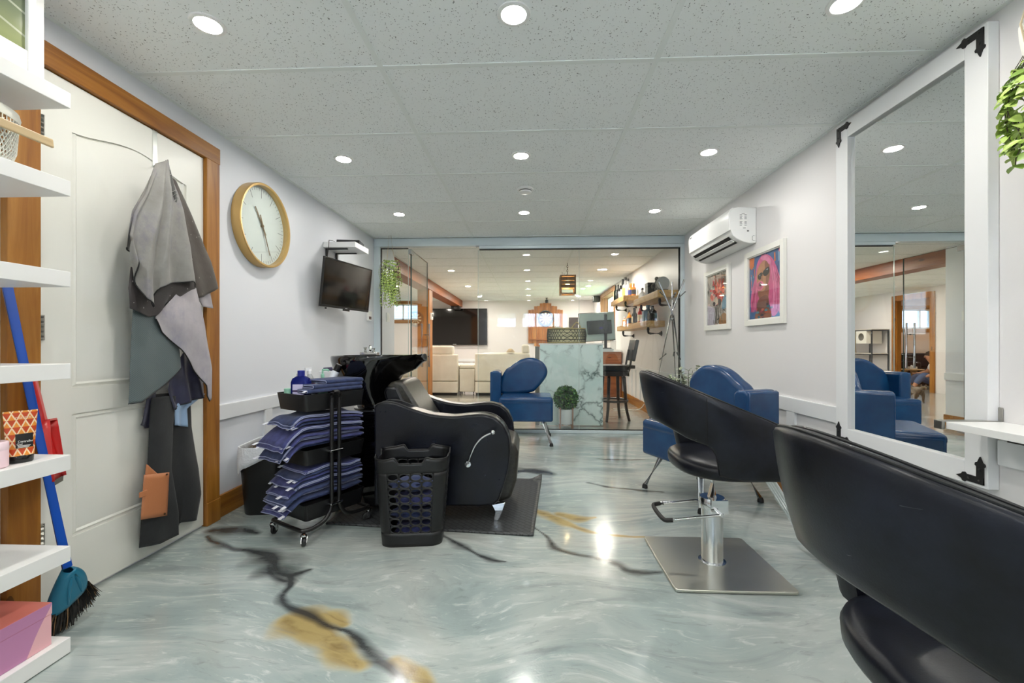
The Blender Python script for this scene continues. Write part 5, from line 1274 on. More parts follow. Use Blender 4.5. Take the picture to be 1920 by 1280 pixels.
def paint(rgb):
    k = 'paint %d %d %d' % rgb
    return M(k, rgb, .55, var=.12, vscale=30)
class Art:
    """flat layered print: colour patches lying a hair above each other; u to the viewer's right, v up, both 0..1"""
    def __init__(self, w_, h_, b): self.mb = MB(); self.m = []; self.w, self.h, self.b = w_, h_, b; self.z = 0
    def p(self, pts, rgb, smooth_=False):
        m = paint(rgb)
        if m not in self.m: self.m.append(m)
        if smooth_: pts = [(q.x, q.y) for q in spline([(x, y, 0) for x, y in pts], 5, True)]
        self.z += .000025
        # facing -x the viewer's right is -y
        self.mb.add([(-.006 - self.z, (.5 - min(1, max(0, u))) * self.w, self.b + min(1, max(0, v)) * self.h) for u, v in pts], [tuple(range(len(pts)))], self.m.index(m))
    def done(self, f): self.mb.build('print', self.m, f, smooth=0, fixn=False)
def art_girl(f, w_, h_, b):
    A = Art(w_, h_, b); rr = random.Random(11)
    A.p([(0, 0), (1, 0), (1, 1), (0, 1)], (70, 110, 160))
    for k in range(46):
        u, v = rr.random(), .45 + .55 * rr.random(); L = rr.uniform(.05, .22); wd = rr.uniform(.012, .04)
        A.p([(u, v), (u + wd, v + .01), (u + wd * .8, v + L), (u - .01, v + L)], rr.choice([(50, 90, 170), (110, 170, 210), (230, 120, 50), (150, 190, 220), (90, 60, 130), (40, 70, 130), (200, 90, 120)]))
    A.p([(.0, .86), (.08, .80), (.16, .84), (.18, .97), (.0, 1)], (222, 120, 60))
    hair, hair2, hair3, skin, skin2, skin3 = (220, 96, 150), (238, 142, 184), (176, 56, 108), (196, 140, 104), (150, 98, 76), (120, 76, 62)
    A.p([(.26, .86), (.40, .965), (.58, .955), (.74, .86), (.86, .70), (.95, .52), (.98, .34), (.90, .10), (.72, .04), (.60, .30), (.40, .36), (.22, .18), (.08, .14), (.06, .36), (.14, .56), (.22, .70)], hair, True)
    A.p([(.30, .44), (.62, .50), (.60, .22), (.70, .02), (.20, .02), (.34, .26)], skin2, True)
    A.p([(.30, .80), (.44, .88), (.60, .86), (.66, .70), (.62, .54), (.50, .44), (.36, .44), (.27, .54), (.25, .68)], skin, True)
    A.p([(.50, .84), (.60, .85), (.655, .70), (.61, .54), (.52, .45), (.54, .62)], skin2, True)
    A.p([(.30, .30), (.52, .36), (.62, .30), (.60, .12), (.40, .05), (.26, .14)], skin3, True)
    for k in range(14):
        u = .22 + .5 * rr.random(); v = .01 + .22 * rr.random(); A.p(ell(u, v, .03 + .03 * rr.random(), .02, 8), rr.choice([(40, 110, 130), (60, 50, 60), (190, 90, 60), (90, 140, 150), (150, 60, 80)]))
    A.p([(.30, .685), (.42, .715), (.43, .64), (.36, .61), (.30, .63)], (36, 34, 36), True); A.p([(.46, .725), (.62, .77), (.64, .69), (.56, .645), (.47, .66)], (30, 30, 34), True)
    A.p([(.42, .70), (.46, .705), (.46, .685), (.42, .68)], (60, 50, 46)); A.p([(.55, .735), (.60, .75), (.59, .72)], (150, 180, 200)); A.p([(.33, .68), (.37, .69), (.36, .66)], (120, 150, 170))
    A.p([(.40, .66), (.44, .66), (.45, .585), (.38, .58)], (176, 120, 90))
    A.p(ell(.36, .515, .115, .075), (232, 120, 160)); A.p(ell(.355, .52, .085, .056), (206, 84, 130)); A.p(ell(.37, .535, .035, .03), (60, 40, 52)); A.p(ell(.385, .545, .014, .012), (246, 220, 230))
    for k in range(30):
        s = rr.random(); u0 = lerp(.62, .86, s); u1 = lerp(.66, .98, s) + rr.uniform(-.04, .04); v0 = .86 - .2 * s; v1 = rr.uniform(.06, .4)
        c_ = rr.choice([hair2, hair3, hair, hair2]); wd = rr.uniform(.008, .02)
        A.p([(u0, v0), (u0 + wd, v0), ((u0 + u1) / 2 + .05 + wd, (v0 + v1) / 2), (u1 + wd, v1), (u1, v1), ((u0 + u1) / 2 + .05, (v0 + v1) / 2)], c_)
    for k in range(14):
        s = rr.random(); u0 = lerp(.24, .32, s); u1 = rr.uniform(.05, .28); wd = rr.uniform(.008, .016)
        A.p([(u0 - .04, .58 - .1 * s), (u0 - .04 + wd, .58), (u1 + wd, .14), (u1, .12)], rr.choice([hair2, hair3, hair]))
    A.p([(.40, .95), (.56, .945), (.70, .84), (.64, .80), (.55, .87), (.42, .90)], hair2, True)
    A.done(f)
def art_bouquet(f, w_, h_, b):
    A = Art(w_, h_, b); rr = random.Random(23)
    A.p([(0, 0), (1, 0), (1, 1), (0, 1)], (176, 168, 158))
    for k in range(70):
        u, v = rr.random(), rr.random(); a = rr.uniform(0, PI)
        A.p(ell(u, v, rr.uniform(.03, .10), rr.uniform(.012, .03), 8, 0, a), rr.choice([(120, 124, 110), (206, 196, 186), (90, 96, 84), (222, 176, 160), (150, 140, 136), (60, 66, 60)]))
    A.p([(.0, .02), (.34, .02), (.40, .30), (.10, .40), (0, .36)], (206, 200, 212), True)
    A.p([(.60, .02), (.98, .02), (.96, .16), (.78, .22), (.62, .14)], (168, 120, 70), True); A.p([(.72, .30), (.96, .34), (.98, .52), (.80, .50)], (116, 158, 180), True)
    for (u0, u1) in ((.46, .30), (.50, .44), (.54, .56), (.58, .72), (.50, .38)): A.p([(u0, .46), (u0 + .02, .46), (u1 + .02, .04), (u1, .04)], (70, 74, 60))
    for k in range(60):
        a = rr.uniform(0, 2 * PI); r_ = rr.random() ** .6; u, v = .50 + .34 * r_ * math.cos(a), .66 + .22 * r_ * math.sin(a)
        A.p(ell(u, v, rr.uniform(.03, .08), rr.uniform(.02, .05), 9, 0, a), rr.choice([(214, 78, 70), (232, 120, 100), (190, 50, 50), (240, 168, 150), (226, 96, 90), (150, 40, 44)]))
    for k in range(26):
        u = rr.uniform(.08, .95); A.p([(u, rr.uniform(.74, .84)), (u + .015, .8), (u + rr.uniform(-.05, .05), rr.uniform(.9, 1.0))], rr.choice([(60, 66, 58), (96, 100, 84), (210, 90, 80)]))
    A.p(ell(.44, .46, .12, .07), (214, 200, 176)); A.p(ell(.36, .42, .07, .04), (52, 50, 50)); A.p(ell(.62, .44, .07, .06), (46, 50, 54)); A.done(f)
framed('white framed print of a pink haired woman blowing bubblegum, nearer the tall mirror', 3.30, 1.165, .54, .58, art_girl)
framed('white framed abstract bouquet print in red and grey, under the air conditioner', 4.12, 1.155, .54, .575, art_bouquet)

# white wall ledge with steel brackets, near right
ws = thing('ledge_shelf', 'white ledge shelf with steel end bracket below the tall mirror edge', 'shelf', (XR, .75, .705))
MB().box(-.205, -.003, -.35, .925, 0, .026).build('board', m_white, ws, smooth=0, bevel=.001)
m_nick = M('brushed nickel', (176, 174, 168), .3, 1)
bk = MB().box(-.212, -.002, .930, .962, .022, .028).box(-.217, -.205, .928, .962, -.004, .028).box(-.006, -.001, .926, .966, .02, .078)
bk.build('bracket', m_nick, ws, smooth=0, bevel=.002)
MB().ball((-.008, .948, .055), .005, 10, 6).build('screw', M('screw', (120, 118, 112), .3, 1), ws)
MB().box(-.12, -.06, .70, .80, -.022, -.001).build('power_strip', M('dark strip', (60, 58, 56), .5), ws, smooth=0)

# hanging plant, upper right
def leafmesh(mb, base, d, n, L, wd, m=0, curl=.2):
    d = d.normalized(); n = (n - d * n.dot(d)).normalized(); s = d.cross(n); k = len(mb.v); prof = [(0, .0), (.2, .75), (.45, 1), (.7, .8), (.9, .35), (1, 0)]
    for f, q in prof:
        c = base + d * (L * f) - n * (curl * L * f * f)
        mb.v += [c - s * (wd * q) + n * (wd * q * .25), c, c + s * (wd * q) + n * (wd * q * .25)]
    for i in range(len(prof) - 1):
        a = k + i * 3; mb.f += [[a, a + 1, a + 4, a + 3], [a + 1, a + 2, a + 5, a + 4]]; mb.mi += [m, m]
m_leafA = M('leaf green', (178, 202, 104), .45, var=.22, vscale=20, Transmission_Weight=.0, Subsurface_Weight=.0); m_leafB = M('leaf dark green', (136, 168, 76), .45, var=.2, vscale=20); m_stem = M('dark stem', (66, 58, 44), .6)
def vine_plant(name, label, loc, pot, vines, leafL, seed, cat='plant', big=True):
    t_ = thing(name, label, cat, loc); rr = random.Random(seed)
    if pot: pot(t_)
    stem = MB(); lf = MB()
    for (a, r0, ln, n) in vines:
        pts = []; ax = Vector((math.cos(a), math.sin(a), 0))
        for i in range(n + 1):
            f = i / n; out = r0 + .035 * math.sin(min(1, f * 3) * PI / 2) + .012 * math.sin(f * 9 + a * 3)
            pts.append(ax * out + Vector((.012 * math.sin(f * 7 + a), .012 * math.cos(f * 8 + a), .03 * max(0, 1 - f * 6) - ln * f)))
        stem.tube(pts, .0015, 5)
        for i in range(1, n + 1):
            for sgn in (-1, 1):
                b_ = pts[i]; dd = Vector((-ax.y * sgn, ax.x * sgn, 0)) * 1.0 + ax * rr.uniform(-.3, .7) + Vector((0, 0, rr.uniform(-.75, .05)))
                leafmesh(lf, b_, dd, Vector((rr.uniform(-.3, .3), rr.uniform(-.3, .3) - .5, .8)) + ax * .6, leafL * rr.uniform(.75, 1.15), leafL * rr.uniform(.26, .34), 0 if rr.random() < .7 else 1, rr.uniform(.0, .4))
    stem.build('stems', m_stem, t_); o = lf.build('leaves', [m_leafA, m_leafB], t_, smooth=60, fixn=False); return t_
def pot_white(t_):
    MB().lathe([(0, -.02), (.045, -.018), (.062, .02), (.070, .08), (.072, .115), (.066, .115), (.062, .05), (0, .04)], 28).build('pot', M('white ceramic pot', (242, 240, 234), .3), t_)
    rp = MB()
    for k in range(3):
        a = 2 * PI * k / 3 + 2.9; c, s = math.cos(a), math.sin(a)
        rp.tube([(.02 * c, .02 * s, -.03), (.06 * c, .06 * s, .01), (.079 * c, .079 * s, .11), (.03 * c, .03 * s, .30), (0, 0, .42)], .0028, 6)
    rp.tube([(0, 0, .42), (0, 0, CEIL - 2.02 + .115)], .003, 6); rp.build('rope_hanger', M('jute rope', (206, 190, 160), .8), t_)
hx = W(1976, 100, Y=1.40)
vr = random.Random(9); vines = []
for k in range(8): vines.append((R(125 + 140 * k / 7), .052 + .01 * vr.random(), vr.uniform(.30, .44) if k % 3 else .26, 12))
for k in range(6): vines.append((R(-60 + 40 * k), .06, vr.uniform(.2, .34), 10))
vine_plant('hanging_plant', 'bright green trailing plant in a roped white pot by the mirror', (hx.x, hx.y, 1.905), pot_white, vines, .044, 4)

# smoke detector
sd = thing('smoke_detector', 'round white smoke detector on the ceiling', 'smoke detector', (-.045, 3.45, CEIL))
MB().lathe([(.062, -.001), (.066, -.006), (.064, -.016), (.052, -.020), (.050, -.020)], 36, cap=False).build('base', m_white, sd)
MB().lathe([(.050, -.018), (.048, -.026)], 36, cap=False).build('vent_gap', M('dark gap', (60, 60, 58), .6), sd)
MB().lathe([(.050, -.026), (.046, -.036), (.03, -.042), (0, -.043)], 36).build('cover', m_white, sd)

# ---------------------------------------------------------------- blue lounge chairs
t = NT('petrol blue leather'); v = t.coord(); n_ = t.noise(v, 5, 4, .6)
t.bsdf(t.ramp(n_, [(.3, srgb(10, 52, 96)), (.7, srgb(20, 72, 118))]), .27, 0, Specular_IOR_Level=.55); t.bump(t.noise(v, 200, 3), .1, .002); m_blueL = t.m
def blue_chair(label, loc, rz, s):
    """faces local -y; s = side of the single arm (+1: +x)"""
    c = thing('lounge_chair', label, 'chair', loc, rz, 'blue lounge chairs')
    MB().box(-.27, .27, -.27, .24, .245, .475).build('seat_base', m_blueL, c, smooth=40, bevel=.022, seg=4)
    MB().box(-.268, .268, -.275, .20, .42, .492).build('seat_cushion', m_blueL, c, smooth=40, bevel=.028, seg=4)
    # teardrop back: high far from the arm, sloping down to it; profile in local x (towards the arm positive)
    pts = [(.235, .735), (.17, .785), (.11, .830), (.04, .862), (-.04, .875), (-.12, .862), (-.185, .820), (-.225, .755), (-.225, .690), (-.185, .620), (-.12, .545), (-.06, .500), (.10, .485), (.27, .485), (.29, .60)]
    P = [(q.x * s, q.y) for q in spline([(x, z, 0) for x, z in pts], 4, True)]
    MB().prism(P, .115, .235, 'xz').build('backrest', m_blueL, c, smooth=50, bevel=.035, seg=5)
    MB().prism([(x * s, z) for x, z in [(.27, .25), (.375, .25), (.375, .715), (.355, .738), (.295, .738), (.27, .715)]], -.01, .25, 'xz').build('arm', m_blueL, c, smooth=40, bevel=.022, seg=4)
    MB().prism([(x * s, z) for x, z in [(.362, .245), (.385, .245), (.385, .725), (.362, .735)]], -.005, .252, 'xz').build('arm_outer_panel', m_blueL, c, smooth=40, bevel=.008, seg=2)
    for sx in (-1, 1):
        for sy in (-1, 1):
            top = Vector((sx * .17, sy * .17, .25)); ft = Vector((sx * .25, sy * .25, .03))
            l = MB().tube([top, ft], [.024, .014], 18).build('leg', M('satin chrome', (196, 200, 202), .18, 1), c)
            MB().lathe([(.013, 0), (.020, .002), (.019, .018), (.013, .032)], 18, c=(ft.x * 1.015, ft.y * 1.015, 0)).build('foot', m_black, l)
    return c
blue_chair('blue lounge chair in front of the glass partition beside the marble desk', (-.05, 4.60, 0), 0, -1)
blue_chair('blue lounge chair by the right wall, behind the curved styling chair', (1.145, 2.99, 0), R(-65.1), 1)

# ---------------------------------------------------------------- styling chairs
t = NT('black styling leather'); v = t.coord(); n_ = t.noise(v, 7, 5, .65)
scf = t.ramp(t.noise(t.coord((1.4, 3, 9), rot=(.3, .5, .2)), 9, 2, .5, .6), [(.76, (0, 0, 0, 1)), (.80, (.5, .5, .5, 1))])
t.bsdf(t.mix(scf, t.ramp(n_, [(.35, srgb(12, 13, 17)), (.75, srgb(30, 34, 46))]), srgb(130, 132, 136)), .33, 0, Specular_IOR_Level=.32); t.bump(t.noise(v, 260, 3), .10, .002); m_styl = t.m
t = NT('brushed plate steel'); v = t.coord((1, 60, 1)); t.bsdf(srgb(206, 205, 194), t.math('ADD', t.math('MULTIPLY', t.noise(v, 8, 3), .10), .27), 1); m_plate = t.m
def styling_chair(label, loc, rz, dz):
    c = thing('styling_chair', label, 'chair', loc, rz, 'styling chairs')
    MB().prism(rrect(.25, .25, .02, 5), .002, .014, 'xy').build('base_plate', m_plate, c, smooth=30, bevel=.003)
    MB().lathe([(.060, .014), (.060, .018), (.047, .020), (.047, .265)], 40).lathe([(.055, .262), (.056, .268), (.056, .305), (.053, .312), (0, .312)], 36).build('column', M('satin column chrome', (214, 216, 218), .16, 1), c)
    MB().cyl((0, 0, .31), (0, 0, .44 + dz), .021, n=24).build('piston', m_chrome, c)
    lv = spline([(-.02, .095, .262), (-.14, .095, .248), (-.222, .095, .240), (-.248, .07, .236), (-.248, -.07, .234), (-.222, -.095, .236), (-.14, -.095, .246), (0.01, -.095, .264)], 5)
    l = MB().tube(lv, .0062, 10).cyl((0.0, .1, .263), (0, -.108, .264), .008).box(-.03, .045, -.066, -.056, .255, .315).build('foot_pump_lever', m_chrome, c)
    n = len(lv); MB().tube(lv[int(n * .24):int(n * .76)], .0098, 12).build('rubber_grip', M('rubber grip', (28, 28, 28), .6), l)
    # seat
    ring = [(.045 + .225 * math.copysign(abs(math.cos(a)) ** .75, math.cos(a)), .245 * math.copysign(abs(math.sin(a)) ** .8, math.sin(a))) for a in [2 * PI * k / 56 for k in range(56)]]
    loft(MB(), [[(x * k, y * k, z + dz) for x, y in ring] for z, k in ((.450, .90), (.453, .97), (.463, 1), (.490, 1.01), (.503, .985), (.514, .90), (.518, .6), (.519, .2))]).build('seat', m_styl, c, smooth=60)
    MB().box(-.10, .16, -.12, .12, .43 + dz, .452 + dz).build('under_plate', m_blackm, c, smooth=0)
    # wrap-around band: path from one front arm end round the back to the other
    path = [(.30, -.285), (.20, -.295), (.08, -.298), (-.04, -.292), (-.13, -.270), (-.21, -.225), (-.272, -.155), (-.308, -.075), (-.320, 0)]
    path = path + [(x, -y) for x, y in path[-2::-1]]
    pp = spline([(x, y, 0) for x, y in path], 5); N = len(pp)
    ztx = [(-.32, .895), (-.27, .872), (-.13, .812), (0, .758), (.12, .708), (.22, .665), (.30, .625)]
    zbx = [(-.32, .668), (-.27, .650), (-.21, .622), (-.13, .600), (-.105, .585), (-.09, .545), (-.088, .50), (-.08, .478), (0, .468), (.30, .468)]
    def interp(tab, x):
        for a, b in zip(tab[:-1], tab[1:]):
            if x <= b[0]: return lerp(a[1], b[1], max(0, (x - a[0]) / (b[0] - a[0])))
        return tab[-1][1]
    rings = []
    for i, p in enumerate(pp):
        d = (pp[min(i + 1, N - 1)] - pp[max(i - 1, 0)]).normalized(); nn = Vector((-d.y, d.x, 0))     # outward
        zt, zb = interp(ztx, p.x) + dz, interp(zbx, p.x) + dz; th = .022
        rg = []; wb_ = min(1, max(0, -p.x / .30)); slp = lerp(.05, .21, wb_)
        M_ = 10
        for k in range(M_ + 1):
            f = k / M_; z = lerp(zb + .012, zt - .012, f); lean = -slp * (zt - z); bow = .006 * math.sin(PI * f)
            rg.append(p + nn * (th + lean + bow - .012) + Vector((0, 0, z)))
        for a in (45, 90, 135): rg.append(p + nn * (-.012 + th * math.cos(R(a))) + Vector((0, 0, zt - .012 + .012 * math.sin(R(a)))))
        for k in range(M_ + 1):
            f = 1 - k / M_; z = lerp(zb + .012, zt - .012, f); lean = -slp * (zt - z)
            rg.append(p + nn * (-th + lean - .012) + Vector((0, 0, z)))
        lean = -slp * (zt - zb)
        for a in (225, 270, 315): rg.append(p + nn * (lean - .012 + th * math.cos(R(a))) + Vector((0, 0, zb + .012 + .012 * math.sin(R(a)))))
        rings.append(rg)
    loft(MB(), rings).build('wrap_back', m_styl, c, smooth=60)
    # seams, top piping
    pip = MB()
    for off in (.010, -.010): pip.tube([pp[i] + Vector((-(pp[min(i + 1, N - 1)] - pp[max(i - 1, 0)]).normalized().y, (pp[min(i + 1, N - 1)] - pp[max(i - 1, 0)]).normalized().x, 0)) * (off - .012) + Vector((0, 0, interp(ztx, pp[i].x) + dz - .0005)) for i in range(N)], .0028, 6)
    pip.build('piping', M('black piping leather', (40, 41, 42), .3), c)
    sm = MB()
    for idx in (5 * 4, N - 1 - 5 * 4):
        rg = rings[idx]; sm.tube([q + (q - Vector((0, 0, q.z))).normalized() * .0012 for q in rg[:11]], .0018, 5)
    sm.build('seam', M('stitch black', (10, 10, 12), .7), c)
    # footrest
    fr_ = MB()
    for y in (-.05, -.017, .017, .05): fr_.tube([(.20, y, .425 + dz), (.255, y, .40 + dz), (.44, y, .10 + dz), (.47, y, .085 + dz), (.52, y, .085 + dz)], .0075, 8)
    fr_.cyl((.50, -.16, .085 + dz), (.50, .16, .085 + dz), .011)
    fr_.build('footrest', m_chrome, c)
    # scuffs on the shell are part of the leather wear
    return c
styling_chair('black styling chair on a square steel plate in mid room, facing the mirror', (.84, 2.05, 0), 0, 0)
styling_chair('scuffed black styling chair close to the camera at the lower right', (.759, .723, 0), 0, -.019)
# pale scuffs on the nearest shell
# ---------------------------------------------------------------- coat rack
cr = thing('coat_rack', 'chrome tripod coat rack with angled pegs by the right end of the glass', 'coat rack', (1.49, 4.66, 0))
X_ = Vector((0, 0, 1.335))
arms = [((-.29, -.05, .0), (-.135, .0, 1.685)), ((.02, -.16, 0), (.02, .05, 1.69)), ((.21, .06, 0), (.125, -.02, 1.705))]
mid = [(-.03, 0, 1.30), (0, .02, 1.30), (.02, 0, 1.30)]
for k, (a, b) in enumerate(arms):
    a, b = Vector(a), Vector(b); m_ = Vector(((-.012, .012, .014)[k], (.0, .018, -.012)[k], 1.33))
    # leg from the floor through the crossing and out on the opposite side
    top = Vector((-b.x if k != 1 else b.x, b.y, b.z)) if k != 1 else b
    pole = MB().tube([a, m_, Vector((.125, -.02, 1.705)) if k == 0 else (Vector((-.135, .0, 1.685)) if k == 2 else b)], .0095, 12).build('pole', M('rack chrome', (176, 178, 180), .18, 1), cr)
    MB().lathe([(.011, 0), (.013, .004), (.011, .02)], 14, c=tuple(a)).build('foot', m_black, pole)
MB().ball((0, .003, 1.29), .016).build('joint_ball', M('rack chrome', (176, 178, 180), .18, 1), cr)
pg = [((.055, -.008, 1.50), (.125, -.06, 1.575)), ((-.06, 0, 1.51), (-.14, -.05, 1.575)), ((-.135, -.022, .86), (-.075, -.06, .925)), ((.10, .03, .86), (.045, -.03, .935)), ((.012, .03, 1.50), (.02, -.06, 1.56)), ((.012, -.02, .9), (.0, -.09, .95))]
for a, b in pg: MB().tube([a, b], .0085, 10).build('peg', M('rack chrome', (176, 178, 180), .18, 1), cr)
# variegated plant in the corner behind the blue chair
vp = thing('potted_plant', 'variegated leafy plant in a tall pot behind the right blue chair', 'plant', (1.44, 4.02, 0)); rr = random.Random(31)
MB().lathe([(0, 0), (.11, 0), (.12, .01), (.145, .44), (.15, .45), (.14, .45), (.135, .40), (0, .40)], 32).build('pot', M('stone grey pot', (128, 130, 130), .6), vp)
lf = MB(); sm = MB()
for k in range(26):
    a = 2 * PI * k / 26 + rr.uniform(-.2, .2); L = rr.uniform(.30, .46); q = rr.uniform(.25, .85)
    ps = [Vector((math.cos(a) * .22 * q * f * 1.3, math.sin(a) * .18 * q * f * 1.1, .40 + L * f * (1 - .12 * f * q * 2))) for f in [i / 8 for i in range(9)]]
    sm.tube(ps, .0022, 4)
    for i in range(2, 9):
        for sgn in (-1, 1):
            d = Vector((math.cos(a + sgn * 1.2), math.sin(a + sgn * 1.2), rr.uniform(.1, .9))); leafmesh(lf, ps[i], d, Vector((0, 0, 1)), rr.uniform(.045, .07), rr.uniform(.011, .016), 0, rr.uniform(0, .5))
sm.build('stems', m_stem, vp); t = NT('variegated leaf'); t.bsdf(t.ramp(t.noise(t.coord(), 85, 2), [(.40, srgb(88, 112, 84)), (.5, srgb(120, 140, 108)), (.58, srgb(226, 230, 206))]), .5)
lf.build('leaves', t.m, vp, smooth=60, fixn=False)
# ================================================================== FAR ROOM
# reception desk
t = NT('mint marble panel'); v = t.coord()
wv = t.noise(v, 2.2, 4, .6, out=1); sb = t.n('ShaderNodeVectorMath', operation='SCALE'); t.l(wv, sb.inputs[0]); sb.inputs[3].default_value = .55
ad = t.n('ShaderNodeVectorMath', operation='ADD'); t.l(v, ad.inputs[0]); t.l(sb.outputs[0], ad.inputs[1])
vo = t.n('ShaderNodeTexVoronoi'); vo.feature = 'DISTANCE_TO_EDGE'; vo.inputs['Scale'].default_value = 2.6; t.l(ad.outputs[0], vo.inputs['Vector'])
vein = t.ramp(vo.outputs[0], [(0.0, (1, 1, 1, 1)), (.012, (.55, .55, .55, 1)), (.05, (.12, .12, .12, 1)), (.10, (0, 0, 0, 1))])
msk = t.ramp(t.noise(v, 1.6, 3), [(.34, (0, 0, 0, 1)), (.50, (1, 1, 1, 1))])
c = t.ramp(t.noise(v, 3.5, 5, .6, 1.0), [(.3, srgb(226, 246, 242)), (.6, srgb(240, 252, 249)), (.8, srgb(218, 240, 236))])
c = t.mix(t.math('MULTIPLY', vein, msk), c, srgb(96, 116, 116)); t.bsdf(c, .12); m_marble = t.m
DX0, DX1, DYF, DH = .112, .900, 5.46, 1.035
dk = thing('reception_desk', 'pale mint marble reception desk behind the glass partition', 'desk', ((DX0 + DX1) / 2, DYF + .35, 0)); ox, oy = (DX0 + DX1) / 2, DYF + .35
MB().box(DX0 - ox, DX1 - ox, -.35, -.31, .006, DH - .02).build('front_panel', m_marble, dk, smooth=0, bevel=.002)
MB().box(DX0 - ox - .01, DX1 - ox + .01, -.352, -.05, DH - .02, DH).build('counter_top', m_white, dk, smooth=0, bevel=.003)
MB().box(DX0 - ox + .02, 1.09 - ox, -.05, .30, .93, .965).build('work_top', m_white, dk, smooth=0, bevel=.003)
MB().box(DX0 - ox - .055, DX0 - ox - .004, -.29, .30, .0, .995).build('side_panel', wood('grey oak', (110, 106, 98), (140, 136, 126), (164, 160, 150), 'z'), dk, smooth=0, bevel=.003)
MB().box(.80 - ox, .84 - ox, .24, .30, 0, .93).build('leg', m_blackm, dk, smooth=0)
# woven basket
wbk = thing('woven_basket', 'two handled woven basket in black and straw on the marble desk', 'basket', (.455, 5.60, DH + .002))
m_straw = M('straw weave', (226, 214, 164), .7); m_dkw = M('dark weave', (66, 62, 44), .7)
mb = MB(); rx, ry, hh = .238, .115, .185
def bsk(a, z): k = 1 + .06 * math.sin(z / hh * PI); return Vector((rx * k * math.copysign(abs(math.cos(a)) ** .6, math.cos(a)), ry * k * math.copysign(abs(math.sin(a)) ** .6, math.sin(a)), z))
for k in range(44):
    a0 = 2 * PI * k / 44
    for s in (-1, 1): mb.tube([bsk(a0 + s * .20 * (f / 4) * 2.0, .004 + hh * .95 * f / 4) for f in range(5)], .0030, 5)
for z in (.045, .09, .135, .17): mb.tube([bsk(2 * PI * k / 60, z) for k in range(60)], .0030, 5, closed=True)
mb.build('dark_weave', m_dkw, wbk)
MB().grid(lambda i, j: bsk(2 * PI * i, .003 + (hh - .01) * j) * Vector((1, 1, 1)) if False else Vector((bsk(2 * PI * i, 0).x * .975, bsk(2 * PI * i, 0).y * .975, .003 + (hh - .01) * j)), 60, 5, cu=True).build('straw_lining', m_straw, wbk, solid=.003)
MB().tube([bsk(2 * PI * k / 60, hh) for k in range(60)], .008, 8, closed=True).tube([bsk(2 * PI * k / 60, .006) for k in range(60)], .007, 8, closed=True).build('rim', M('straw rim', (176, 158, 96), .7), wbk)
for sx in (-1, 1): MB().tube(spline([(sx * .10 - .045, -.0, hh - .005), (sx * .135, 0, hh + .085), (sx * .19, 0, hh - .005)], 5), .007, 8).build('handle', M('straw rim', (176, 158, 96), .7), wbk)
MB().ball((-.10, 0, .165), (.075, .07, .05)).ball((.02, .0, .16), (.07, .07, .045)).build('rolled_linen', M('cream linen', (236, 230, 208), .8, bump=.3), wbk)
# monitor on a pole
mo = thing('monitor', 'rear of a pale desktop monitor on a black pole at the reception desk', 'monitor', (1.02, 5.98, .9655))
MB().box(-.07, .07, -.06, .06, 0, .012).box(-.018, .018, -.018, .018, .012, .47).build('pole', M('black iron', (26, 26, 28), .5), mo, smooth=0, bevel=.002)
mt = Matrix.Translation((-.10, -.03, .30)) @ Matrix.Rotation(R(9), 4, 'Z') @ Matrix.Rotation(R(-3.5), 4, 'Y')
MB().box(-.245, .245, .045, .065, -.19, .19, mat=mt).build('back_shell', M('sage grey shell', (198, 214, 206), .3), mo, smooth=0, bevel=.006)
MB().box(-.252, .252, .06, .085, -.197, .197, mat=mt).build('bezel', M('black plastic', (22, 22, 24), .35), mo, smooth=0, bevel=.004)
MB().box(-.15, .19, .005, .046, -.10, .085, mat=mt).box(.06, .14, .0, .03, -.05, .05, mat=mt).build('rear_housing', M('dark grey housing', (54, 58, 56), .4), mo, smooth=0, bevel=.008)
MB().box(.01, .06, .001, .006, -.035, -.005, mat=mt).build('port_panel', M('indigo port', (60, 52, 120), .4), mo, smooth=0)
# boxwood ball on a stand
bxw = thing('boxwood_plant', 'round boxwood ball in a white pot on a copper stand before the marble desk', 'plant', (.42, 5.23, 0)); rr = random.Random(12)
m_cop = M('copper stand', (186, 140, 116), .3, .9)
for k in range(4):
    a = R(45 + 90 * k); MB().box(.105 * math.cos(a) - .006, .105 * math.cos(a) + .006, .105 * math.sin(a) - .006, .105 * math.sin(a) + .006, 0, .27).build('stand_leg', m_cop, bxw, smooth=0)
MB().box(-.075, .075, -.006, .006, .058, .068, mat=Matrix.Rotation(R(45), 4, 'Z')).box(-.075, .075, -.006, .006, .058, .068, mat=Matrix.Rotation(R(-45), 4, 'Z')).build('stand_cross', m_cop, bxw, smooth=0)
MB().lathe([(0, .069), (.082, .069), (.088, .074), (.092, .25), (.086, .25), (.082, .10), (0, .1)], 36).build('pot', M('white glazed pot', (236, 238, 236), .25), bxw)
lf = MB()
for k in range(1500):
    d = Vector((rr.gauss(0, 1), rr.gauss(0, 1), rr.gauss(0, 1))).normalized(); p = Vector((0, 0, .375)) + d * rr.uniform(.105, .142)
    dd = (d + Vector((rr.uniform(-.8, .8), rr.uniform(-.8, .8), rr.uniform(-.6, .8)))).normalized(); leafmesh(lf, p, dd, d + Vector((0, 0, .3)), rr.uniform(.020, .030), rr.uniform(.006, .009), 0 if rr.random() < .55 else (1 if rr.random() < .6 else 2), .1)
lf.build('leaf_ball', [M('box green', (52, 108, 44), .5), M('box dark', (28, 72, 36), .5), M('box light', (112, 158, 66), .5)], bxw, smooth=60, fixn=False)
MB().ball((0, 0, .375), .108).build('inner_mass', M('box shade', (22, 48, 26), .8), bxw)
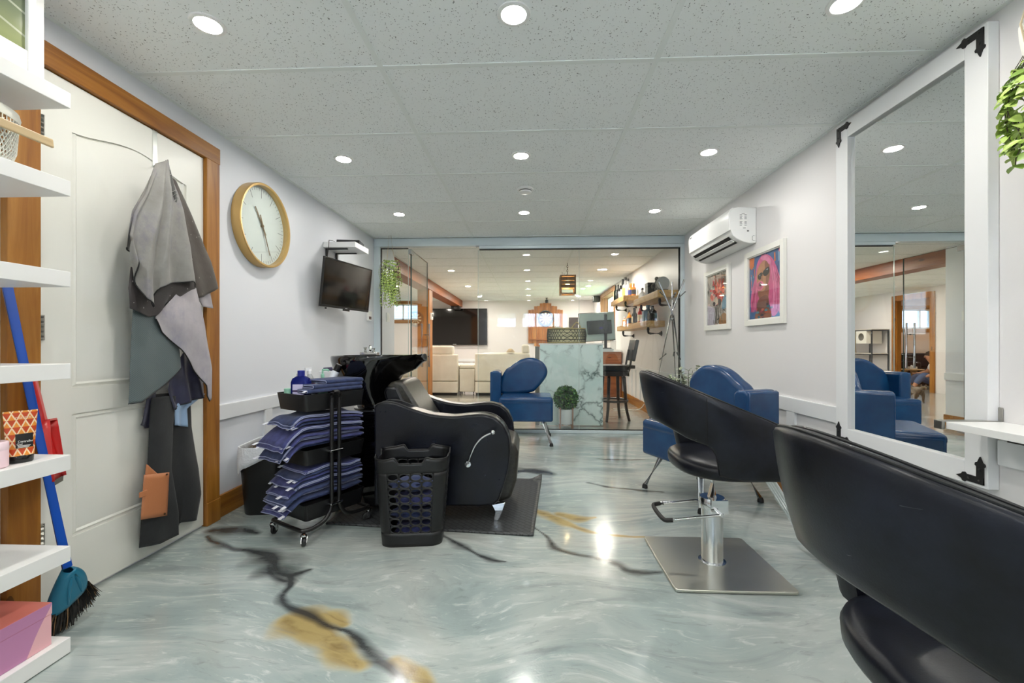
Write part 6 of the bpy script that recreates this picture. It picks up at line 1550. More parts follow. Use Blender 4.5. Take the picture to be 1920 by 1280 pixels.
# hanging fern at the partition
hp = W(733, 500, Y=4.86)
fern = thing('hanging_fern', 'trailing string-leaf plant hanging by the left end of the glass', 'plant', (hp.x, hp.y, 1.90)); rr = random.Random(8)
MB().tube([(-.02, 0, .36), (-.035, 0, .2), (-.05, .0, .04)], .002, 5).tube([(.0, 0, .36), (.02, 0, .2), (.05, .0, .04)], .002, 5).build('cord', M('jute rope', (206, 190, 160), .8), fern)
MB().lathe([(0, -.02), (.04, -.018), (.06, .03), (.062, .05), (.055, .05), (0, .03)], 20).build('pot', M('white ceramic pot', (242, 240, 234), .3), fern)
lf = MB(); sm = MB()
for k in range(46):
    a = 2 * PI * k / 46 + rr.uniform(-.1, .1); ln = rr.uniform(.24, .54); out = rr.uniform(.02, .10)
    ps = [Vector((math.cos(a) * (.03 + out * math.sin(min(1, f * 2.5) * PI / 2)), math.sin(a) * (.03 + out * math.sin(min(1, f * 2.5) * PI / 2)), .05 + .06 * math.sin(min(1, f * 3) * PI) - ln * f)) + Vector((.008 * math.sin(f * 8 + k), .008 * math.cos(f * 7 + k), 0)) for f in [i / 13 for i in range(14)]]
    sm.tube(ps, .0013, 3)
    for i in range(1, 14):
        for s in (-1, 1): leafmesh(lf, ps[i], Vector((-math.sin(a) * s, math.cos(a) * s, rr.uniform(-1.2, -.2))), Vector((math.cos(a), math.sin(a), .4)), rr.uniform(.022, .032), rr.uniform(.0045, .007), 0 if rr.random() < .6 else 1, .15)
sm.build('stems', m_stem, fern); lf.build('leaves', [m_leafA, m_leafB], fern, smooth=60, fixn=False)
# bar stool
t = M('espresso wood', (44, 32, 26), .35); m_stl = M('black stool leather', (34, 34, 34), .35)
bst = thing('bar_stool', 'dark wood bar stool with black leather seat right of the marble desk', 'bar stool', (1.12, 5.95, 0))
for k in range(4):
    a = R(45 + 90 * k + 12); c_, s_ = math.cos(a), math.sin(a)
    pts = spline([(c_ * .15, s_ * .15, .62), (c_ * .165, s_ * .165, .40), (c_ * .18, s_ * .18, .18), (c_ * .225, s_ * .225, .0)], 4)
    MB().tube(pts, [.024 - .006 * i / (len(pts) - 1) for i in range(len(pts))], 8).build('leg', t, bst)
MB().tube([(.185 * math.cos(2 * PI * k / 40), .185 * math.sin(2 * PI * k / 40), .265) for k in range(40)], .016, 8, closed=True).build('foot_ring', t, bst)
MB().lathe([(0, .60), (.19, .60), (.20, .61), (.20, .66), (.19, .67), (0, .67)], 40).build('seat_ring', t, bst)
MB().lathe([(0, .675), (.20, .675), (.215, .69), (.218, .72), (.20, .742), (.12, .75), (0, .752)], 40).build('seat', m_stl, bst)
for y in (-.13, .13): MB().tube([(.175, y * .9, .60), (.19, y, .70), (.215, y, .85), (.235, y, .95)], .015, 8).build('back_post', t, bst)
def bp(i, j): y = lerp(-.19, .19, i); return (.225 + .055 * j + .03 * math.cos(y / .19 * PI / 2) , y, lerp(.80, 1.085, j))
MB().grid(bp, 12, 6).build('back_pad', m_stl, bst, solid=.045, smooth=50, bevel=.012)
MB().box(.19, .26, -.15, .15, .70, .745).build('back_rail', t, bst, smooth=0, bevel=.006)
# bar counter and tap
m_barw = wood('bar front wood', (112, 60, 28), (150, 88, 44), (176, 110, 62), 'x')
bc = thing('bar_counter', 'wood fronted bar counter with white top against the right wall of the far room', 'counter', (1.32, 8.6, 0))
MB().box(-.45, .40, -.28, .30, 0, .885).build('cabinet', m_barw, bc, smooth=0, bevel=.003)
MB().box(-.47, .40, -.32, .32, .886, .922).build('counter_top', M('white quartz', (238, 238, 236), .2), bc, smooth=0, bevel=.004)
tp = thing('bar_tap', 'chrome gooseneck tap on the white bar counter', 'tap', (1.40, 8.55, .922))
MB().lathe([(.026, 0), (.026, .01), (.014, .02), (.013, .05), (0, .05)], 16).tube(spline([(0, 0, .04), (0, 0, .20), (-.03, 0, .255), (-.085, 0, .26), (-.11, 0, .22), (-.112, 0, .19)], 5), .011, 10).build('spout', m_chrome, tp)
MB().tube([(.01, 0, .03), (.05, 0, .06), (.06, 0, .09)], .007, 8).build('lever', m_chrome, tp)
ct = thing('clear_canister', 'clear glass canister on the bar counter beside the tap', 'canister', (1.60, 8.52, .922))
MB().lathe([(.05, 0), (.055, .006), (.055, .17), (.052, .17), (.052, .01), (0, .008)], 20).build('canister_body', glassm('canister glass', (.94, .95, .95)), ct)
MB().lathe([(.056, .17), (.056, .185), (.02, .195), (0, .20)], 20).build('lid', m_chrome, ct)
# thick timber shelves on pipe brackets
m_shw = wood('bar shelf timber', (156, 112, 52), (190, 148, 84), (210, 174, 112), 'y')
m_pipe = M('black pipe', (30, 30, 32), .4, .4)
def pipe_shelf(label, y0, y1, zt, th=.085):
    s = thing('timber_shelf', label, 'shelf', (XR, y0, zt - th), 0, 'timber bar shelves'); L = y1 - y0
    MB().box(-.245, -.002, 0, L, 0, th).build('board', m_shw, s, smooth=0, bevel=.004)
    for y in (.14, L - .2):
        p = MB().tube([(-.004, y, -.085), (-.15, y, -.085), (-.172, y, -.078), (-.18, y, -.06), (-.18, y, -.001)], .015, 10).lathe([(.035, 0), (.035, .008), (.02, .014), (.018, .03)], 18, mat=Matrix.Translation((-.002, y, -.085)) @ Matrix.Rotation(R(-90), 4, 'Y')).lathe([(.020, -.085), (.020, -.065)], 12, c=(-.18, y, .045))
        p.build('pipe_bracket', m_pipe, s)
pipe_shelf('upper timber bar shelf nearest the glass, holding sculptures', 5.20, 6.42, 1.668)
pipe_shelf('upper timber bar shelf farther back, crowded with liquor bottles', 7.10, 8.20, 1.82)
pipe_shelf('lower timber bar shelf with spirits bottles and a large grey bottle', 5.72, 7.62, 1.333, .08)
def liquor(label, x, y, z, h, r, glass, lab, cap, neck=.32, group=None, square=False):
    b = thing('liquor_bottle', label, 'bottle', (x, y, z), 0, group); hb = h * (1 - neck)
    if square: loft(MB(), [[(px * k, py * k, zz) for px, py in rrect(r, r, r * .35, 3)] for zz, k in ((0, .95), (.004, 1), (hb * .9, 1), (hb, .7), (hb * 1.08, .3), (h * .96, .28))]).build('bottle_body', glass, b)
    else: MB().lathe([(r * .92, 0), (r, .005), (r, hb * .88), (r * .8, hb * .96), (r * .38, hb * 1.06), (r * .34, h * .95), (r * .36, h * .975)], 16).build('bottle_body', glass, b)
    if lab:
        if square: MB().box(-r * 1.01, r * 1.01, -r * 1.01, r * 1.01, hb * .2, hb * .7).build('label', lab, b, smooth=0)
        else: MB().lathe([(r * 1.02, hb * .18), (r * 1.02, hb * .72)], 16, cap=False).build('label', lab, b)
    MB().lathe([(r * .42, h * .86), (r * .42, h), (0, h + .001)], 12).build('cap', cap, b); return b
gG = M('dark green glass', (24, 44, 30), .1); gB = M('black glass', (20, 20, 22), .1); gA = M('amber spirit', (196, 112, 40), .1); gC = m_clear; gO = M('orange spirit', (222, 140, 50), .12); gR = M('red bottle', (190, 40, 50), .15); gS = M('slate bottle', (96, 124, 146), .2)
lW = M('cream label', (236, 226, 204), .5); lK = M('black label', (30, 28, 28), .5); lN = M('navy foil', (46, 60, 120), .4); lY = M('gold label', (214, 178, 92), .45); kK = M('black cap', (20, 20, 20), .4); kG = M('gold cap', (190, 150, 70), .35, .6); kW = M('white cap', (238, 238, 236), .4)
gp = 'bottles on the far upper timber shelf'
specs = [(1158.5, .30, .038, gG, None, kK, 'slim dark green wine bottle, leftmost on the far upper timber shelf'), (1163, .29, .036, gB, None, kK, 'black wine bottle, second from the left on the far upper timber shelf'), (1168, .30, .037, gB, lW, kW, 'black bottle with cream label, third from the left on the far upper shelf'),
         (1173.5, .35, .042, gB, lW, kK, 'tall black bottle, fourth from the left on the far upper timber shelf'), (1180.5, .36, .055, gC, lY, kK, 'tall clear bottle with gold label in the middle of the far upper shelf'), (1185, .32, .045, gC, lW, kK, 'clear bottle with cream label, third from the right on the far upper shelf'),
         (1190, .22, .050, gA, lN, kG, 'amber bottle with navy foil, second from the right on the far upper shelf'), (1195, .20, .036, gA, lK, kG, 'small amber bottle at the near end of the far upper shelf')]
for k, (px, h, r, g_, l_, cp, lab) in enumerate(specs):
    y = lerp(8.10, 7.17, k / 7); liquor(lab, 1.57 + .11 * (k / 7), y, 1.8205, h, r, g_, l_, cp, group=gp)
gp = 'bottles on the lower timber shelf'
specs = [(1160.5, .17, .032, gO, None, kW, 'small amber bottle at the far end of the lower timber shelf', 1), (1164.5, .24, .036, gO, lK, kK, 'orange bottle with black label, second from the far end of the lower shelf', 0), (1169, .25, .036, gO, lK, kK, 'orange spirit bottle, third from the far end of the lower timber shelf', 0), (1173.5, .27, .038, gB, lW, kK, 'black bottle with cream label in the row on the lower shelf', 0),
         (1178, .25, .036, gB, lK, kK, 'black bottle between the cream label and red bottles on the lower shelf', 0), (1182, .27, .036, gR, lW, kW, 'red bottle with cream label on the lower timber shelf', 0)]
for k, (px, h, r, g_, l_, cp, lab, sq) in enumerate(specs):
    y = lerp(7.5, 6.55, k / 5); liquor(lab, 1.60 + .03 * (k % 2), y, 1.3335, h, r, g_, l_, cp, group=gp, square=bool(sq))
liquor('large slate grey bottle on the lower timber shelf near the glass', 1.60, 6.00, 1.3335, .225, .072, gS, None, gS, .30, gp, True)
liquor('black square bottle beside the large slate bottle on the lower shelf', 1.60, 5.80, 1.3335, .20, .05, gB, lK, kK, .3, gp, True)
# sculptures on the near upper shelf
liquor('small amber bottle on the near upper timber shelf', 1.60, 6.03, 1.6685, .15, .034, gO, lW, kK, .35)
sk = thing('glass_decanter', 'round clear decanter at the far end of the near upper shelf', 'decanter', (1.60, 6.30, 1.6685)); MB().ball((0, 0, .055), .055).lathe([(.015, .10), (.014, .135), (.02, .14)], 14).build('decanter_body', m_clear, sk); MB().ball((0, 0, .150), .018).build('stopper', kK, sk)
bx2 = thing('black_gift_box', 'black square box on the near upper timber shelf', 'box', (1.60, 5.82, 1.6685)); MB().box(-.07, .07, -.07, .07, 0, .13).build('box_body', kK, bx2, smooth=0, bevel=.003); MB().box(-.072, .072, -.072, .072, .13, .165).build('lid', kK, bx2, smooth=0, bevel=.003)
m_sil = M('tarnished silver', (120, 120, 116), .3, .8)
scu = thing('metal_sculpture', 'silver figure sculpture on the near upper timber shelf', 'sculpture', (1.60, 5.58, 1.6685)); rr = random.Random(2)
MB().box(-.06, .06, -.10, .10, 0, .012).build('plinth', kK, scu, smooth=0)
mb = MB()
mb.tube(spline([(0, -.06, .012), (0, -.05, .06), (0, -.01, .09), (0, .03, .13), (.0, .02, .17)], 4), [.018] * 16 + [.014], 8).tube(spline([(0, .06, .012), (0, .05, .07), (0, .0, .10)], 4), .015, 8).ball((0, .015, .19), .026).tube(spline([(0, .02, .15), (-.04, .07, .12), (-.03, .1, .08)], 4), .011, 8).tube(spline([(0, .01, .15), (.03, -.06, .15), (.0, -.1, .19)], 4), .011, 8)
mb.build('figure', m_sil, scu)
dsc = thing('disc_sculpture', 'grey round disc ornament at the near end of the upper timber shelf', 'ornament', (1.60, 5.33, 1.6685))
MB().lathe([(0, -.012), (.076, -.012), (.080, 0), (.076, .012), (0, .012)], 40, mat=Matrix.Translation((0, 0, .098)) @ Matrix.Rotation(R(90), 4, 'X')).build('disc', M('grey metal disc', (176, 176, 172), .4, .3), dsc); MB().box(-.05, .05, -.03, .03, 0, .022).build('stand', kK, dsc, smooth=0)
# pendant lantern
pn = W(1064, 535, Y=6.6); pl_ = thing('pendant_lantern', 'wooden lantern pendant hanging on a chain in the far room', 'pendant lamp', (pn.x, pn.y, 1.775))
wl_ = wood('lantern wood', (112, 78, 40), (146, 108, 62), (172, 134, 84), 'z')
fr_ = MB()
for sx in (-1, 1):
    for sy in (-1, 1): fr_.box(sx * .105 - .012, sx * .105 + .012, sy * .105 - .012, sy * .105 + .012, 0, .27)
fr_.build('corner_posts', wl_, pl_, smooth=0, bevel=.002)
for sx, sy, w_, d_ in ((0, -1, .093, .008), (0, 1, .093, .008), (-1, 0, .008, .093), (1, 0, .008, .093)):
    mb = MB()
    for z0, z1 in ((.095, .145), (.150, .200), (.205, .255)): mb.box(sx * .10 - w_, sx * .10 + w_, sy * .10 - d_, sy * .10 + d_, z0, z1)
    mb.box(sx * .10 - w_, sx * .10 + w_, sy * .10 - d_, sy * .10 + d_, .0, .022); mb.build('slat_side', wl_, pl_, smooth=0, bevel=.001)
MB().box(-.117, .117, -.117, .117, .27, .285).build('top_board', wl_, pl_, smooth=0)
MB().cyl((-.08, 0, .285), (-.08, 0, .34), .005, n=8).cyl((-.05, 0, .285), (-.05, 0, .325), .005, n=8).cyl((0, 0, .19), (0, 0, .26), .018).build('fittings', m_blackm, pl_)
MB().ball((0, 0, .15), (.03, .03, .042)).build('bulb', emis('warm bulb', (255, 226, 170), 14), pl_)
ch = MB()
for k in range(6):
    z = .30 + k * .032; rot = Matrix.Translation((0, 0, z)) @ Matrix.Rotation(R(90 * (k % 2)), 4, 'Z'); ch.tube([rot @ Vector((.010 * math.cos(a), 0, .021 * math.sin(a))) for a in [2 * PI * i / 12 for i in range(12)]], .0035, 5, closed=True)
ch.build('chain', m_blackm, pl_)
# dartboard on a plank panel, light above
dbx, dbz = W(1023, 597, Y=12.05).x, W(1023, 597, Y=12.05).z
dp = thing('plank_panel', 'stepped plank backboard around the dartboard on the far wall', 'panel', (dbx, YB - .022, 0)); rr = random.Random(4); mb = MB()
m_plk = wood('cedar planks', (140, 78, 28), (186, 116, 52), (220, 160, 92), 'z')
hts = [(-.48, 1.06, 1.99), (-.40, 1.06, 2.00), (-.32, .98, 2.09), (-.24, .96, 2.10), (-.16, .97, 2.17), (-.08, .95, 2.18), (0, .96, 2.19), (.08, .95, 2.17), (.16, .97, 2.10), (.24, .96, 2.09), (.32, .98, 2.00), (.40, 1.06, 1.99)]
for x, z0, z1 in hts: mb.box(x + .002, x + .078, -.012 - .008 * rr.random(), .02, z0, z1)
mb.build('planks', m_plk, dp, smooth=0)
MB().box(-.44, .30, -.09, -.020, 1.15, 1.175).build('dart_ledge', wood('ledge wood', (140, 80, 30), (176, 106, 46), (200, 130, 66), 'x'), dp, smooth=0)
t = NT('dartboard face'); v = t.coord(); s = t.n('ShaderNodeSeparateXYZ'); t.l(v, s.inputs[0])
an = t.math('DIVIDE', t.math('ADD', t.math('ARCTAN2', s.outputs[2], s.outputs[0]), PI + PI / 20), 2 * PI); rad = t.math('SQRT', t.math('ADD', t.math('POWER', s.outputs[0], 2.0), t.math('POWER', s.outputs[2], 2.0)))
seg = t.math('GREATER_THAN', t.math('FRACT', t.math('MULTIPLY', an, 10)), .5)
c = t.mix(seg, srgb(30, 28, 26), srgb(236, 222, 190))
ringm = t.math('ADD', t.math('MULTIPLY', t.math('GREATER_THAN', rad, .160), t.math('LESS_THAN', rad, .170)), t.math('MULTIPLY', t.math('GREATER_THAN', rad, .098), t.math('LESS_THAN', rad, .108)))
c = t.mix(ringm, c, t.mix(seg, srgb(170, 40, 36), srgb(40, 110, 60))); c = t.mix(t.math('GREATER_THAN', rad, .171), c, srgb(26, 26, 28)); c = t.mix(t.math('LESS_THAN', rad, .016), c, srgb(170, 40, 36)); t.bsdf(c, .8)
db = thing('dartboard', 'round black and cream dartboard on the far wall planks', 'dartboard', (dbx, YB - .045, dbz)); RX = Matrix.Rotation(R(90), 4, 'X')
MB().lathe([(0, 0), (.222, 0), (.226, .006), (.226, .032), (.222, .036), (0, .036)], 60, mat=RX).build('board', t.m, db)
MB().tube([(.215 * math.cos(2 * PI * k / 60), -.037, .215 * math.sin(2 * PI * k / 60)) for k in range(60)], .003, 5, closed=True).build('number_ring', M('wire silver', (190, 190, 186), .3, .9), db)
sl = thing('ceiling_spotlight', 'small black spotlight on the far room ceiling above the dartboard', 'spotlight', (dbx + .01, 11.5, CEIL)); MB().lathe([(.03, -.001), (.035, -.012), (.012, -.02), (.012, -.06)], 20).build('base', m_blackm, sl); MB().lathe([(.02, -.14), (.042, -.12), (.035, -.05), (.01, -.045)], 20, cap=True).build('shade', m_blackm, sl)
# big television on the far wall
tv2 = thing('wall_tv', 'large black television on the far wall beyond the sofas', 'television', (-2.13, YB - .06, 1.015))
MB().box(-.91, .91, -.03, .03, 0, 1.015).build('bezel', M('gloss black bezel', (14, 14, 15), .12), tv2, smooth=0, bevel=.004)
MB().box(-.88, .86, -.032, -.029, .045, .985).build('screen', M('dark glossy screen', (20, 19, 19), .07), tv2, smooth=0); MB().box(-.05, .05, -.0335, -.0315, .012, .028).build('maker_badge', M('badge grey', (170, 172, 172), .4), tv2, smooth=0)
MB().box(-.5, .5, .03, .055, .2, .8).build('wall_mount', m_blackm, tv2, smooth=0)
spk = thing('hanging_speaker', 'small black speaker mounted under the end of the timber beam', 'speaker', (-2.05, 11.75, 1.985)); MB().box(-.12, .12, -.09, .09, 0, .088).build('cabinet', m_blackp, spk, smooth=0, bevel=.01); MB().lathe([(0, .0), (.035, .004), (.04, 0)], 20, mat=Matrix.Translation((0, -.0905, .044)) @ Matrix.Rotation(R(90), 4, 'X')).build('cone', M('speaker grey', (70, 70, 72), .5), spk)
ws_ = W(1125, 567, Y=10.95); sp2 = thing('hanging_speaker', 'black corner speaker high beside the far right window', 'speaker', (1.64, 10.98, 2.09)); MB().box(-.09, .09, -.08, .08, 0, .15).build('cabinet', m_blackp, sp2, smooth=0, bevel=.02); MB().lathe([(0, .0), (.05, .004), (.06, 0)], 20, mat=Matrix.Translation((0, -.081, .075)) @ Matrix.Rotation(R(90), 4, 'X')).build('cone', M('speaker grey', (70, 70, 72), .5), sp2)
# white leather seating, backs to the camera
t = NT('cream leather'); v = t.coord(); t.bsdf(t.ramp(t.noise(v, 4, 3), [(.3, srgb(222, 214, 196)), (.7, srgb(236, 230, 214))]), .4); t.bump(t.noise(v, 120, 3), .12, .003); m_cream = t.m
def recl(name, label, cat, x0, x1, y0, ztop, heads, group='cream leather seating'):
    cx = (x0 + x1) / 2; w2 = (x1 - x0) / 2; s = thing(name, label, cat, (cx, y0, 0), 0, group)
    MB().box(-w2, w2, 0, .10, .285, ztop).build('back_panel', m_cream, s, smooth=40, bevel=.03, seg=3)
    MB().box(-w2 + .005, w2 - .005, .005, .10, .055, .278).build('lower_panel', m_cream, s, smooth=40, bevel=.012)
    MB().box(-w2 + .02, w2 - .02, .03, .80, .0, .055).build('plinth', m_blackm, s, smooth=0)
    MB().box(-w2 + .16, w2 - .16, .26, .86, .055, .46).build('seat', m_cream, s, smooth=40, bevel=.04, seg=3)
    MB().box(-w2 + .12, w2 - .12, .10, .30, .30, ztop + .01).build('back_cushion', m_cream, s, smooth=40, bevel=.05, seg=3)
    for q in (-1, 1): MB().box(q * (w2 - .16) if q > 0 else -w2, w2 if q > 0 else -w2 + .16, .10, .88, .055, .62).build('arm', m_cream, s, smooth=40, bevel=.04, seg=3)
    for (a, b) in heads: MB().box(a - cx, b - cx, .02, .20, ztop - .01, ztop + .175).build('headrest', m_cream, s, smooth=40, bevel=.045, seg=4)
    return s
recl('recliner', 'cream leather recliner seen from behind, right of the wooden post', 'armchair', -2.42, -1.465, 8.62, .825, [(-2.30, -1.56)])
recl('sofa', 'cream leather sofa seen from behind, partly hidden by the blue chair', 'sofa', -1.125, -.02, 8.62, .85, [(-.19, -.03)])
con = thing('console_seat', 'cream leather console between the recliner and the sofa', 'console', (-1.295, 8.72, 0), 0, 'cream leather seating')
MB().box(-.155, .155, 0, .60, .065, .53).build('body', m_cream, con, smooth=40, bevel=.012)
MB().box(-.158, .158, -.005, .62, .535, .62).build('lid', m_cream, con, smooth=40, bevel=.03, seg=3)
for x in (-.13, .13):
    for y in (.04, .55): MB().cyl((x, y, 0), (x, y, .066), .015).build('leg', m_chrome, con)
ot = thing('ottoman', 'cream leather ottoman left of the wooden post, seen through the open glass door', 'ottoman', (-2.80, 8.75, 0), 0, 'cream leather seating')
MB().box(-.33, .33, 0, .7, .0, .36).build('base', m_cream, ot, smooth=40, bevel=.015); MB().box(-.34, .34, -.01, .71, .362, .50).build('cushion', m_cream, ot, smooth=40, bevel=.04, seg=3)
ht = thing('knitted_hat', 'beige knitted hat lying on top of the cream sofa back', 'hat', (-.41, 8.66, .8655)); MB().lathe([(.075, 0), (.078, .012), (.06, .05), (.03, .075), (0, .08)], 20).build('crown', M('beige knit', (196, 176, 146), .9, bump=.5), ht); MB().lathe([(.079, 0), (.084, .006), (.083, .022), (.077, .026)], 20, cap=False).build('brim', M('beige knit', (196, 176, 146), .9, bump=.5), ht)
ip = thing('intercom', 'small white intercom on the wooden post', 'intercom', (-1.934, 8.30, 1.50)); MB().box(0, .03, -.06, .06, 0, .135).build('housing', m_white, ip, smooth=0, bevel=.005); MB().box(.03, .032, -.04, .04, .06, .115).build('screen', M('grey display', (90, 94, 98), .2), ip, smooth=0)
ppl = thing('dark_picture', 'small dark brown framed picture on the far wall left of the monitor', 'picture', (1.18, YB, 1.46)); MB().box(-.125, .125, -.03, -.001, 0, .32).build('frame', kK, ppl, smooth=0, bevel=.004); MB().box(-.105, .105, -.032, -.029, .02, .30).build('picture', M('dark brown print', (58, 44, 36), .3), ppl, smooth=0)
cd_ = MB().tube(spline([W(1208, 757, X=1.70), W(1203, 764, X=1.66), W(1195, 768, Z=.02), W(1180, 768, Z=.012), W(1150, 766, Z=.012)], 6), .006, 6).build('power_cord', M('white cable', (226, 226, 222), .5)); tag(cd_, 'white power cord running across the floor from the wall by the stool', 'cord')
# ---------------------------------------------------------------- seen only in the mirror: cat tree, cat, small room
m_bf = M('black steel tube', (38, 36, 36), .4)
ctr = thing('cat_tree', 'black framed cat tree shelf with a round holed cubby, seen in the mirror', 'cat tree', (XFL + .26, 11.28, 0))
for y in (-.58, -.02, .58):
    for x in (-.22, .16): MB().box(x - .012, x + .012, y - .012, y + .012, 0, 1.38).build('post', m_bf, ctr, smooth=0)
for z in (.40, .80, 1.38):
    f_ = MB()
    for x in (-.22, .16): f_.box(x - .012, x + .012, -.58, .58, z - .024, z)
    for y in (-.58, -.02, .58): f_.box(-.22, .16, y - .012, y + .012, z - .024, z)
    f_.build('rail', m_bf, ctr, smooth=0)
    MB().box(-.23, .17, -.59, .59, z, z + .018).build('deck', M('beige plush', (214, 204, 190), .9, bump=.4), ctr, smooth=0)
mb = MB(); cy0, cz0, rr0 = -.26, 1.21, .09
k = len(mb.v); n = 32
for q in range(n):
    a = 2 * PI * q / n; ca, sa = math.cos(a), math.sin(a); m_ = max(abs(ca), abs(sa)); mb.v.append(Vector((.17, cy0 + rr0 * ca, cz0 + rr0 * sa))); mb.v.append(Vector((.17, cy0 + .16 * ca / m_, cz0 + .145 * sa / m_)))
for q in range(n): mb.f.append([k + 2 * q, k + 2 * ((q + 1) % n), k + 2 * ((q + 1) % n) + 1, k + 2 * q + 1]); mb.mi.append(0)
mb.box(-.2, .17, cy0 - .17, cy0 - .155, cz0 - .145, cz0 + .145).box(-.2, .17, cy0 + .155, cy0 + .17, cz0 - .145, cz0 + .145).box(-.2, .17, cy0 - .17, cy0 + .17, cz0 - .16, cz0 - .145).box(-.2, -.19, cy0 - .17, cy0 + .17, cz0 - .145, cz0 + .145)
mb.build('cubby', M('cubby board', (232, 226, 214), .6), ctr, smooth=0, fixn=False)
MB().cyl((0, .2, .82), (0, .2, 1.36), .045, n=20).build('scratching_post', M('sisal rope', (216, 190, 146), .9, bump=.6, bscale=150), ctr)
MB().box(-.15, .15, .26, .56, 1.10, 1.37).build('plush_hammock', M('tan plush', (196, 170, 130), .9, bump=.4), ctr, bevel=.06, seg=3)
def skin(name, nodes, edges, mat, parent=None, root=0, sub=2):
    me = bpy.data.meshes.new(name); me.from_pydata([n_[0] for n_ in nodes], edges, []); me.materials.append(mat)
    o = bpy.data.objects.new(name, me); COL.objects.link(o); o.parent = parent
    md = o.modifiers.new('skin', 'SKIN'); md.use_smooth_shade = True
    for i, n_ in enumerate(nodes):
        r = n_[1]; me.skin_vertices[0].data[i].radius = (r, r) if not isinstance(r, tuple) else r; me.skin_vertices[0].data[i].use_root = (i == root)
    s = o.modifiers.new('sub', 'SUBSURF'); s.levels = sub; s.render_levels = sub; return o
t = NT('grey tabby fur'); v = t.coord(); wv = t.n('ShaderNodeTexWave'); wv.inputs['Scale'].default_value = 9; wv.inputs['Distortion'].default_value = 3; t.l(v, wv.inputs[0])
t.bsdf(t.mix(t.math('MULTIPLY', wv.outputs[0], .55), srgb(112, 96, 78), srgb(48, 40, 34)), .9, 0, Sheen_Weight=.3); t.bump(t.noise(v, 160, 3), .5, .004); m_cat = t.m
cat = thing('cat', 'grey tabby cat walking across the far floor, seen in the mirror', 'cat', (-3.40, 8.0, 0), R(200))
N_ = [((0, -.12, .20), .062), ((0, -.02, .195), .068), ((0, .10, .205), .066), ((0, .17, .225), .048), ((0, .225, .265), .040), ((0, .262, .272), .046), ((0, .305, .262), .026),
      ((0, -.18, .205), .034), ((0, -.26, .235), .018), ((0, -.33, .30), .015), ((0, -.35, .37), .011),
      ((.045, .13, .15), .030), ((.045, .13, .085), .019), ((.045, .125, .02), .017), ((.045, .15, .012), .016), ((-.045, .10, .15), .030), ((-.045, .085, .085), .019), ((-.045, .07, .02), .017), ((-.045, .095, .012), .016),
      ((.048, -.12, .15), .042), ((.048, -.09, .10), .026), ((.048, -.14, .065), .016), ((.048, -.125, .014), .016), ((.048, -.10, .012), .015), ((-.048, -.15, .15), .042), ((-.048, -.13, .10), .026), ((-.048, -.185, .065), .016), ((-.048, -.175, .014), .016), ((-.048, -.15, .012), .015)]
E_ = [(0, 1), (1, 2), (2, 3), (3, 4), (4, 5), (5, 6), (0, 7), (7, 8), (8, 9), (9, 10), (2, 11), (11, 12), (12, 13), (13, 14), (2, 15), (15, 16), (16, 17), (17, 18), (0, 19), (19, 20), (20, 21), (21, 22), (22, 23), (0, 24), (24, 25), (25, 26), (26, 27), (27, 28)]
skin('body', N_, E_, m_cat, cat, 1)
for s in (-1, 1):
    MB().lathe([(.019, 0), (.012, .018), (.002, .036)], 10, sy=.5, mat=Matrix.Translation((s * .026, .250, .303)) @ Matrix.Rotation(R(s * 12), 4, 'Y')).build('ear', m_cat, cat)
    MB().ball((s * .019, .299, .283), .006, 10, 6).build('eye', M('cat eye', (170, 170, 60), .15), cat)
MB().ball((0, .330, .262), (.006, .004, .005), 8, 6).build('nose', M('cat nose', (150, 96, 90), .5), cat)
# small room: low round table, black couch, seated person
tb = thing('side_table', 'low round wooden table in the small room, seen in the mirror', 'table', (-5.85, 11.02, 0)); wt_ = wood('birch', (198, 160, 108), (216, 180, 130), (228, 196, 150), 'x')
MB().lathe([(0, .40), (.24, .40), (.245, .41), (.245, .425), (0, .425)], 40).build('table_top', wt_, tb)
for k in range(3): a = 2 * PI * k / 3 + .4; MB().cyl((.18 * math.cos(a), .18 * math.sin(a), 0), (.10 * math.cos(a), .10 * math.sin(a), .40), .03, .04).build('leg', wt_, tb)
tbx = thing('tissue_box', 'white box on the low round table in the mirror', 'box', (-5.88, 11.04, .4255)); MB().box(-.09, .09, -.06, .06, 0, .06).build('box_body', m_white, tbx, smooth=0, bevel=.004); MB().ball((0, 0, .065), (.03, .02, .03)).build('tissue', M('tissue', (246, 246, 246), .8), tbx)
cc = thing('black_couch', 'black leather couch in the small room behind the doorway, seen in the mirror', 'sofa', (-6.85, 11.55, 0))
MB().box(-.8, .8, -.40, .40, .08, .42).build('seat', m_styl, cc, smooth=40, bevel=.04); MB().box(-.8, .8, .20, .42, .42, .80).build('backrest', m_styl, cc, smooth=40, bevel=.05)
for s in (-1, 1): MB().box(s * .62 if s > 0 else -.8, .8 if s > 0 else -.62, -.40, .40, .08, .60).build('arm', m_styl, cc, smooth=40, bevel=.05)
# person seated on the floor
pe = thing('person', 'person in white shirt and jeans sitting past the far doorway, seen in the mirror', 'person', (-5.95, 10.34, 0), R(-70))
m_skin = M('skin', (206, 150, 118), .5); m_shirt = M('white shirt', (238, 238, 236), .8, bump=.2); m_jean = M('blue jeans', (92, 112, 150), .85, bump=.3)
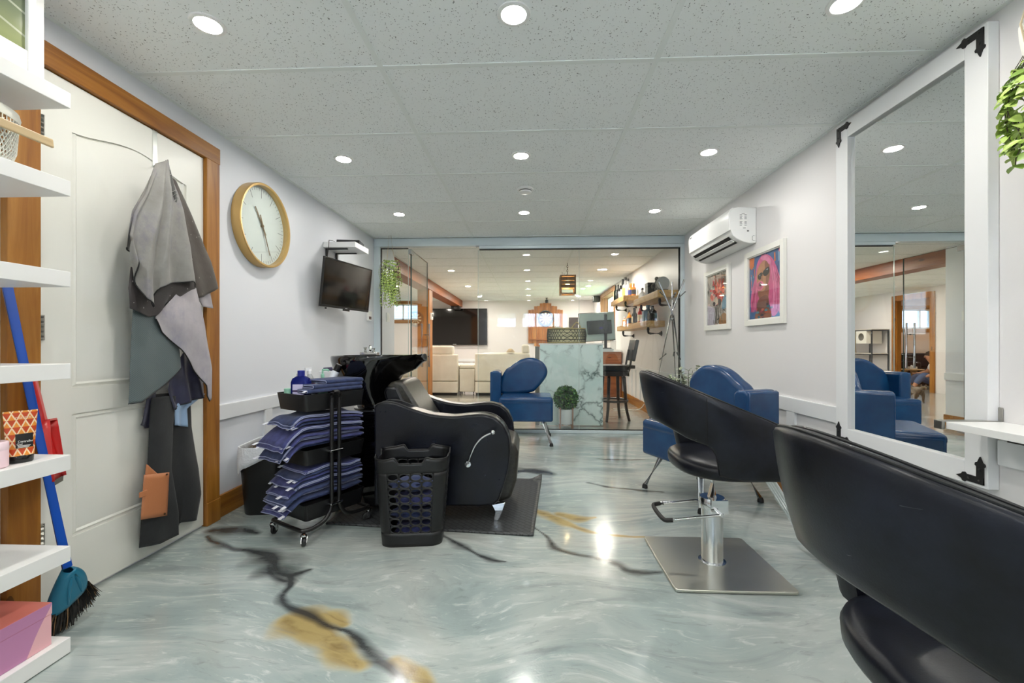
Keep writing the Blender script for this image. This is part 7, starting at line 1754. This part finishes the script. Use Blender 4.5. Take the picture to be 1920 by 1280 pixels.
# local: faces +y, knees drawn up, leaning forward
Bn = [((0, 0, .13), .13), ((0, .03, .30), .12), ((0, .08, .46), .135), ((0, .13, .56), .075), ((0, .17, .63), .052), ((0, .20, .70), .078), ((0, .215, .78), .082), ((0, .21, .84), .06),
      ((.17, .10, .53), .058), ((.24, .16, .38), .046), ((.20, .34, .30), .036), ((.17, .40, .30), .03), ((-.17, .10, .53), .058), ((-.25, .15, .38), .046), ((-.20, .33, .34), .036), ((-.17, .39, .35), .03),
      ((.10, .02, .12), .105), ((.15, .38, .34), .068), ((.13, .52, .10), .05), ((.13, .54, .045), .042), ((.14, .68, .03), .036), ((-.10, .02, .12), .105), ((-.15, .40, .30), .068), ((-.13, .54, .10), .05), ((-.13, .56, .045), .042), ((-.14, .70, .03), .036)]
Be = [(0, 1), (1, 2), (2, 3), (3, 4), (4, 5), (5, 6), (6, 7), (2, 8), (8, 9), (9, 10), (10, 11), (2, 12), (12, 13), (13, 14), (14, 15), (0, 16), (16, 17), (17, 18), (18, 19), (19, 20), (0, 21), (21, 22), (22, 23), (23, 24), (24, 25)]
body = skin('body', Bn, Be, m_skin, pe, 0)
sh = lambda i, k=1.0, d=.014: (Bn[i][0], Bn[i][1] * k + d)
skin('shirt', [sh(0, .95), sh(1), sh(2), sh(3, .9, .012), sh(8), (tuple(Vector(Bn[8][0]).lerp(Vector(Bn[9][0]), .7)), .062), sh(12), (tuple(Vector(Bn[12][0]).lerp(Vector(Bn[13][0]), .7)), .062)], [(0, 1), (1, 2), (2, 3), (2, 4), (4, 5), (2, 6), (6, 7)], m_shirt, pe, 0)
skin('jeans', [((0, 0, .14), .148), sh(16), sh(17), sh(18, 1, .016), sh(21), sh(22), sh(23, 1, .016)], [(0, 1), (1, 2), (2, 3), (0, 4), (4, 5), (5, 6)], m_jean, pe, 0)
for s, i in ((1, 19), (-1, 24)): p = Vector(Bn[i][0]); MB().ball((p.x, p.y + .06, .04), (.046, .13, .045)).build('shoe', M('grey shoe', (110, 110, 112), .7), pe)
MB().ball((0, .19, .795), (.09, .098, .085)).ball((0, .14, .74), (.085, .06, .09)).build('hair', M('dark hair', (60, 44, 34), .7, bump=.5, bscale=90), pe)
for s, i, j in ((1, 10, 11), (-1, 14, 15)):
    p, q = Vector(Bn[i][0]), Vector(Bn[j][0]); d = (q - p).normalized(); a, b = frame_of(d); hm = MB()
    for f in range(4): hm.tube([q + a * (f - 1.5) * .017, q + a * (f - 1.5) * .019 + d * .04 - b * .004, q + a * (f - 1.5) * .019 + d * (.066 + .008 * (f in (1, 2))) - b * .022], [.0095, .009, .007], 7)
    hm.tube([q - a * .03 - d * .01, q - a * .045 + d * .018, q - a * .042 + d * .04], [.011, .010, .008], 7); hm.build('fingers', m_skin, pe)
for s in (-1, 1): MB().ball((s * .03, .287, .765), (.011, .008, .008), 10, 6).build('eye', M('eye white', (236, 234, 230), .2), pe)
MB().tube([(0, .285, .77), (0, .305, .735), (0, .29, .728)], [.008, .013, .010], 8).build('nose', m_skin, pe)
MB().ball((0, .275, .698), (.024, .012, .007)).build('mouth', M('lips', (176, 100, 92), .5), pe)
